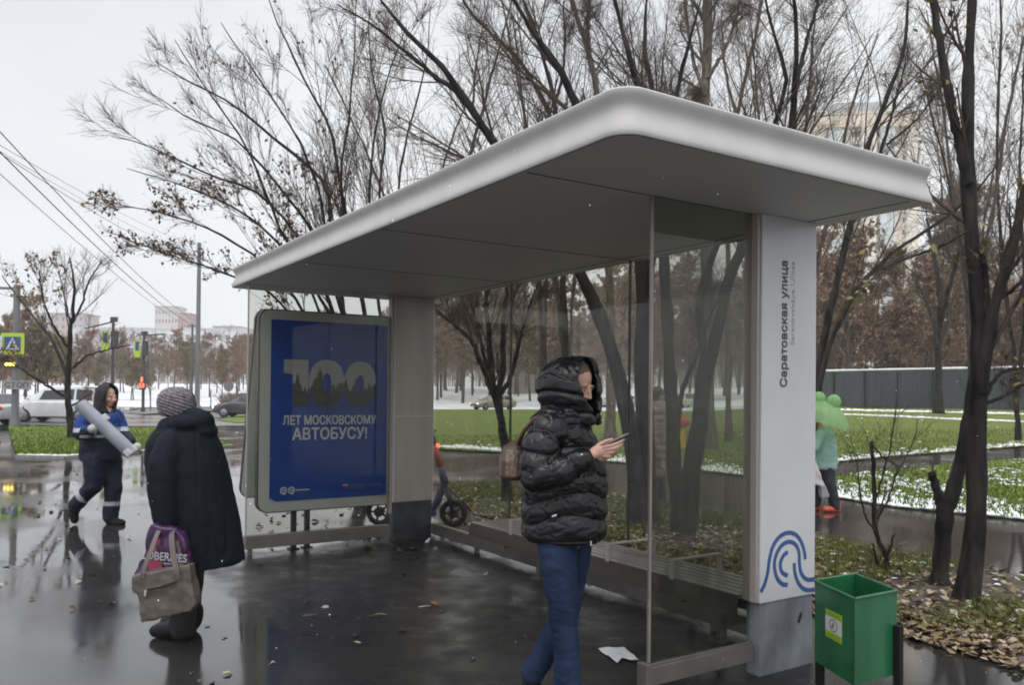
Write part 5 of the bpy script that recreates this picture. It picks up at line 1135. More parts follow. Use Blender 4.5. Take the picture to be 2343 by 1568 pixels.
# ================================================================ odd things on the lawn and path
b = GZ(1562, 1031); s = b.y / F; RB = empty('play_post', b, 'yellow post with a red faceted cap on the lawn behind the glass', 'play post')
mb = MB(); mb.tube([(0, 0, 0), (0, 0, 56 * s)], .09, 10); mb.build('post', mat('yellow_paint', (.50, .33, .02), .4), RB, True, 40)
mb = MB(); mb.loft([((0, 0, 54 * s), .10, .10, 0), ((0, 0, 58 * s), .21, .21, 0), ((0, 0, 68 * s), .22, .22, 0), ((0, 0, 77 * s), .12, .12, 0)], 7); mb.build('cap', mat('red_paint', (.38, .05, .035), .4), RB)
HB = empty('hedge', GZ(395, 936) + Vector((0, 18, 0)), 'clipped reddish-brown hedge in the snow behind the woman in the knit hat', 'hedge'); HB.location.z = gz(HB.location.x, HB.location.y)
t_ = Twigs(); N_ = 900; Pb = np.zeros((N_, 3, 3)); Pb[:, 0] = np.stack([rng.normal(0, .75, N_).clip(-1.7, 1.7), rng.normal(0, .4, N_), np.zeros(N_)], 1); Pb[:, 2] = Pb[:, 0] * np.array([1.25, 1.3, 1]) + np.stack([rng.normal(0, .2, N_), rng.normal(0, .2, N_), rng.uniform(.9, 1.45, N_)], 1); Pb[:, 1] = (Pb[:, 0] + Pb[:, 2]) / 2
t_.add(Pb, np.tile(np.array([[.02, .016, .01]]), (N_, 1)), 3); HL = link('stems', t_.mesh('stems', M_twigr), HB); leaf_cloud(Pb, 5000, .12, [mat('hedge_red', (.17, .065, .04), .7), mat('hedge_brown', (.11, .05, .035), .7)], 'leaves', HB, t0=.1)
HB.scale = (1.15, 1.15, 1.0)
# kick scooter parked behind the far column
sb = G(1037, 1207); sr = G(868, 1203); SCO = empty('electric_scooter', sb, 'orange and purple electric scooter parked behind the far grey column', 'scooter', math.atan2(sr.y - sb.y, sr.x - sb.x)); wl = (sr - sb).length
M_or_ = mat('scooter_orange', (.42, .09, .03), .4); M_pu = mat('scooter_purple', (.05, .04, .10), .4)
R_ = .165
for x in (0, wl):
    mb = MB(); K = 24
    for i in range(K):
        a0, a1 = 2 * math.pi * i / K, 2 * math.pi * (i + 1) / K; mb.tube([(x + (R_ - .03) * math.cos(a0), 0, R_ + (R_ - .03) * math.sin(a0)), (x + (R_ - .03) * math.cos(a1), 0, R_ + (R_ - .03) * math.sin(a1))], .032, 8, 0, False)
    wh = mb.build('wheel', M_tyre, SCO, True); mb = MB(); mb.tube([(x, -.045, R_), (x, .045, R_)], .06, 12)
    for k in range(5): a = k * 1.2566; mb.tube([(x, 0, R_), (x + .12 * math.cos(a), 0, R_ + .12 * math.sin(a))], .014, 6)
    mb.build('hub', M_trim, wh)
mb = MB(); mb.tube([(0, .05, R_), (.05, .05, .36), (.13, 0, .52)], [.02, .024, .03], 8); mb.tube([(0, -.05, R_), (.05, -.05, .36), (.13, 0, .52)], [.02, .024, .03], 8); mb.build('fork', M_trim, SCO, True)
mb = MB(); mb.tube([(.10, 0, .50), (.16, 0, .72)], [.05, .042], 10); mb.build('lower_stem', M_pu, SCO, True); mb = MB(); mb.tube([(.16, 0, .721), (.24, 0, .98)], [.043, .036], 10); mb.build('upper_stem', M_or_, SCO, True)
mb = MB(); mb.tube([(.241, 0, .981), (.27, 0, 1.12)], .03, 8); mb.tube([(.27, -.24, 1.14), (.27, .24, 1.14)], .016, 8); mb.build('handlebar', M_pu, SCO, True)
mb = MB(); mb.ell((.20, 0, .97), (.03, .03, .028)); mb.build('lamp', M_redl, SCO, True)
mb = MB(); mb.tube([(.12, 0, .52), (.20, 0, .30), (.30, 0, .17)], [.045, .05, .05], 8); mb.box((wl * .55, 0, .16), (wl * .62, .15, .06), 0, None, .02); mb.build('deck', M_pu, SCO)
mb = MB(); K = 12
for i in range(K):
    a0, a1 = -.2 + 2.5 * i / K, -.2 + 2.5 * (i + 1) / K; mb.box((wl + .19 * math.cos((a0 + a1) / 2), 0, R_ + .19 * math.sin((a0 + a1) / 2)), (.05, .10, .012), 0, Matrix.Rotation(-(a0 + a1) / 2 + math.pi / 2, 3, 'Y'))
mb.build('mudguard', M_trim, SCO)
mb = MB(); mb.tube([(0, 0, 0), (0, 0, .11)], [.025, .018], 8); mb.tube([(0, 0, .0), (0, 0, .012)], .045, 8); tag(mb.build('marker_peg', mat('peg_orange', (.55, .14, .03), .5), None, True, 40, GZ(1086, 1172)), 'small orange peg among the fallen leaves behind the bench', 'peg')
mb = MB(); mb.tube([(0, 0, .03), (0, 0, .25)], [.05, .03], 8); mb.tube([(0, 0, .0), (0, 0, .03)], .09, 8); tag(mb.build('marker_peg', mat('peg_yellow', (.5, .26, .03), .5), None, True, 40, GZ(1076, 989)), 'small yellow-orange marker standing on the far lawn', 'peg')
# wet snow in the air
X = []; bm = bmesh.new(); bmesh.ops.create_icosphere(bm, subdivisions=1, radius=1); bv = np.array([v.co[:] for v in bm.verts]); bf = np.array([[v.index for v in f.verts] for f in bm.faces]); bm.free()
VV = []; n = 200; 
for i in range(n):
    dep = rng.uniform(1.6, 8); p = D(rng.uniform(-50, 2400), rng.uniform(60, 1560), dep); VV.append(bv * rng.uniform(.6, 1.3, (len(bv), 1)) * rng.uniform(.0008, .0017) * np.array([1.2, .8, 1.5]) + np.array(p[:]))
kind(link('falling_snow', np_mesh('falling_snow', np.concatenate(VV), (np.arange(n)[:, None, None] * len(bv) + bf[None]).reshape(-1, 3), M_snow, smooth=True)), 'stuff')
# ================================================================ people
M_skin = mat('skin', (.50, .29, .22), .5, col2=(.56, .34, .26), cs=30, spec=.35)
M_lip = mat('lips', (.36, .13, .11), .45); M_brow = mat('brow_hair', (.20, .105, .075), .7); M_hair = mat('hair_light_brown', (.10, .055, .03), .55)
def head_prims(mb, c, R, k=1., neck=None):
    """adult head about .23 m high; R columns: right, forward, up"""
    c = Vector(c); T = lambda x, y, z: c + R @ Vector((x, y, z)) * k
    E = lambda p, r: mb.ell(T(*p), [q * k for q in r], R, 0, 18, 12)
    E((0, -.018, .032), (.076, .094, .084)); E((0, .022, -.03), (.064, .068, .085)); E((0, .048, -.088), (.036, .034, .027))
    mb.limb([T(0, .086, .012), T(0, .098, -.012), T(0, .107, -.032)], [.0075 * k, .0085 * k, .0105 * k], 8)
    for s_ in (-1, 1):
        E((s_ * .011, .096, -.036), (.0075, .009, .007)); E((s_ * .040, .062, -.028), (.026, .024, .026)); E((s_ * .077, -.006, -.008), (.010, .020, .031)); E((s_ * .033, .077, .019), (.024, .011, .0085)); E((s_ * .031, .071, .0), (.016, .013, .012))
    E((0, .084, -.060), (.023, .012, .0075)); E((0, .081, -.072), (.019, .012, .0085))
    if neck is not None: mb.limb([T(0, -.02, -.07), neck], [.054 * k, .062 * k], 12)
    return T
def face_zones(T, k=1.):
    eyes = [np.array(T(s_ * .032, .083, -.002)) for s_ in (-1, 1)]; brows = [[np.array(T(s_ * x, .088 - abs(x) * .12, .021)) for x in (.018, .028, .038, .046)] for s_ in (-1, 1)]; lip = [np.array(T(x, .092, -.066)) for x in (-.014, 0, .014)]
    def z(pc):
        r = np.zeros(len(pc), int)
        for e in eyes: r[((pc - e) ** 2).sum(1) < (.0072 * k) ** 2] = 1
        for b in brows:
            for p in b: r[((pc - p) ** 2).sum(1) < (.0056 * k) ** 2] = 1
        for p in lip: r[((pc - p) ** 2).sum(1) < (.011 * k) ** 2] = 2
        return r
    return z
def facing(ang, tilt=0., roll_=0.):
    """forward at angle ang (deg from +x, counter-clockwise seen from above), nodding down by tilt"""
    f = Vector((math.cos(rad(ang)), math.sin(rad(ang)), 0)); r = Vector((f.y, -f.x, 0))
    f2 = f * math.cos(rad(tilt)) - Vector((0, 0, 1)) * math.sin(rad(tilt)); u = r.cross(f2); return Matrix((r, f2, u)).transposed()
def arc_phase(co, pts):
    """arc length of the nearest point of a chain, and the distance to it"""
    best = np.full(len(co), 1e9); ph = np.zeros(len(co)); L0 = 0
    for a, b in zip(pts[:-1], pts[1:]):
        a = np.array(a); b = np.array(b); d = b - a; L_ = np.linalg.norm(d); t = np.clip(((co - a) @ d) / L_ ** 2, 0, 1); ds = np.linalg.norm(co - (a + t[:, None] * d), axis=1); k = ds < best; best[k] = ds[k]; ph[k] = (L0 + t * L_)[k]; L0 += L_
    return ph, best
def fingers(mb, chains, r=.0085):
    for ch in chains:
        n_ = len(ch); mb.limb(ch, [r * (1.06 - .1 * i) for i in range(n_)], 8)
def shell(mb, levels, fang, thick, n=34, mi=0):
    """hood: stack of open rings, each (centre, reach forward/back, half width, half opening deg)"""
    f = Vector((math.cos(rad(fang)), math.sin(rad(fang)), 0)); sd = Vector((-f.y, f.x, 0)); vs = []
    for c, rf_, rs_, op in levels:
        for o in (0, thick):
            for i in range(n):
                a = rad(op) + (2 * math.pi - 2 * rad(op)) * i / (n - 1); vs.append(Vector(c) + f * (max(rf_ - o, .004) * math.cos(a)) + sd * (max(rs_ - o, .004) * math.sin(a)) - Vector((0, 0, o * .35)))
    N2 = 2 * n; fs = []; K = len(levels)
    for j in range(K - 1):
        for i in range(n - 1):
            a = j * N2 + i; fs.append((a, a + 1, a + N2 + 1, a + N2)); b = a + n; fs.append((b + 1, b, b + N2, b + N2 + 1))
        for i in (0, n - 1): a = j * N2 + i; fs.append((a, a + n, a + n + N2, a + N2) if i else (a + n, a, a + N2, a + n + N2))
    for j in (0, K - 1):
        for i in range(n - 1): a = j * N2 + i; fs.append((a + n, a + n + 1, a + 1, a) if j == 0 else (a, a + 1, a + n + 1, a + n))
    mb.add(vs, fs, mi)

# ---------------------------------------------------------------- woman in the black puffer jacket
b = G(1290, 1603); s = b.y / F; q = lambda x, y, d=0., b=b: D(x, y, b.y + d) - b
WO = empty('person', b, 'young woman in shiny black hooded puffer jacket and blue jeans looking at her phone', 'person')
M_puff = mat('black_nylon', (.005, .0043, .0055), .26, col2=(.008, .007, .0085), cs=12, bump=.22, bs=45, bdist=.006, spec=.36)
M_puffd = mat('black_lining', (.006, .006, .007), .6)
M_jean = mat('blue_denim', (.013, .023, .052), .85, spec=.08, col2=(.026, .042, .084), cs=6, bump=.4, bs=160, bdist=.004, stretch=(1, 1, .4))
M_boot = mat('black_leather', (.006, .006, .0065), .5, bump=.3, bs=40, spec=.22)
mb = MB(); R = facing(-36, 22); T = head_prims(mb, q(1317, 880, -.012), R, 1., q(1296, 965, .0))
sh_n, el_n, wr_n = q(1262, 962, -.15), q(1224, 1090, -.235), q(1345, 1046, -.262); sh_f, el_f, wr_f = q(1292, 962, .15), q(1310, 1092, .20), q(1356, 1052, -.08)
mb.limb([q(1292, 960), q(1290, 1060), q(1290, 1215)], [.10, .12, .12]); mb.limb([sh_n, el_n, q(1326, 1056, -.257), wr_n], [.05, .045, .034, .028]); mb.limb([sh_f, el_f, wr_f], [.05, .045, .028])
mb.limb([q(1275, 1210, -.08), q(1290, 1400, -.09), q(1299, 1560, -.09)], [.08, .05, .04]); mb.limb([q(1305, 1210, .08), q(1303, 1395, .09), q(1222, 1545, .1)], [.08, .05, .04])
mb.ell(q(1366, 1034, -.262), (.042, .017, .031), Matrix.Rotation(rad(-20), 3, 'Y'), 0, 14, 10); mb.limb([wr_n, q(1358, 1040, -.262)], [.027, .026], 10)
fingers(mb, [[q(1382, 1023, -.272), q(1402, 1019, -.282), q(1418, 1012, -.278), q(1428, 1006, -.266)], [q(1385, 1030, -.270), q(1405, 1027, -.282), q(1419, 1020, -.272), q(1424, 1014, -.256)],
             [q(1383, 1037, -.264), q(1401, 1036, -.276), q(1413, 1029, -.266), q(1415, 1022, -.250)], [q(1378, 1044, -.258), q(1392, 1045, -.268), q(1403, 1039, -.260), q(1405, 1032, -.246)]], .0085)
mb.limb([q(1354, 1034, -.245), q(1370, 1019, -.232), q(1386, 1010, -.226), q(1400, 1006, -.226)], [.014, .0115, .0095, .0085], 8)
mb.ell(q(1374, 1046, -.10), (.042, .018, .028), None, 0, 12, 8); fingers(mb, [[q(1388, 1040 + 3 * i, -.105 - .01 * i), q(1402, 1036 + 3 * i, -.13), q(1408, 1026 + 3 * i, -.155)] for i in range(4)], .0082); mb.limb([q(1366, 1036, -.11), q(1384, 1024, -.13), q(1398, 1016, -.15)], [.013, .011, .009], 8)
organic('body', mb, .0042, [M_skin, M_brow, M_lip], WO, 2, zones=face_zones(T))
mb = MB(); mb.ell(T(0, -.030, .052), (.081, .092, .079), R, 0, 18, 12); mb.ell(T(.05, -.01, .0), (.034, .06, .08), R); mb.ell(T(-.05, -.01, .0), (.034, .06, .08), R)
organic('hair', mb, .007, M_hair, WO, 2, disp=lambda c, n_: .003 * fbm(c, 60, 2, (1, 1, .2)))
# jacket body: quilted bands
zb = lambda y: (1603 - y) * s
rings = [(q(1290, 1242), .200, .185, 0), (q(1290, 1232), .214, .20, 0), (q(1290, 1205), .222, .205, 0), (q(1291, 1150), .228, .198, 0), (q(1292, 1095), .222, .20, 0), (q(1288, 1040), .202, .20, 0), (q(1283, 990), .178, .198, 0), (q(1282, 958), .152, .19, 0), (q(1288, 934), .118, .14, 0), (q(1298, 915), .095, .10, 0)]
def quilt(co, no):
    th = np.arctan2(co[:, 1], co[:, 0]); z = co[:, 2] + .03 * np.sin(th * 2 + 1) + .022 * fbm(co, 5, 1); ph = (z - zb(1240)) / .118
    band = np.abs(np.sin(np.pi * ph)) ** .45; w_ = np.clip((co[:, 2] - zb(1236)) / .03, 0, 1)
    pk = .009 * fbm(co, 9, 3, (1, 1, .6)) + .006 * fbm(co, 18, 5, (1, 1, 1.6)); hem = np.where(co[:, 2] < zb(1228), -.012, 0)
    # creases running out of every seam, thin folds across the panels
    rid = 1 - np.abs(fbm(co, 26, 9, (1, 1, .35))) * 2; rid2 = 1 - np.abs(fbm(co, 17, 11, (1, 1, 1.3))) * 2
    pu = -.0065 * np.clip(rid, 0, 1) ** 3 * (1.15 - band) - .0045 * np.clip(rid2, 0, 1) ** 4
    zip_ = -.016 * np.exp(-((th + .42) / .07) ** 2)
    return (.018 * (band - .72) + pk * .75 + pu) * w_ + hem + zip_ * (co[:, 2] < zb(950))
mb = MB(); mb.loft(rings, 40); organic('jacket', mb, .0055, M_puff, WO, 4, quilt)
def sleeve(name, pts, radii, seed, parent, m_, voxel=.0058, sp=.10, amp=.014, base=0.):
    mb = MB(); mb.limb(pts, radii, 18)
    def dsp(co, no):
        ph, _ = arc_phase(co, pts); band = np.abs(np.sin(np.pi * (ph + .02 * fbm(co, 7, seed)) / sp + base)) ** .5
        return amp * (band - .7) + .008 * fbm(co, 11, seed) - .007 * np.clip(1 - np.abs(fbm(co, 26, seed + 2)) * 2, 0, 1) ** 3 * (1.15 - band) - .004 * np.clip(1 - np.abs(fbm(co, 15, seed + 5)) * 2, 0, 1) ** 4
    return organic(name, mb, voxel, m_, parent, 3, dsp)
sleeve('sleeve', [q(1268, 965, -.135), q(1240, 1020, -.20), el_n, q(1285, 1078, -.255), q(1336, 1052, -.262)], [.092, .094, .088, .075, .056], 4, WO, M_puff)
sleeve('sleeve', [q(1290, 965, .13), q(1300, 1030, .19), el_f, q(1335, 1075, .06), q(1350, 1056, -.06)], [.09, .09, .084, .07, .054], 8, WO, M_puff)
hl = [(q(1318, 970, -.01), .150, .105, 9), (q(1316, 955, -.008), .152, .112, 10), (q(1308, 936, 0), .165, .135, 14), (q(1303, 915, 0), .180, .152, 24), (q(1301, 892, 0), .186, .160, 34), (q(1301, 868, 0), .184, .156, 38), (q(1306, 846, 0), .160, .132, 38), (q(1311, 830, 0), .138, .108, 36), (q(1317, 820, 0), .105, .078, 32), (q(1321, 814, 0), .062, .045, 26)]
mb = MB(); shell(mb, hl, -41, .03); mb.ell(q(1312, 819, 0), (.095, .075, .012), Matrix.Rotation(rad(-27), 3, 'Z'))
def hoodd(co, no):
    c0 = np.array(q(1304, 880)); th = np.arctan2(co[:, 1] - c0[1], co[:, 0] - c0[0]); z = co[:, 2]
    seam = np.exp(-((z - zb(906) - .015 * np.sin(th * 2)) / .012) ** 2) + .8 * np.exp(-((z - zb(948)) / .010) ** 2) + .7 * np.exp(-((z - zb(862) + .02 * np.sin(th * 3)) / .010) ** 2)
    return -.012 * seam + .008 * fbm(co, 8, 6) - .005 * np.clip(1 - np.abs(fbm(co, 22, 8, (1, 1, .5))) * 2, 0, 1) ** 3
organic('hood', mb, .0058, M_puff, WO, 4, hoodd)
def stretchy(name, chains, m_, parent, voxel=.009, amp=.006, seed=0, zones=None):
    mb = MB()
    for pts, rr in chains: mb.limb(pts, rr, 18)
    return organic(name, mb, voxel, m_, parent, 3, lambda co, no: amp * fbm(co, 9, seed, (1, 1, 1.6)) + amp * .5 * fbm(co, 24, seed + 3, (1, 1, 2)) - amp * .45 * np.clip(1 - np.abs(fbm(co, 11, seed + 6, (1, 1, 1.9))) * 2.3, 0, 1) ** 3, zones)
stretchy('jeans', [([q(1268, 1205, -.065), q(1276, 1260, -.078), q(1288, 1400, -.09), q(1297, 1500, -.09), q(1299, 1578, -.09)], [.10, .102, .076, .068, .072]), ([q(1308, 1205, .08), q(1310, 1260, .085), q(1298, 1395, .09), q(1255, 1480, .1), q(1219, 1541, .105)], [.112, .104, .072, .064, .066]), ([q(1285, 1195, 0), q(1290, 1215, 0)], [.12, .12])], M_jean, WO, .007, .0045, 2)
for pts in ([q(1220, 1545, .105), q(1214, 1568, .105), q(1232, 1588, .10), q(1250, 1594, .095)], [q(1299, 1575, -.09), q(1296, 1588, -.09), q(1325, 1593, -.095), q(1345, 1595, -.098)]):
    mb = MB(); mb.limb(pts[:2], [.052, .050], 14); mb.limb(pts[1:], [.046, .040, .032], 14); organic('boot', mb, .007, M_boot, WO, 3, lambda c, n_: .003 * fbm(c, 22, 1))
M_snap = mat('chrome_snap', (.6, .6, .6), .25, metal=.8)
for p, r_ in ((q(1377, 963, -.055), .007), (q(1320, 894, -.148), .006), (q(1331, 1041, -.312), .006)):
    mb = MB(); mb.ell(p, (r_, r_ * .7, r_)); mb.build('snap_button', M_snap, WO, True)
mb = MB(); mb.box(q(1268, 1181, -.205), (.026, .006, .010), 0, Matrix.Rotation(rad(-20), 3, 'Y'), .002); mb.build('pocket_zip', M_snap, WO); mb = MB(); mb.box(q(1352, 1244, -.155), (.008, .006, .026), 0, None, .002); mb.build('zip_pull', M_snap, WO)

mb = MB(); mb.box((0, 0, 0), (.142, .070, .009), 0, None, .004); ph_ = mb.build('phone', [M_puffd], None, False, None, b + q(1411, 1007, -.245)); ph_.rotation_euler = (0, rad(-26), 0); tag(ph_, 'black smartphone held up in the young woman\'s bare hand', 'phone')
mb = MB(); mb.span((-.066, -.032, .0046), (.066, .032, .0052)); mb.build('screen', mat('phone_screen', (.01, .01, .012), .1, emit=(.5, .55, .6), es=.25), ph_)
mb = MB(); mb.loft([((0, 0, -.10), .055, .10, 0), ((0, 0, -.085), .075, .12, 0), ((-.005, 0, 0), .072, .125, 0), ((.004, 0, .07), .062, .11, 0), ((.018, 0, .10), .03, .07, 0)], 24)
M_bag = mat('brown_canvas_check', (.10, .075, .058), .6, col2=(.19, .145, .11), cs=60, lo=.45, hi=.55)
BP = empty('backpack', b + q(1176, 1053, -.02), 'small brown patterned backpack on the back of the woman in black', 'backpack'); organic('bag_body', mb, .007, [M_bag, mat('brown_leather', (.07, .035, .025), .45)], BP, 3, zones=lambda pc: ((pc[:, 2] > .062) | (pc[:, 2] < -.075) | (np.abs(pc[:, 0] + .055) < .012)).astype(int))
mb = MB(); mb.tube([(.02, -.09, .09), (.05, -.12, .16), (.10, -.15, .22), (.17, -.19, .24)], .011, 8); mb.build('strap', MATS['brown_leather'], BP, True)

# ---------------------------------------------------------------- woman in navy coat and knitted hat
b = G(440, 1457); s = b.y / F; qv = lambda x, y, d=0., b=b: D(x, y, b.y + d) - b; q = lambda zx, zy, d=0., qv=qv: qv((180 + zx / 1.845) / 1.306, (1100 + zy / 1.845) / 1.306, d)
GR = empty('person', b, 'elderly woman seen from behind in long navy coat and grey knitted hat', 'person')
M_navy = mat('navy_cloth', (.0042, .0054, .0105), .8, col2=(.0075, .0092, .0165), cs=10, bump=.3, bs=60, bdist=.004, spec=.18)
M_black = mat('black_cloth', (.006, .006, .007), .75, col2=(.011, .011, .012), cs=9, bump=.3, bs=60)
mb = MB(); R = facing(140, 5); T = head_prims(mb, q(640, 215, .02), R, .96, q(670, 340, .02))
mb.limb([q(690, 340), q(700, 600), q(720, 900)], [.13, .15, .16]); shg, elg, wrg = q(610, 400, -.16), q(555, 640, -.25), q(590, 850, -.27)
mb.limb([shg, elg, wrg], [.05, .045, .03]); mb.limb([q(770, 400, .17), q(800, 640, .22), q(780, 850, .2)], [.05, .045, .03])
mb.limb([q(660, 950, -.08), q(665, 1250, -.08), q(670, 1390, -.08)], [.09, .06, .045]); mb.limb([q(700, 950, .09), q(695, 1250, .09), q(690, 1370, .09)], [.09, .06, .045])
mb.ell(q(592, 885, -.275), (.026, .036, .045)); fingers(mb, [[q(575 + 9 * i, 905, -.30), q(573 + 9 * i, 930, -.31), q(582 + 9 * i, 945, -.285)] for i in range(4)], .0085)
organic('body', mb, .006, [M_skin, M_brow, M_lip], GR, 2, zones=face_zones(T, .96))
M_knit = mat('grey_knit', (.10, .09, .095), .9, col2=(.24, .225, .23), cs=40, bump=.8, bs=90, stretch=(1, 1, 1), bdist=.01)
mb = MB(); mb.loft([(q(648, 262, .01), .098, .098, 0), (q(645, 235, .01), .116, .112, 0), (q(641, 190, .01), .119, .116, 0), (q(640, 150, .01), .108, .106, 0), (q(642, 122, .01), .076, .076, 0), (q(644, 108, .01), .03, .03, 0)], 28)
def knit(co, no):
    c0 = np.array(q(642, 190, .01)); th = np.arctan2(co[:, 1] - c0[1], co[:, 0] - c0[0]); return .0045 * np.sin((co[:, 2] * 1.0 + th * .035) * 300 + 2 * fbm(co, 9, 4)) + .003 * np.sin(th * 46)
organic('knitted_hat', mb, .0045, M_knit, GR, 2, knit)
mb = MB(); mb.loft([(q(815, 1112, .0), .225, .25, 0), (q(808, 1050, .0), .228, .25, 0), (q(765, 860, 0), .25, .25, 0), (q(725, 680, 0), .255, .245, 0), (q(700, 520, 0), .255, .235, 0), (q(690, 420, 0), .235, .22, 0), (q(688, 360, 0), .20, .19, 0), (q(690, 300, .01), .14, .13, 0)], 40)
for p, r_ in ((q(600, 330, -.06), (.07, .09, .07)), (q(680, 310, -.10), (.11, .09, .07)), (q(770, 300, -.04), (.10, .10, .085)), (q(800, 350, -.02), (.085, .12, .07)), (q(700, 290, .10), (.12, .07, .06)), (q(735, 258, -.02), (.085, .10, .05)), (q(600, 370, -.10), (.08, .09, .05))): mb.ell(p, r_)
mb.limb([q(616, 425, -.15), q(572, 540, -.215), q(566, 660, -.25), q(574, 760, -.265), q(580, 845, -.27)], [.10, .098, .092, .085, .078], 18)
def coatd(co, no):
    z = co[:, 2]; tilt = .0
    c0 = np.array(q(720, 700, 0)); th = np.arctan2(co[:, 1] - c0[1], co[:, 0] - c0[0]); lo_ = np.clip((q(0, 560).z - z) / .8, 0, 1)
    fold = -.010 * np.clip(1 - np.abs(fbm(np.stack([th, z * .5, z * 0], 1), 2.2, 3)) * 2.2, 0, 1) ** 3 * (.35 + lo_)
    seam = -.006 * np.exp(-((th + 1.05) / .03) ** 2)
    return .016 * fbm(co, 4, 2, (1, 1, .45)) + fold + seam - .0028 * np.clip(1 - np.abs(fbm(co, 9, 4, (1, 1, 1.5))) * 2, 0, 1) ** 4 + .002 * fbm(co, 24, 7)
co_ = organic('coat', mb, .0085, M_navy, GR, 3, coatd)
# the hem hangs aslant, longer towards the right-hand back
for v in co_.data.vertices:
    if v.co.z < q(0, 900).z: v.co.z += .10 * (v.co.x - q(735, 0).x) * (q(0, 900).z - v.co.z) / .12 * .8
mb = MB(); mb.limb([q(668, 1100, -.08), q(672, 1300, -.08), q(675, 1440, -.08)], [.11, .088, .082], 16); mb.limb([q(705, 1100, .10), q(698, 1300, .10), q(690, 1420, .10)], [.11, .088, .082], 16)
organic('trousers', mb, .010, M_black, GR, 3, lambda c, n_: .006 * fbm(c, 12, 1))
for p0 in (q(672, 1452, -.08), q(722, 1425, .12)):
    p0 = Vector((p0.x, p0.y, 0)); mb = MB(); mb.limb([p0 + Vector((0, 0, .13)), p0 + Vector((0, 0, .075))], [.078, .074], 14)
    mb.limb([p0 + Vector((-.01, 0, .068)), p0 + Vector((-.10, .015, .058)), p0 + Vector((-.15, .03, .052)), p0 + Vector((-.185, .04, .044))], [.066, .058, .052, .042], 14)
    o_ = organic('boot', mb, .008, M_boot, GR, 3, lambda c, n_: .003 * fbm(c, 20, 1))
    for v in o_.data.vertices: v.co.z = max(.004, v.co.z)
# bags
qb = lambda zx, zy, d=0., qv=qv: qv((400 + zx / 3.5625) / 1.306, (1520 + zy / 3.5625) / 1.306, d)
def pillow(name, outl, y0, y1, m_, parent, voxel=.008, smooth=8, disp=None, zones=None):
    mb = MB(); mb.prism([(p.x, p.z) for p in outl], y0, y1, 1); return organic(name, mb, voxel, m_, parent, smooth, disp, zones)
M_tote = mat('taupe_leatherette', (.085, .068, .058), .5, col2=(.105, .085, .073), cs=10, bump=.35, bs=60, bdist=.006)
TB = empty('tote_bag', b, 'taupe brown tote bag with zip pocket hanging from the elderly woman\'s hand', 'bag')
pillow('bag_body', [qb(x_, y_, -.47) for x_, y_ in ((-2, 712), (120, 690), (300, 655), (430, 625), (610, 590), (632, 720), (650, 850), (678, 1015), (620, 1085), (370, 1150), (100, 1203), (75, 1050), (52, 910), (0, 850))], -.50, -.40, M_tote, TB, .007, 7, lambda c, n_: .010 * fbm(c, 9, 3, (1, 1, 1)) + .005 * fbm(c, 22, 5))
def strap(pts, wd, parent, m_, name='strap', th=.004):
    mb = MB(); K = len(pts); Q = resample(pts, 20); vs = []
    for i, p in enumerate(Q):
        t = Q[min(i + 1, 19)] - Q[max(i - 1, 0)]; t /= np.linalg.norm(t); sd = np.cross(t, (0, 1, 0)); sd /= np.linalg.norm(sd)
        for a, c_ in ((-1, -1), (1, -1), (1, 1), (-1, 1)): vs.append(p + sd * wd / 2 * a + np.array((0, th / 2 * c_, 0)))
    fs = [(i * 4 + k, i * 4 + (k + 1) % 4, i * 4 + 4 + (k + 1) % 4, i * 4 + 4 + k) for i in range(19) for k in range(4)] + [(0, 3, 2, 1), (76, 77, 78, 79)]
    mb.add(vs, fs); return mb.build(name, m_, parent)
strap([qb(470, 760, -.512), qb(455, 660, -.512), qb(425, 540, -.49), qb(408, 400, -.46), qb(402, 290, -.42), qb(425, 215, -.36)], .034, TB, M_tote)
strap([qb(88, 760, -.508), qb(95, 690, -.508), qb(135, 570, -.49), qb(190, 430, -.455), qb(245, 280, -.41), qb(300, 190, -.36)], .026, TB, M_tote)
strap([qb(520, 640, -.40), qb(490, 480, -.40), qb(455, 330, -.38), qb(432, 225, -.35)], .022, TB, M_tote)
strap([qb(150, 870, -.5165), qb(280, 845, -.520), qb(450, 785, -.5175)], .012, TB, M_puffd, 'zip_line', .006)
mb = MB(); mb.box(qb(122, 905, -.522), (.012, .006, .036), 0, Matrix.Rotation(rad(6), 3, 'Y'), .002); mb.build('zip_pull', M_snap, TB)
def bagmat():
    m, t, b_ = _bsdf('purple_print'); N = t.nodes; L = t.links; tcn = N.new('ShaderNodeTexCoord'); vo = N.new('ShaderNodeTexVoronoi'); vo.inputs['Scale'].default_value = 11; L.new(tcn.outputs['Object'], vo.inputs['Vector'])
    r = N.new('ShaderNodeValToRGB'); r.color_ramp.interpolation = 'CONSTANT'; r.color_ramp.elements[0].color = (.30, .03, .12, 1); r.color_ramp.elements[1].position = .26; r.color_ramp.elements[1].color = (.028, .010, .038, 1)
    e_ = r.color_ramp.elements.new(.52); e_.color = (.055, .018, .07, 1); L.new(vo.outputs['Distance'], r.inputs[0]); L.new(r.outputs[0], b_.inputs['Base Color']); b_.inputs['Roughness'].default_value = .35; return m
PB = empty('shopping_bag', b, 'purple and pink patterned shopping bag with white lettering behind the taupe tote', 'bag')
pillow('bag_body', [qb(x_, y_, -.36) for x_, y_ in ((15, 700), (60, 570), (110, 510), (138, 450), (128, 400), (160, 230), (200, 160), (250, 180), (300, 200), (430, 205), (510, 260), (565, 340), (590, 540), (600, 640), (560, 760), (100, 800))], -.385, -.30, bagmat(), PB, .008, 6, lambda c, n_: .008 * fbm(c, 9, 8) + .006 * fbm(c, 20, 2))
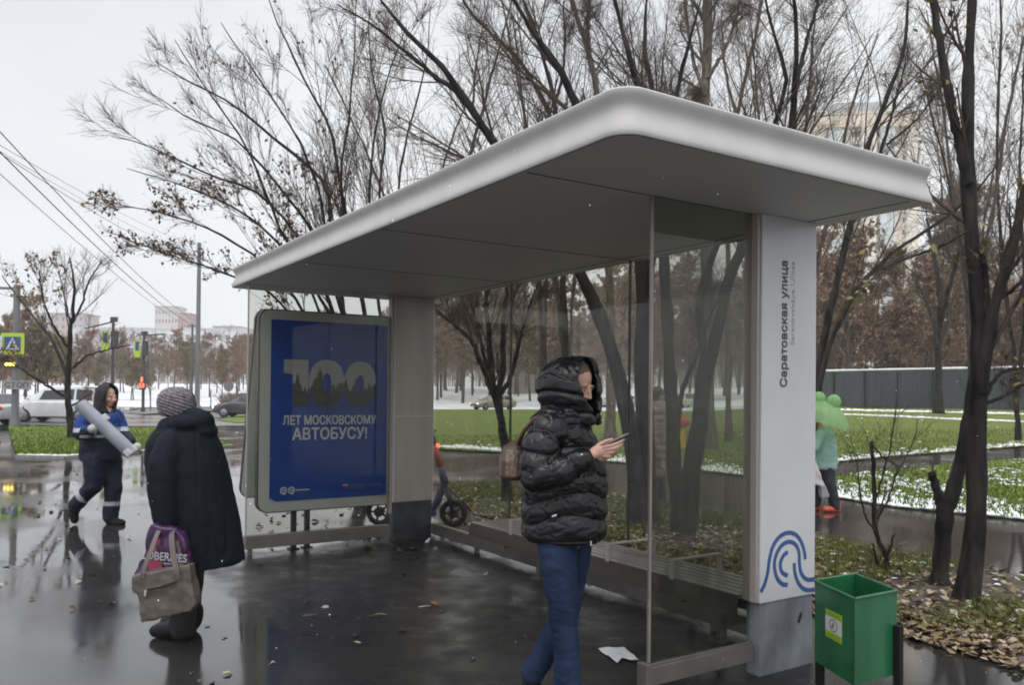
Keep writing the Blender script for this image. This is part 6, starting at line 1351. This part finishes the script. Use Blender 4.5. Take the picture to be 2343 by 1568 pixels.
p0 = qb(95, 505, -.402); p1 = qb(560, 548, -.402); dx_ = p1 - p0; ex = dx_.normalized(); ez = Vector((-ex.z, 0, ex.x)) if ex.x > 0 else Vector((0, 0, 1))
Mx = Matrix(((ex.x, ez.x, 0, p0.x), (0, 0, -1, p0.y), (ex.z, ez.z, 0, p0.z - .018), (0, 0, 0, 1)))
M_bagw = mat('bag_white', (.50, .47, .52), .5)
text_mesh('lettering', 'LDBERRIES', .06, M_bagw, PB, Mx, .0005, width=(dx_.length, .048), depth=.002)
Mx2 = Mx.copy(); Mx2.translation = Vector((p0.x + .055, p0.y, p0.z - .045)); text_mesh('lettering', 'РНЕТ-МАГАЗИН', .03, M_bagw, PB, Mx2, 0, width=(.19, .012), depth=.002)
mb = MB(); c_ = qb(225, 618, -.403); mb.tube([c_, c_ + Vector((0, -.002, 0))], .042, 20); mb.build('pink_dot', mat('bag_pink', (.30, .035, .09), .5), PB)

# ---------------------------------------------------------------- worker with the roll
b = G(225, 1201); s = b.y / F; qv = lambda x, y, d=0., b=b: D(x, y, b.y + d) - b; q = lambda zx, zy, d=0., qv=qv: qv((180 + zx * .30624) / 1.306, (1120 + zy * .30612) / 1.306, d)
WK = empty('person', b, 'worker in blue and navy overalls with black hood carrying a long grey roll', 'person')
M_wnavy = mat('workwear_navy', (.0075, .0105, .022), .75, col2=(.013, .017, .034), cs=9, bump=.35, bs=50, spec=.3); M_royal = mat('workwear_royal_blue', (.012, .038, .17), .7, col2=(.018, .05, .21), cs=9, bump=.35, bs=50, spec=.3)
M_refl = mat('reflective_tape', (.36, .38, .42), .4, metal=.2); M_glove = mat('white_glove', (.48, .48, .47), .85, col2=(.36, .36, .35), cs=20, bump=.4, bs=80)
mb = MB(); R = facing(-24, 8); T = head_prims(mb, q(472, 215, 0), R, 1., q(430, 370, .02))
sr_, er_, wr_ = q(280, 395, -.14), q(200, 575, -.24), q(320, 535, -.34); sl2, el2, wl2 = q(540, 395, .16), q(605, 560, .12), q(695, 665, -.13)
mb.limb([q(420, 400), q(400, 600), q(400, 830)], [.13, .15, .14]); mb.limb([sr_, er_, wr_], [.05, .045, .03]); mb.limb([sl2, el2, wl2], [.05, .045, .03])
hr1, kr1, ar1 = q(340, 860, -.09), q(325, 1085, -.10), q(150, 1275, -.02); hl1, kl1, al1 = q(490, 860, .09), q(520, 1110, .05), q(490, 1390, .05)
mb.limb([hr1, kr1, ar1], [.09, .06, .045]); mb.limb([hl1, kl1, al1], [.09, .06, .045])
organic('body', mb, .007, [M_skin, M_brow, M_lip], WK, 2, zones=face_zones(T))
ax0, ax1 = q(195, 285, -.42), q(705, 772, -.30); axd = (ax1 - ax0).normalized(); rr = .076
# gloves: fingers closing round the roll
def grip(c, side, away, name='glove'):
    """palm on the roll at c; fingers wrap over it"""
    mb = MB(); n0 = side.normalized(); mb.ell(c + n0 * .022, (.05, .05, .05)); 
    for i in range(4):
        o_ = axd * (.032 - .021 * i); st_ = [c + o_ + n0 * .012 + away * .02]
        for a in (35, 75, 110): st_.append(axp(c) + o_ + (n0 * math.cos(rad(a)) + away * math.sin(rad(a))) * (rr + .012))
        mb.limb(st_, [.014, .0135, .012, .011], 8)
    mb.limb([c + axd * .045 + n0 * .01, axp(c) + axd * .06 + (n0 * math.cos(rad(-35)) + away * math.sin(rad(-35))) * (rr + .014), axp(c) + axd * .055 + (n0 * math.cos(rad(-70)) + away * math.sin(rad(-70))) * (rr + .012)], [.017, .015, .012], 8)
    return organic(name, mb, .006, M_glove, WK, 2)
def axp(c): return ax0 + axd * (c - ax0).dot(axd)
perp = axd.cross(Vector((0, 1, 0))).normalized()
if perp.z > 0: perp = -perp
c1 = axp(q(345, 520, -.36)) + perp * (rr + .006) ; c1 = axp(c1) + (perp * .8 + Vector((0, -1, 0)) * .55).normalized() * (rr + .01)
grip(c1, (c1 - axp(c1)), Vector((0, -1, 0)).cross(axd).normalized() * (1 if Vector((0, -1, 0)).cross(axd).z > 0 else -1))
c2 = axp(q(700, 745, -.3)) - perp * (rr * .75) + axd * .0 + Vector((0, .03, 0)); grip(c2, (c2 - axp(c2)), Vector((0, -1, 0)))
z_y = q(0, 515).z
mb = MB(); mb.loft([(q(392, 838, 0), .225, .18, 0), (q(390, 800, 0), .232, .19, 0), (q(392, 650, 0), .228, .19, 0), (q(402, 520, 0), .22, .185, 0), (q(412, 430, 0), .20, .175, 0), (q(420, 380, 0), .165, .15, 0), (q(425, 345, .01), .10, .10, 0)], 30)
mb.limb([q(285, 400, -.13), q(215, 500, -.20), er_, q(265, 565, -.30), q(316, 540, -.335)], [.095, .09, .085, .075, .06], 16); mb.limb([q(535, 400, .14), q(585, 500, .14), el2, q(650, 610, -.0), q(692, 660, -.12)], [.095, .088, .08, .068, .056], 16)
def wz(pc):
    r = np.where(pc[:, 2] > z_y, 1, 0); r[(pc[:, 2] < z_y + .005) & (pc[:, 2] > q(0, 548).z) & (pc[:, 0] < q(345, 0).x)] = 2
    r[(pc[:, 2] < z_y + .012) & (pc[:, 2] > q(0, 545).z) & (pc[:, 0] > q(545, 0).x)] = 2; r[(pc[:, 2] < q(0, 575).z) & (pc[:, 2] > q(0, 605).z) & (pc[:, 0] > q(345, 0).x) & (pc[:, 0] < q(560, 0).x) & (pc[:, 1] < 0)] = 2; return r
organic('work_jacket', mb, .011, [M_wnavy, M_royal, M_refl], WK, 3, lambda c, n_: .012 * fbm(c, 8, 3) + .007 * fbm(c, 20, 5), wz)
k_ = lambda a, b_, t: a.lerp(b_, t)
s0, s1 = k_(kr1, ar1, .47), k_(kr1, ar1, .68); t0_, t1_ = k_(kl1, al1, .46), k_(kl1, al1, .62)
def tz(pc):
    r = np.zeros(len(pc), int); a = np.array(kr1); d_ = np.array(ar1 - kr1); L2 = d_ @ d_; t = (pc - a) @ d_ / L2; ds = np.linalg.norm(pc - a - t[:, None] * d_, axis=1); r[(t > .42) & (t < .60) & (ds < .16) & (pc[:, 0] < q(310, 0).x)] = 1
    r[(pc[:, 2] < q(0, 1238).z) & (pc[:, 2] > q(0, 1280).z) & (pc[:, 0] > q(400, 0).x)] = 1; return r
mb = MB(); mb.limb([hr1 + Vector((0, 0, .03)), k_(hr1, kr1, .5), kr1, k_(kr1, ar1, .5), ar1], [.135, .12, .10, .088, .085], 16); mb.limb([hl1 + Vector((0, 0, .03)), k_(hl1, kl1, .5), kl1, k_(kl1, al1, .5), al1], [.13, .115, .10, .09, .088], 16); mb.limb([q(400, 840), q(410, 880)], [.16, .14], 16)
organic('trousers', mb, .010, [M_wnavy, M_refl], WK, 3, lambda c, n_: .009 * fbm(c, 9, 1) + .005 * fbm(c, 22, 4), tz)
for pts, rr_ in (([q(150, 1290, -.02), q(128, 1350, -.02), q(140, 1420, -.03)], [.072, .062, .046]), ([al1, q(495, 1435, .05), q(600, 1450, .0)], [.07, .062, .045])):
    mb = MB(); mb.limb(pts, rr_, 14); o_ = organic('boot', mb, .009, M_boot, WK, 3)
    for v in o_.data.vertices: v.co.z = max(.003, v.co.z)
hk = [(q(425, 372, 0), .15, .13, 8), (q(432, 340, 0), .14, .125, 18), (q(442, 300, 0), .135, .125, 34), (q(448, 250, 0), .140, .128, 44), (q(452, 200, 0), .146, .128, 44), (q(458, 150, 0), .138, .118, 34), (q(462, 112, 0), .11, .092, 22), (q(464, 85, 0), .06, .05, 12)]
mb = MB(); shell(mb, hk, -30, .026); mb.ell(q(462, 88, 0), (.07, .06, .015)); organic('hood', mb, .009, M_black, WK, 3, lambda c, n_: .007 * fbm(c, 10, 2) + .003 * fbm(c, 30, 2))
# the roll he carries
RO = empty('grey_roll', b + ax0, 'long silvery grey roll of sheet carried slantwise by the worker', 'roll'); rv = ax1 - ax0
mb = MB(); K = 28; u = axd.cross(Vector((0, 0, 1))).normalized(); v_ = u.cross(axd); vs = []; fs = []
for r_, t in ((rr, 0), (rr, 1), (rr * .62, 1), (rr * .62, 0)):
    for k in range(K): a = 2 * math.pi * k / K; vs.append(rv * t + (u * math.cos(a) + v_ * math.sin(a)) * r_ * (1 + .02 * math.sin(3 * a)))
for j in range(4):
    for k in range(K): fs.append((j * K + k, j * K + (k + 1) % K, ((j + 1) % 4) * K + (k + 1) % K, ((j + 1) % 4) * K + k))
mb.add(vs, fs); mb.build('rolled_sheet', mat('grey_film', (.24, .255, .30), .35, col2=(.32, .335, .38), cs=5, bump=.2, bs=12, spec=.6), RO, True, 40)

# ---------------------------------------------------------------- child with green umbrella
b = G(1890, 1172); s = b.y / F; qv = lambda x, y, d=0., b=b: D(x, y, b.y + d) - b; q = lambda zx, zy, d=0., qv=qv: qv((2400 + zx / 3.267) / 1.306, (1120 + zy / 3.267) / 1.306, d)
CH = empty('person', b, 'child in mint green jacket and orange-red rubber boots walking under a green umbrella', 'person')
M_mint = mat('mint_cloth', (.22, .35, .305), .7, spec=.2, col2=(.26, .40, .35), cs=8, bump=.3, bs=40); M_chtr = mat('dark_trousers', (.014, .015, .022), .8, col2=(.03, .031, .04), cs=8, bump=.3, bs=40); M_rub = mat('orange_rubber', (.55, .075, .035), .3, coat=.4)
mb = MB(); R = facing(178, 5); T = head_prims(mb, q(130, 440, 0), R, .88, q(170, 540)); mb.limb([q(190, 560), q(200, 850)], [.09, .10]); mb.limb([q(160, 590, -.13), q(110, 720, -.16), q(60, 700, -.16)], [.04, .035, .028]); mb.limb([q(230, 590, .13), q(200, 740, .16), q(90, 800, .12)], [.04, .035, .028])
mb.ell(q(45, 695, -.16), (.035, .025, .03)); fingers(mb, [[q(38, 690 + 8 * i, -.16), q(22, 692 + 8 * i, -.17), q(24, 694 + 8 * i, -.14)] for i in range(4)], .008); mb.ell(q(80, 810, .12), (.03, .025, .035)); fingers(mb, [[q(75, 815, .10 + .015 * i), q(66, 840, .10 + .015 * i), q(78, 845, .1 + .015 * i)] for i in range(4)], .008)
mb.limb([q(230, 900, -.05), q(280, 1100, -.05), q(310, 1290, -.05)], [.06, .045, .035]); mb.limb([q(170, 900, .07), q(130, 1100, .07), q(125, 1270, .07)], [.06, .045, .035])
organic('body', mb, .006, [M_skin, M_brow, M_lip], CH, 2, zones=face_zones(T, .88))
mb = MB(); mb.loft([(q(205, 925), .165, .14, 0), (q(205, 900), .175, .15, 0), (q(205, 780), .178, .15, 0), (q(205, 650), .165, .145, 0), (q(200, 560), .135, .13, 0), (q(190, 515), .08, .08, 0)], 26); mb.limb([q(165, 590, -.13), q(112, 720, -.17), q(62, 702, -.17)], [.07, .064, .05], 14); mb.limb([q(235, 590, .12), q(205, 740, .17), q(100, 795, .13)], [.07, .06, .05], 14); mb.ell(q(250, 600, -.04), (.085, .10, .055), Matrix.Rotation(rad(-25), 3, 'Y'))
organic('jacket', mb, .010, M_mint, CH, 4, lambda c, n_: .009 * fbm(c, 7, 1) + .003 * fbm(c, 18, 3))
mb = MB(); mb.limb([q(232, 905, -.05), q(262, 1080, -.05), q(312, 1285, -.05)], [.095, .085, .072], 16); mb.limb([q(175, 905, .07), q(135, 1080, .07), q(122, 1260, .07)], [.095, .08, .068], 16); organic('trousers', mb, .010, M_chtr, CH, 3, lambda c, n_: .007 * fbm(c, 12, 2))
for p in ([q(325, 1295, -.05), q(330, 1325, -.05), q(215, 1328, -.06)], [q(125, 1262, .07), q(130, 1292, .07), q(20, 1294, .07)]):
    mb = MB(); mb.limb(p, [.06, .05, .045], 14); o_ = organic('rubber_boot', mb, .009, M_rub, CH, 3); mz = min(v.co.z for v in o_.data.vertices)
    for v in o_.data.vertices: v.co.z -= mz - .003
mb = MB(); mb.ell(T(0, -.01, .045), (.088, .104, .088), R); mb.tube([T(0, 0, .03), T(0, 0, .022)], [.14, .145], 20); organic('brown_hat', mb, .007, mat('brown_felt', (.17, .11, .06), .8), CH, 2)
M_umb = bpy.data.materials.new('umbrella_film'); M_umb.use_nodes = True; t = M_umb.node_tree; N = t.nodes; N.clear(); oo = N.new('ShaderNodeOutputMaterial'); d1 = N.new('ShaderNodeBsdfDiffuse'); d1.inputs[0].default_value = (.40, .58, .33, 1); d2 = N.new('ShaderNodeBsdfTranslucent'); d2.inputs[0].default_value = (.42, .64, .34, 1); d3 = N.new('ShaderNodeBsdfTransparent'); d3.inputs[0].default_value = (.7, .9, .6, 1); m1 = N.new('ShaderNodeMixShader'); m2 = N.new('ShaderNodeMixShader'); m1.inputs[0].default_value = .5; m2.inputs[0].default_value = .34
t.links.new(d1.outputs[0], m1.inputs[1]); t.links.new(d2.outputs[0], m1.inputs[2]); t.links.new(m1.outputs[0], m2.inputs[1]); t.links.new(d3.outputs[0], m2.inputs[2]); t.links.new(m2.outputs[0], oo.inputs[0])
UM = empty('umbrella', b + q(150, 480, -.05), 'light green translucent umbrella with two round bumps held over the child', 'umbrella'); UM.rotation_euler = (0, rad(12), 0)
mb = MB(); vs = []; fs = []; K, J = 32, 8; Ru = .42
for j in range(J + 1):
    ph = rad(4 + 62 * j / J)
    for k in range(K): a = 2 * math.pi * k / K; rr2 = Ru * math.sin(ph) / math.sin(rad(66)) * (1 - .035 * (j / J) * abs(math.sin(a * 4))); vs.append((rr2 * math.cos(a), rr2 * math.sin(a), .34 * (math.cos(ph) - math.cos(rad(66))) / (1 - math.cos(rad(66)))))
for j in range(J):
    for k in range(K): fs.append((j * K + k, j * K + (k + 1) % K, (j + 1) * K + (k + 1) % K, (j + 1) * K + k))
mb.add(vs, fs); cn = mb.build('canopy', M_umb, UM, True)
for x, y in ((.09, -.13), (-.09, -.05)):
    mb = MB(); mb.ell((x, y, .335), (.095, .095, .10)); mb.build('bump', M_umb, UM, True)
mb = MB(); mb.tube([(0, 0, .34), (-.02, 0, -.42)], .007, 8); mb.build('shaft', M_poled, UM)
for k in range(8): a = 2 * math.pi * k / 8; mb = MB(); mb.tube([(.02 * math.cos(a), .02 * math.sin(a), .335), (.22 * math.cos(a), .22 * math.sin(a), .26), (.405 * math.cos(a), .405 * math.sin(a), .005)], .003, 5); mb.build('rib', M_poled, UM)
CB = empty('carrier_bag', b, 'white and grey carrier bag hanging from the child\'s hand beside the column', 'bag')
pillow('bag_body', [q(x_, y_, -.1) for x_, y_ in ((60, 855), (120, 850), (170, 1010), (245, 1170), (235, 1200), (170, 1205), (150, 1080), (50, 1080))], -.16, -.05, [mat('bag_plastic', (.55, .50, .50), .4), mat('bag_grey', (.28, .28, .30), .5)], CB, .009, 4, lambda c, n_: .008 * fbm(c, 14, 3), lambda pc: (pc[:, 2] < q(0, 1075).z).astype(int))

# ---------------------------------------------------------------- woman in taupe behind the glass
b = G(1503, 1158); s = b.y / F; q = lambda x, y, d=0., b=b: D(x, y, b.y + d) - b
TP = empty('person', b, 'woman in long taupe quilted coat walking on the path behind the glass wall', 'person')
M_taupe = mat('taupe_nylon', (.20, .155, .145), .5, col2=(.25, .20, .185), cs=8, bump=.35, bs=40)
mb = MB(); R = facing(20, 6); T = head_prims(mb, q(1506, 904, 0), R, .98, q(1504, 930)); mb.limb([q(1503, 940), q(1502, 1060)], [.12, .14]); mb.limb([q(1492, 940, -.14), q(1492, 1000, -.2), q(1512, 1052, -.2)], [.05, .045, .03]); mb.limb([q(1512, 940, .14), q(1516, 1000, .2), q(1520, 1045, .16)], [.05, .045, .03])
mb.ell(q(1514, 1058, -.205), (.026, .03, .045)); fingers(mb, [[q(1512 + 2.4 * i, 1064, -.20), q(1513 + 2.4 * i, 1070, -.21), q(1516 + 2.4 * i, 1073, -.195)] for i in range(4)], .009)
mb.limb([q(1499, 1060, -.08), q(1497, 1110, -.08), q(1488, 1150, -.08)], [.08, .05, .04]); mb.limb([q(1507, 1060, .08), q(1512, 1110, .08), q(1514, 1150, .08)], [.08, .05, .04]); organic('body', mb, .008, [M_skin, M_brow, M_lip], TP, 2, zones=face_zones(T))
mb = MB(); mb.loft([(q(1502, 1090), .16, .17, 0), (q(1502, 1075), .165, .18, 0), (q(1502, 1020), .16, .18, 0), (q(1502, 970), .15, .18, 0), (q(1502, 935), .13, .17, 0), (q(1503, 918), .09, .10, 0)], 26); mb.limb([q(1493, 942, -.13), q(1491, 1000, -.205), q(1510, 1046, -.205)], [.085, .078, .055], 14); mb.limb([q(1511, 942, .13), q(1516, 1000, .2), q(1519, 1040, .165)], [.085, .078, .055], 14)
organic('quilted_coat', mb, .011, M_taupe, TP, 3, lambda c, n_: .016 * (np.abs(np.sin(np.pi * c[:, 2] / .11)) ** .5 - .7) + .007 * fbm(c, 14, 1))
mb = MB(); mb.ell(T(0, -.02, .03), (.09, .105, .095), R); mb.ell(T(0, -.05, -.06), (.075, .06, .09), R); organic('hair', mb, .010, mat('hair_brown', (.05, .03, .022), .6), TP, 3)
stretchy('trousers', [([q(1499, 1070, -.08), q(1497, 1110, -.08), q(1489, 1147, -.08)], [.09, .07, .06]), ([q(1507, 1070, .08), q(1512, 1110, .08), q(1514, 1147, .08)], [.09, .07, .06])], M_chtr, TP, .011)
for p in ([q(1489, 1149, -.08), q(1490, 1154, -.08), q(1504, 1156, -.09)], [q(1514, 1149, .08), q(1515, 1154, .08), q(1530, 1156, .07)]):
    mb = MB(); mb.limb(p, [.05, .045, .035], 12); o_ = organic('boot', mb, .010, M_boot, TP, 2)
    for v in o_.data.vertices: v.co.z = max(.003, v.co.z)
# ================================================================ damp air
hz = MB(); hz.span((-425, -30, -1.2), (445, 530, 100)); HZ = kind(hz.build('haze', M_dark), 'stuff')
m = bpy.data.materials.new('damp_air'); m.use_nodes = True; t = m.node_tree; t.nodes.clear(); oo = t.nodes.new('ShaderNodeOutputMaterial'); pv = t.nodes.new('ShaderNodeVolumePrincipled')
pv.inputs['Color'].default_value = (.86, .86, .88, 1); pv.inputs['Density'].default_value = .0007; t.links.new(pv.outputs[0], oo.inputs['Volume']); HZ.data.materials.clear(); HZ.data.materials.append(m)
sc.cycles.volume_bounces = 1
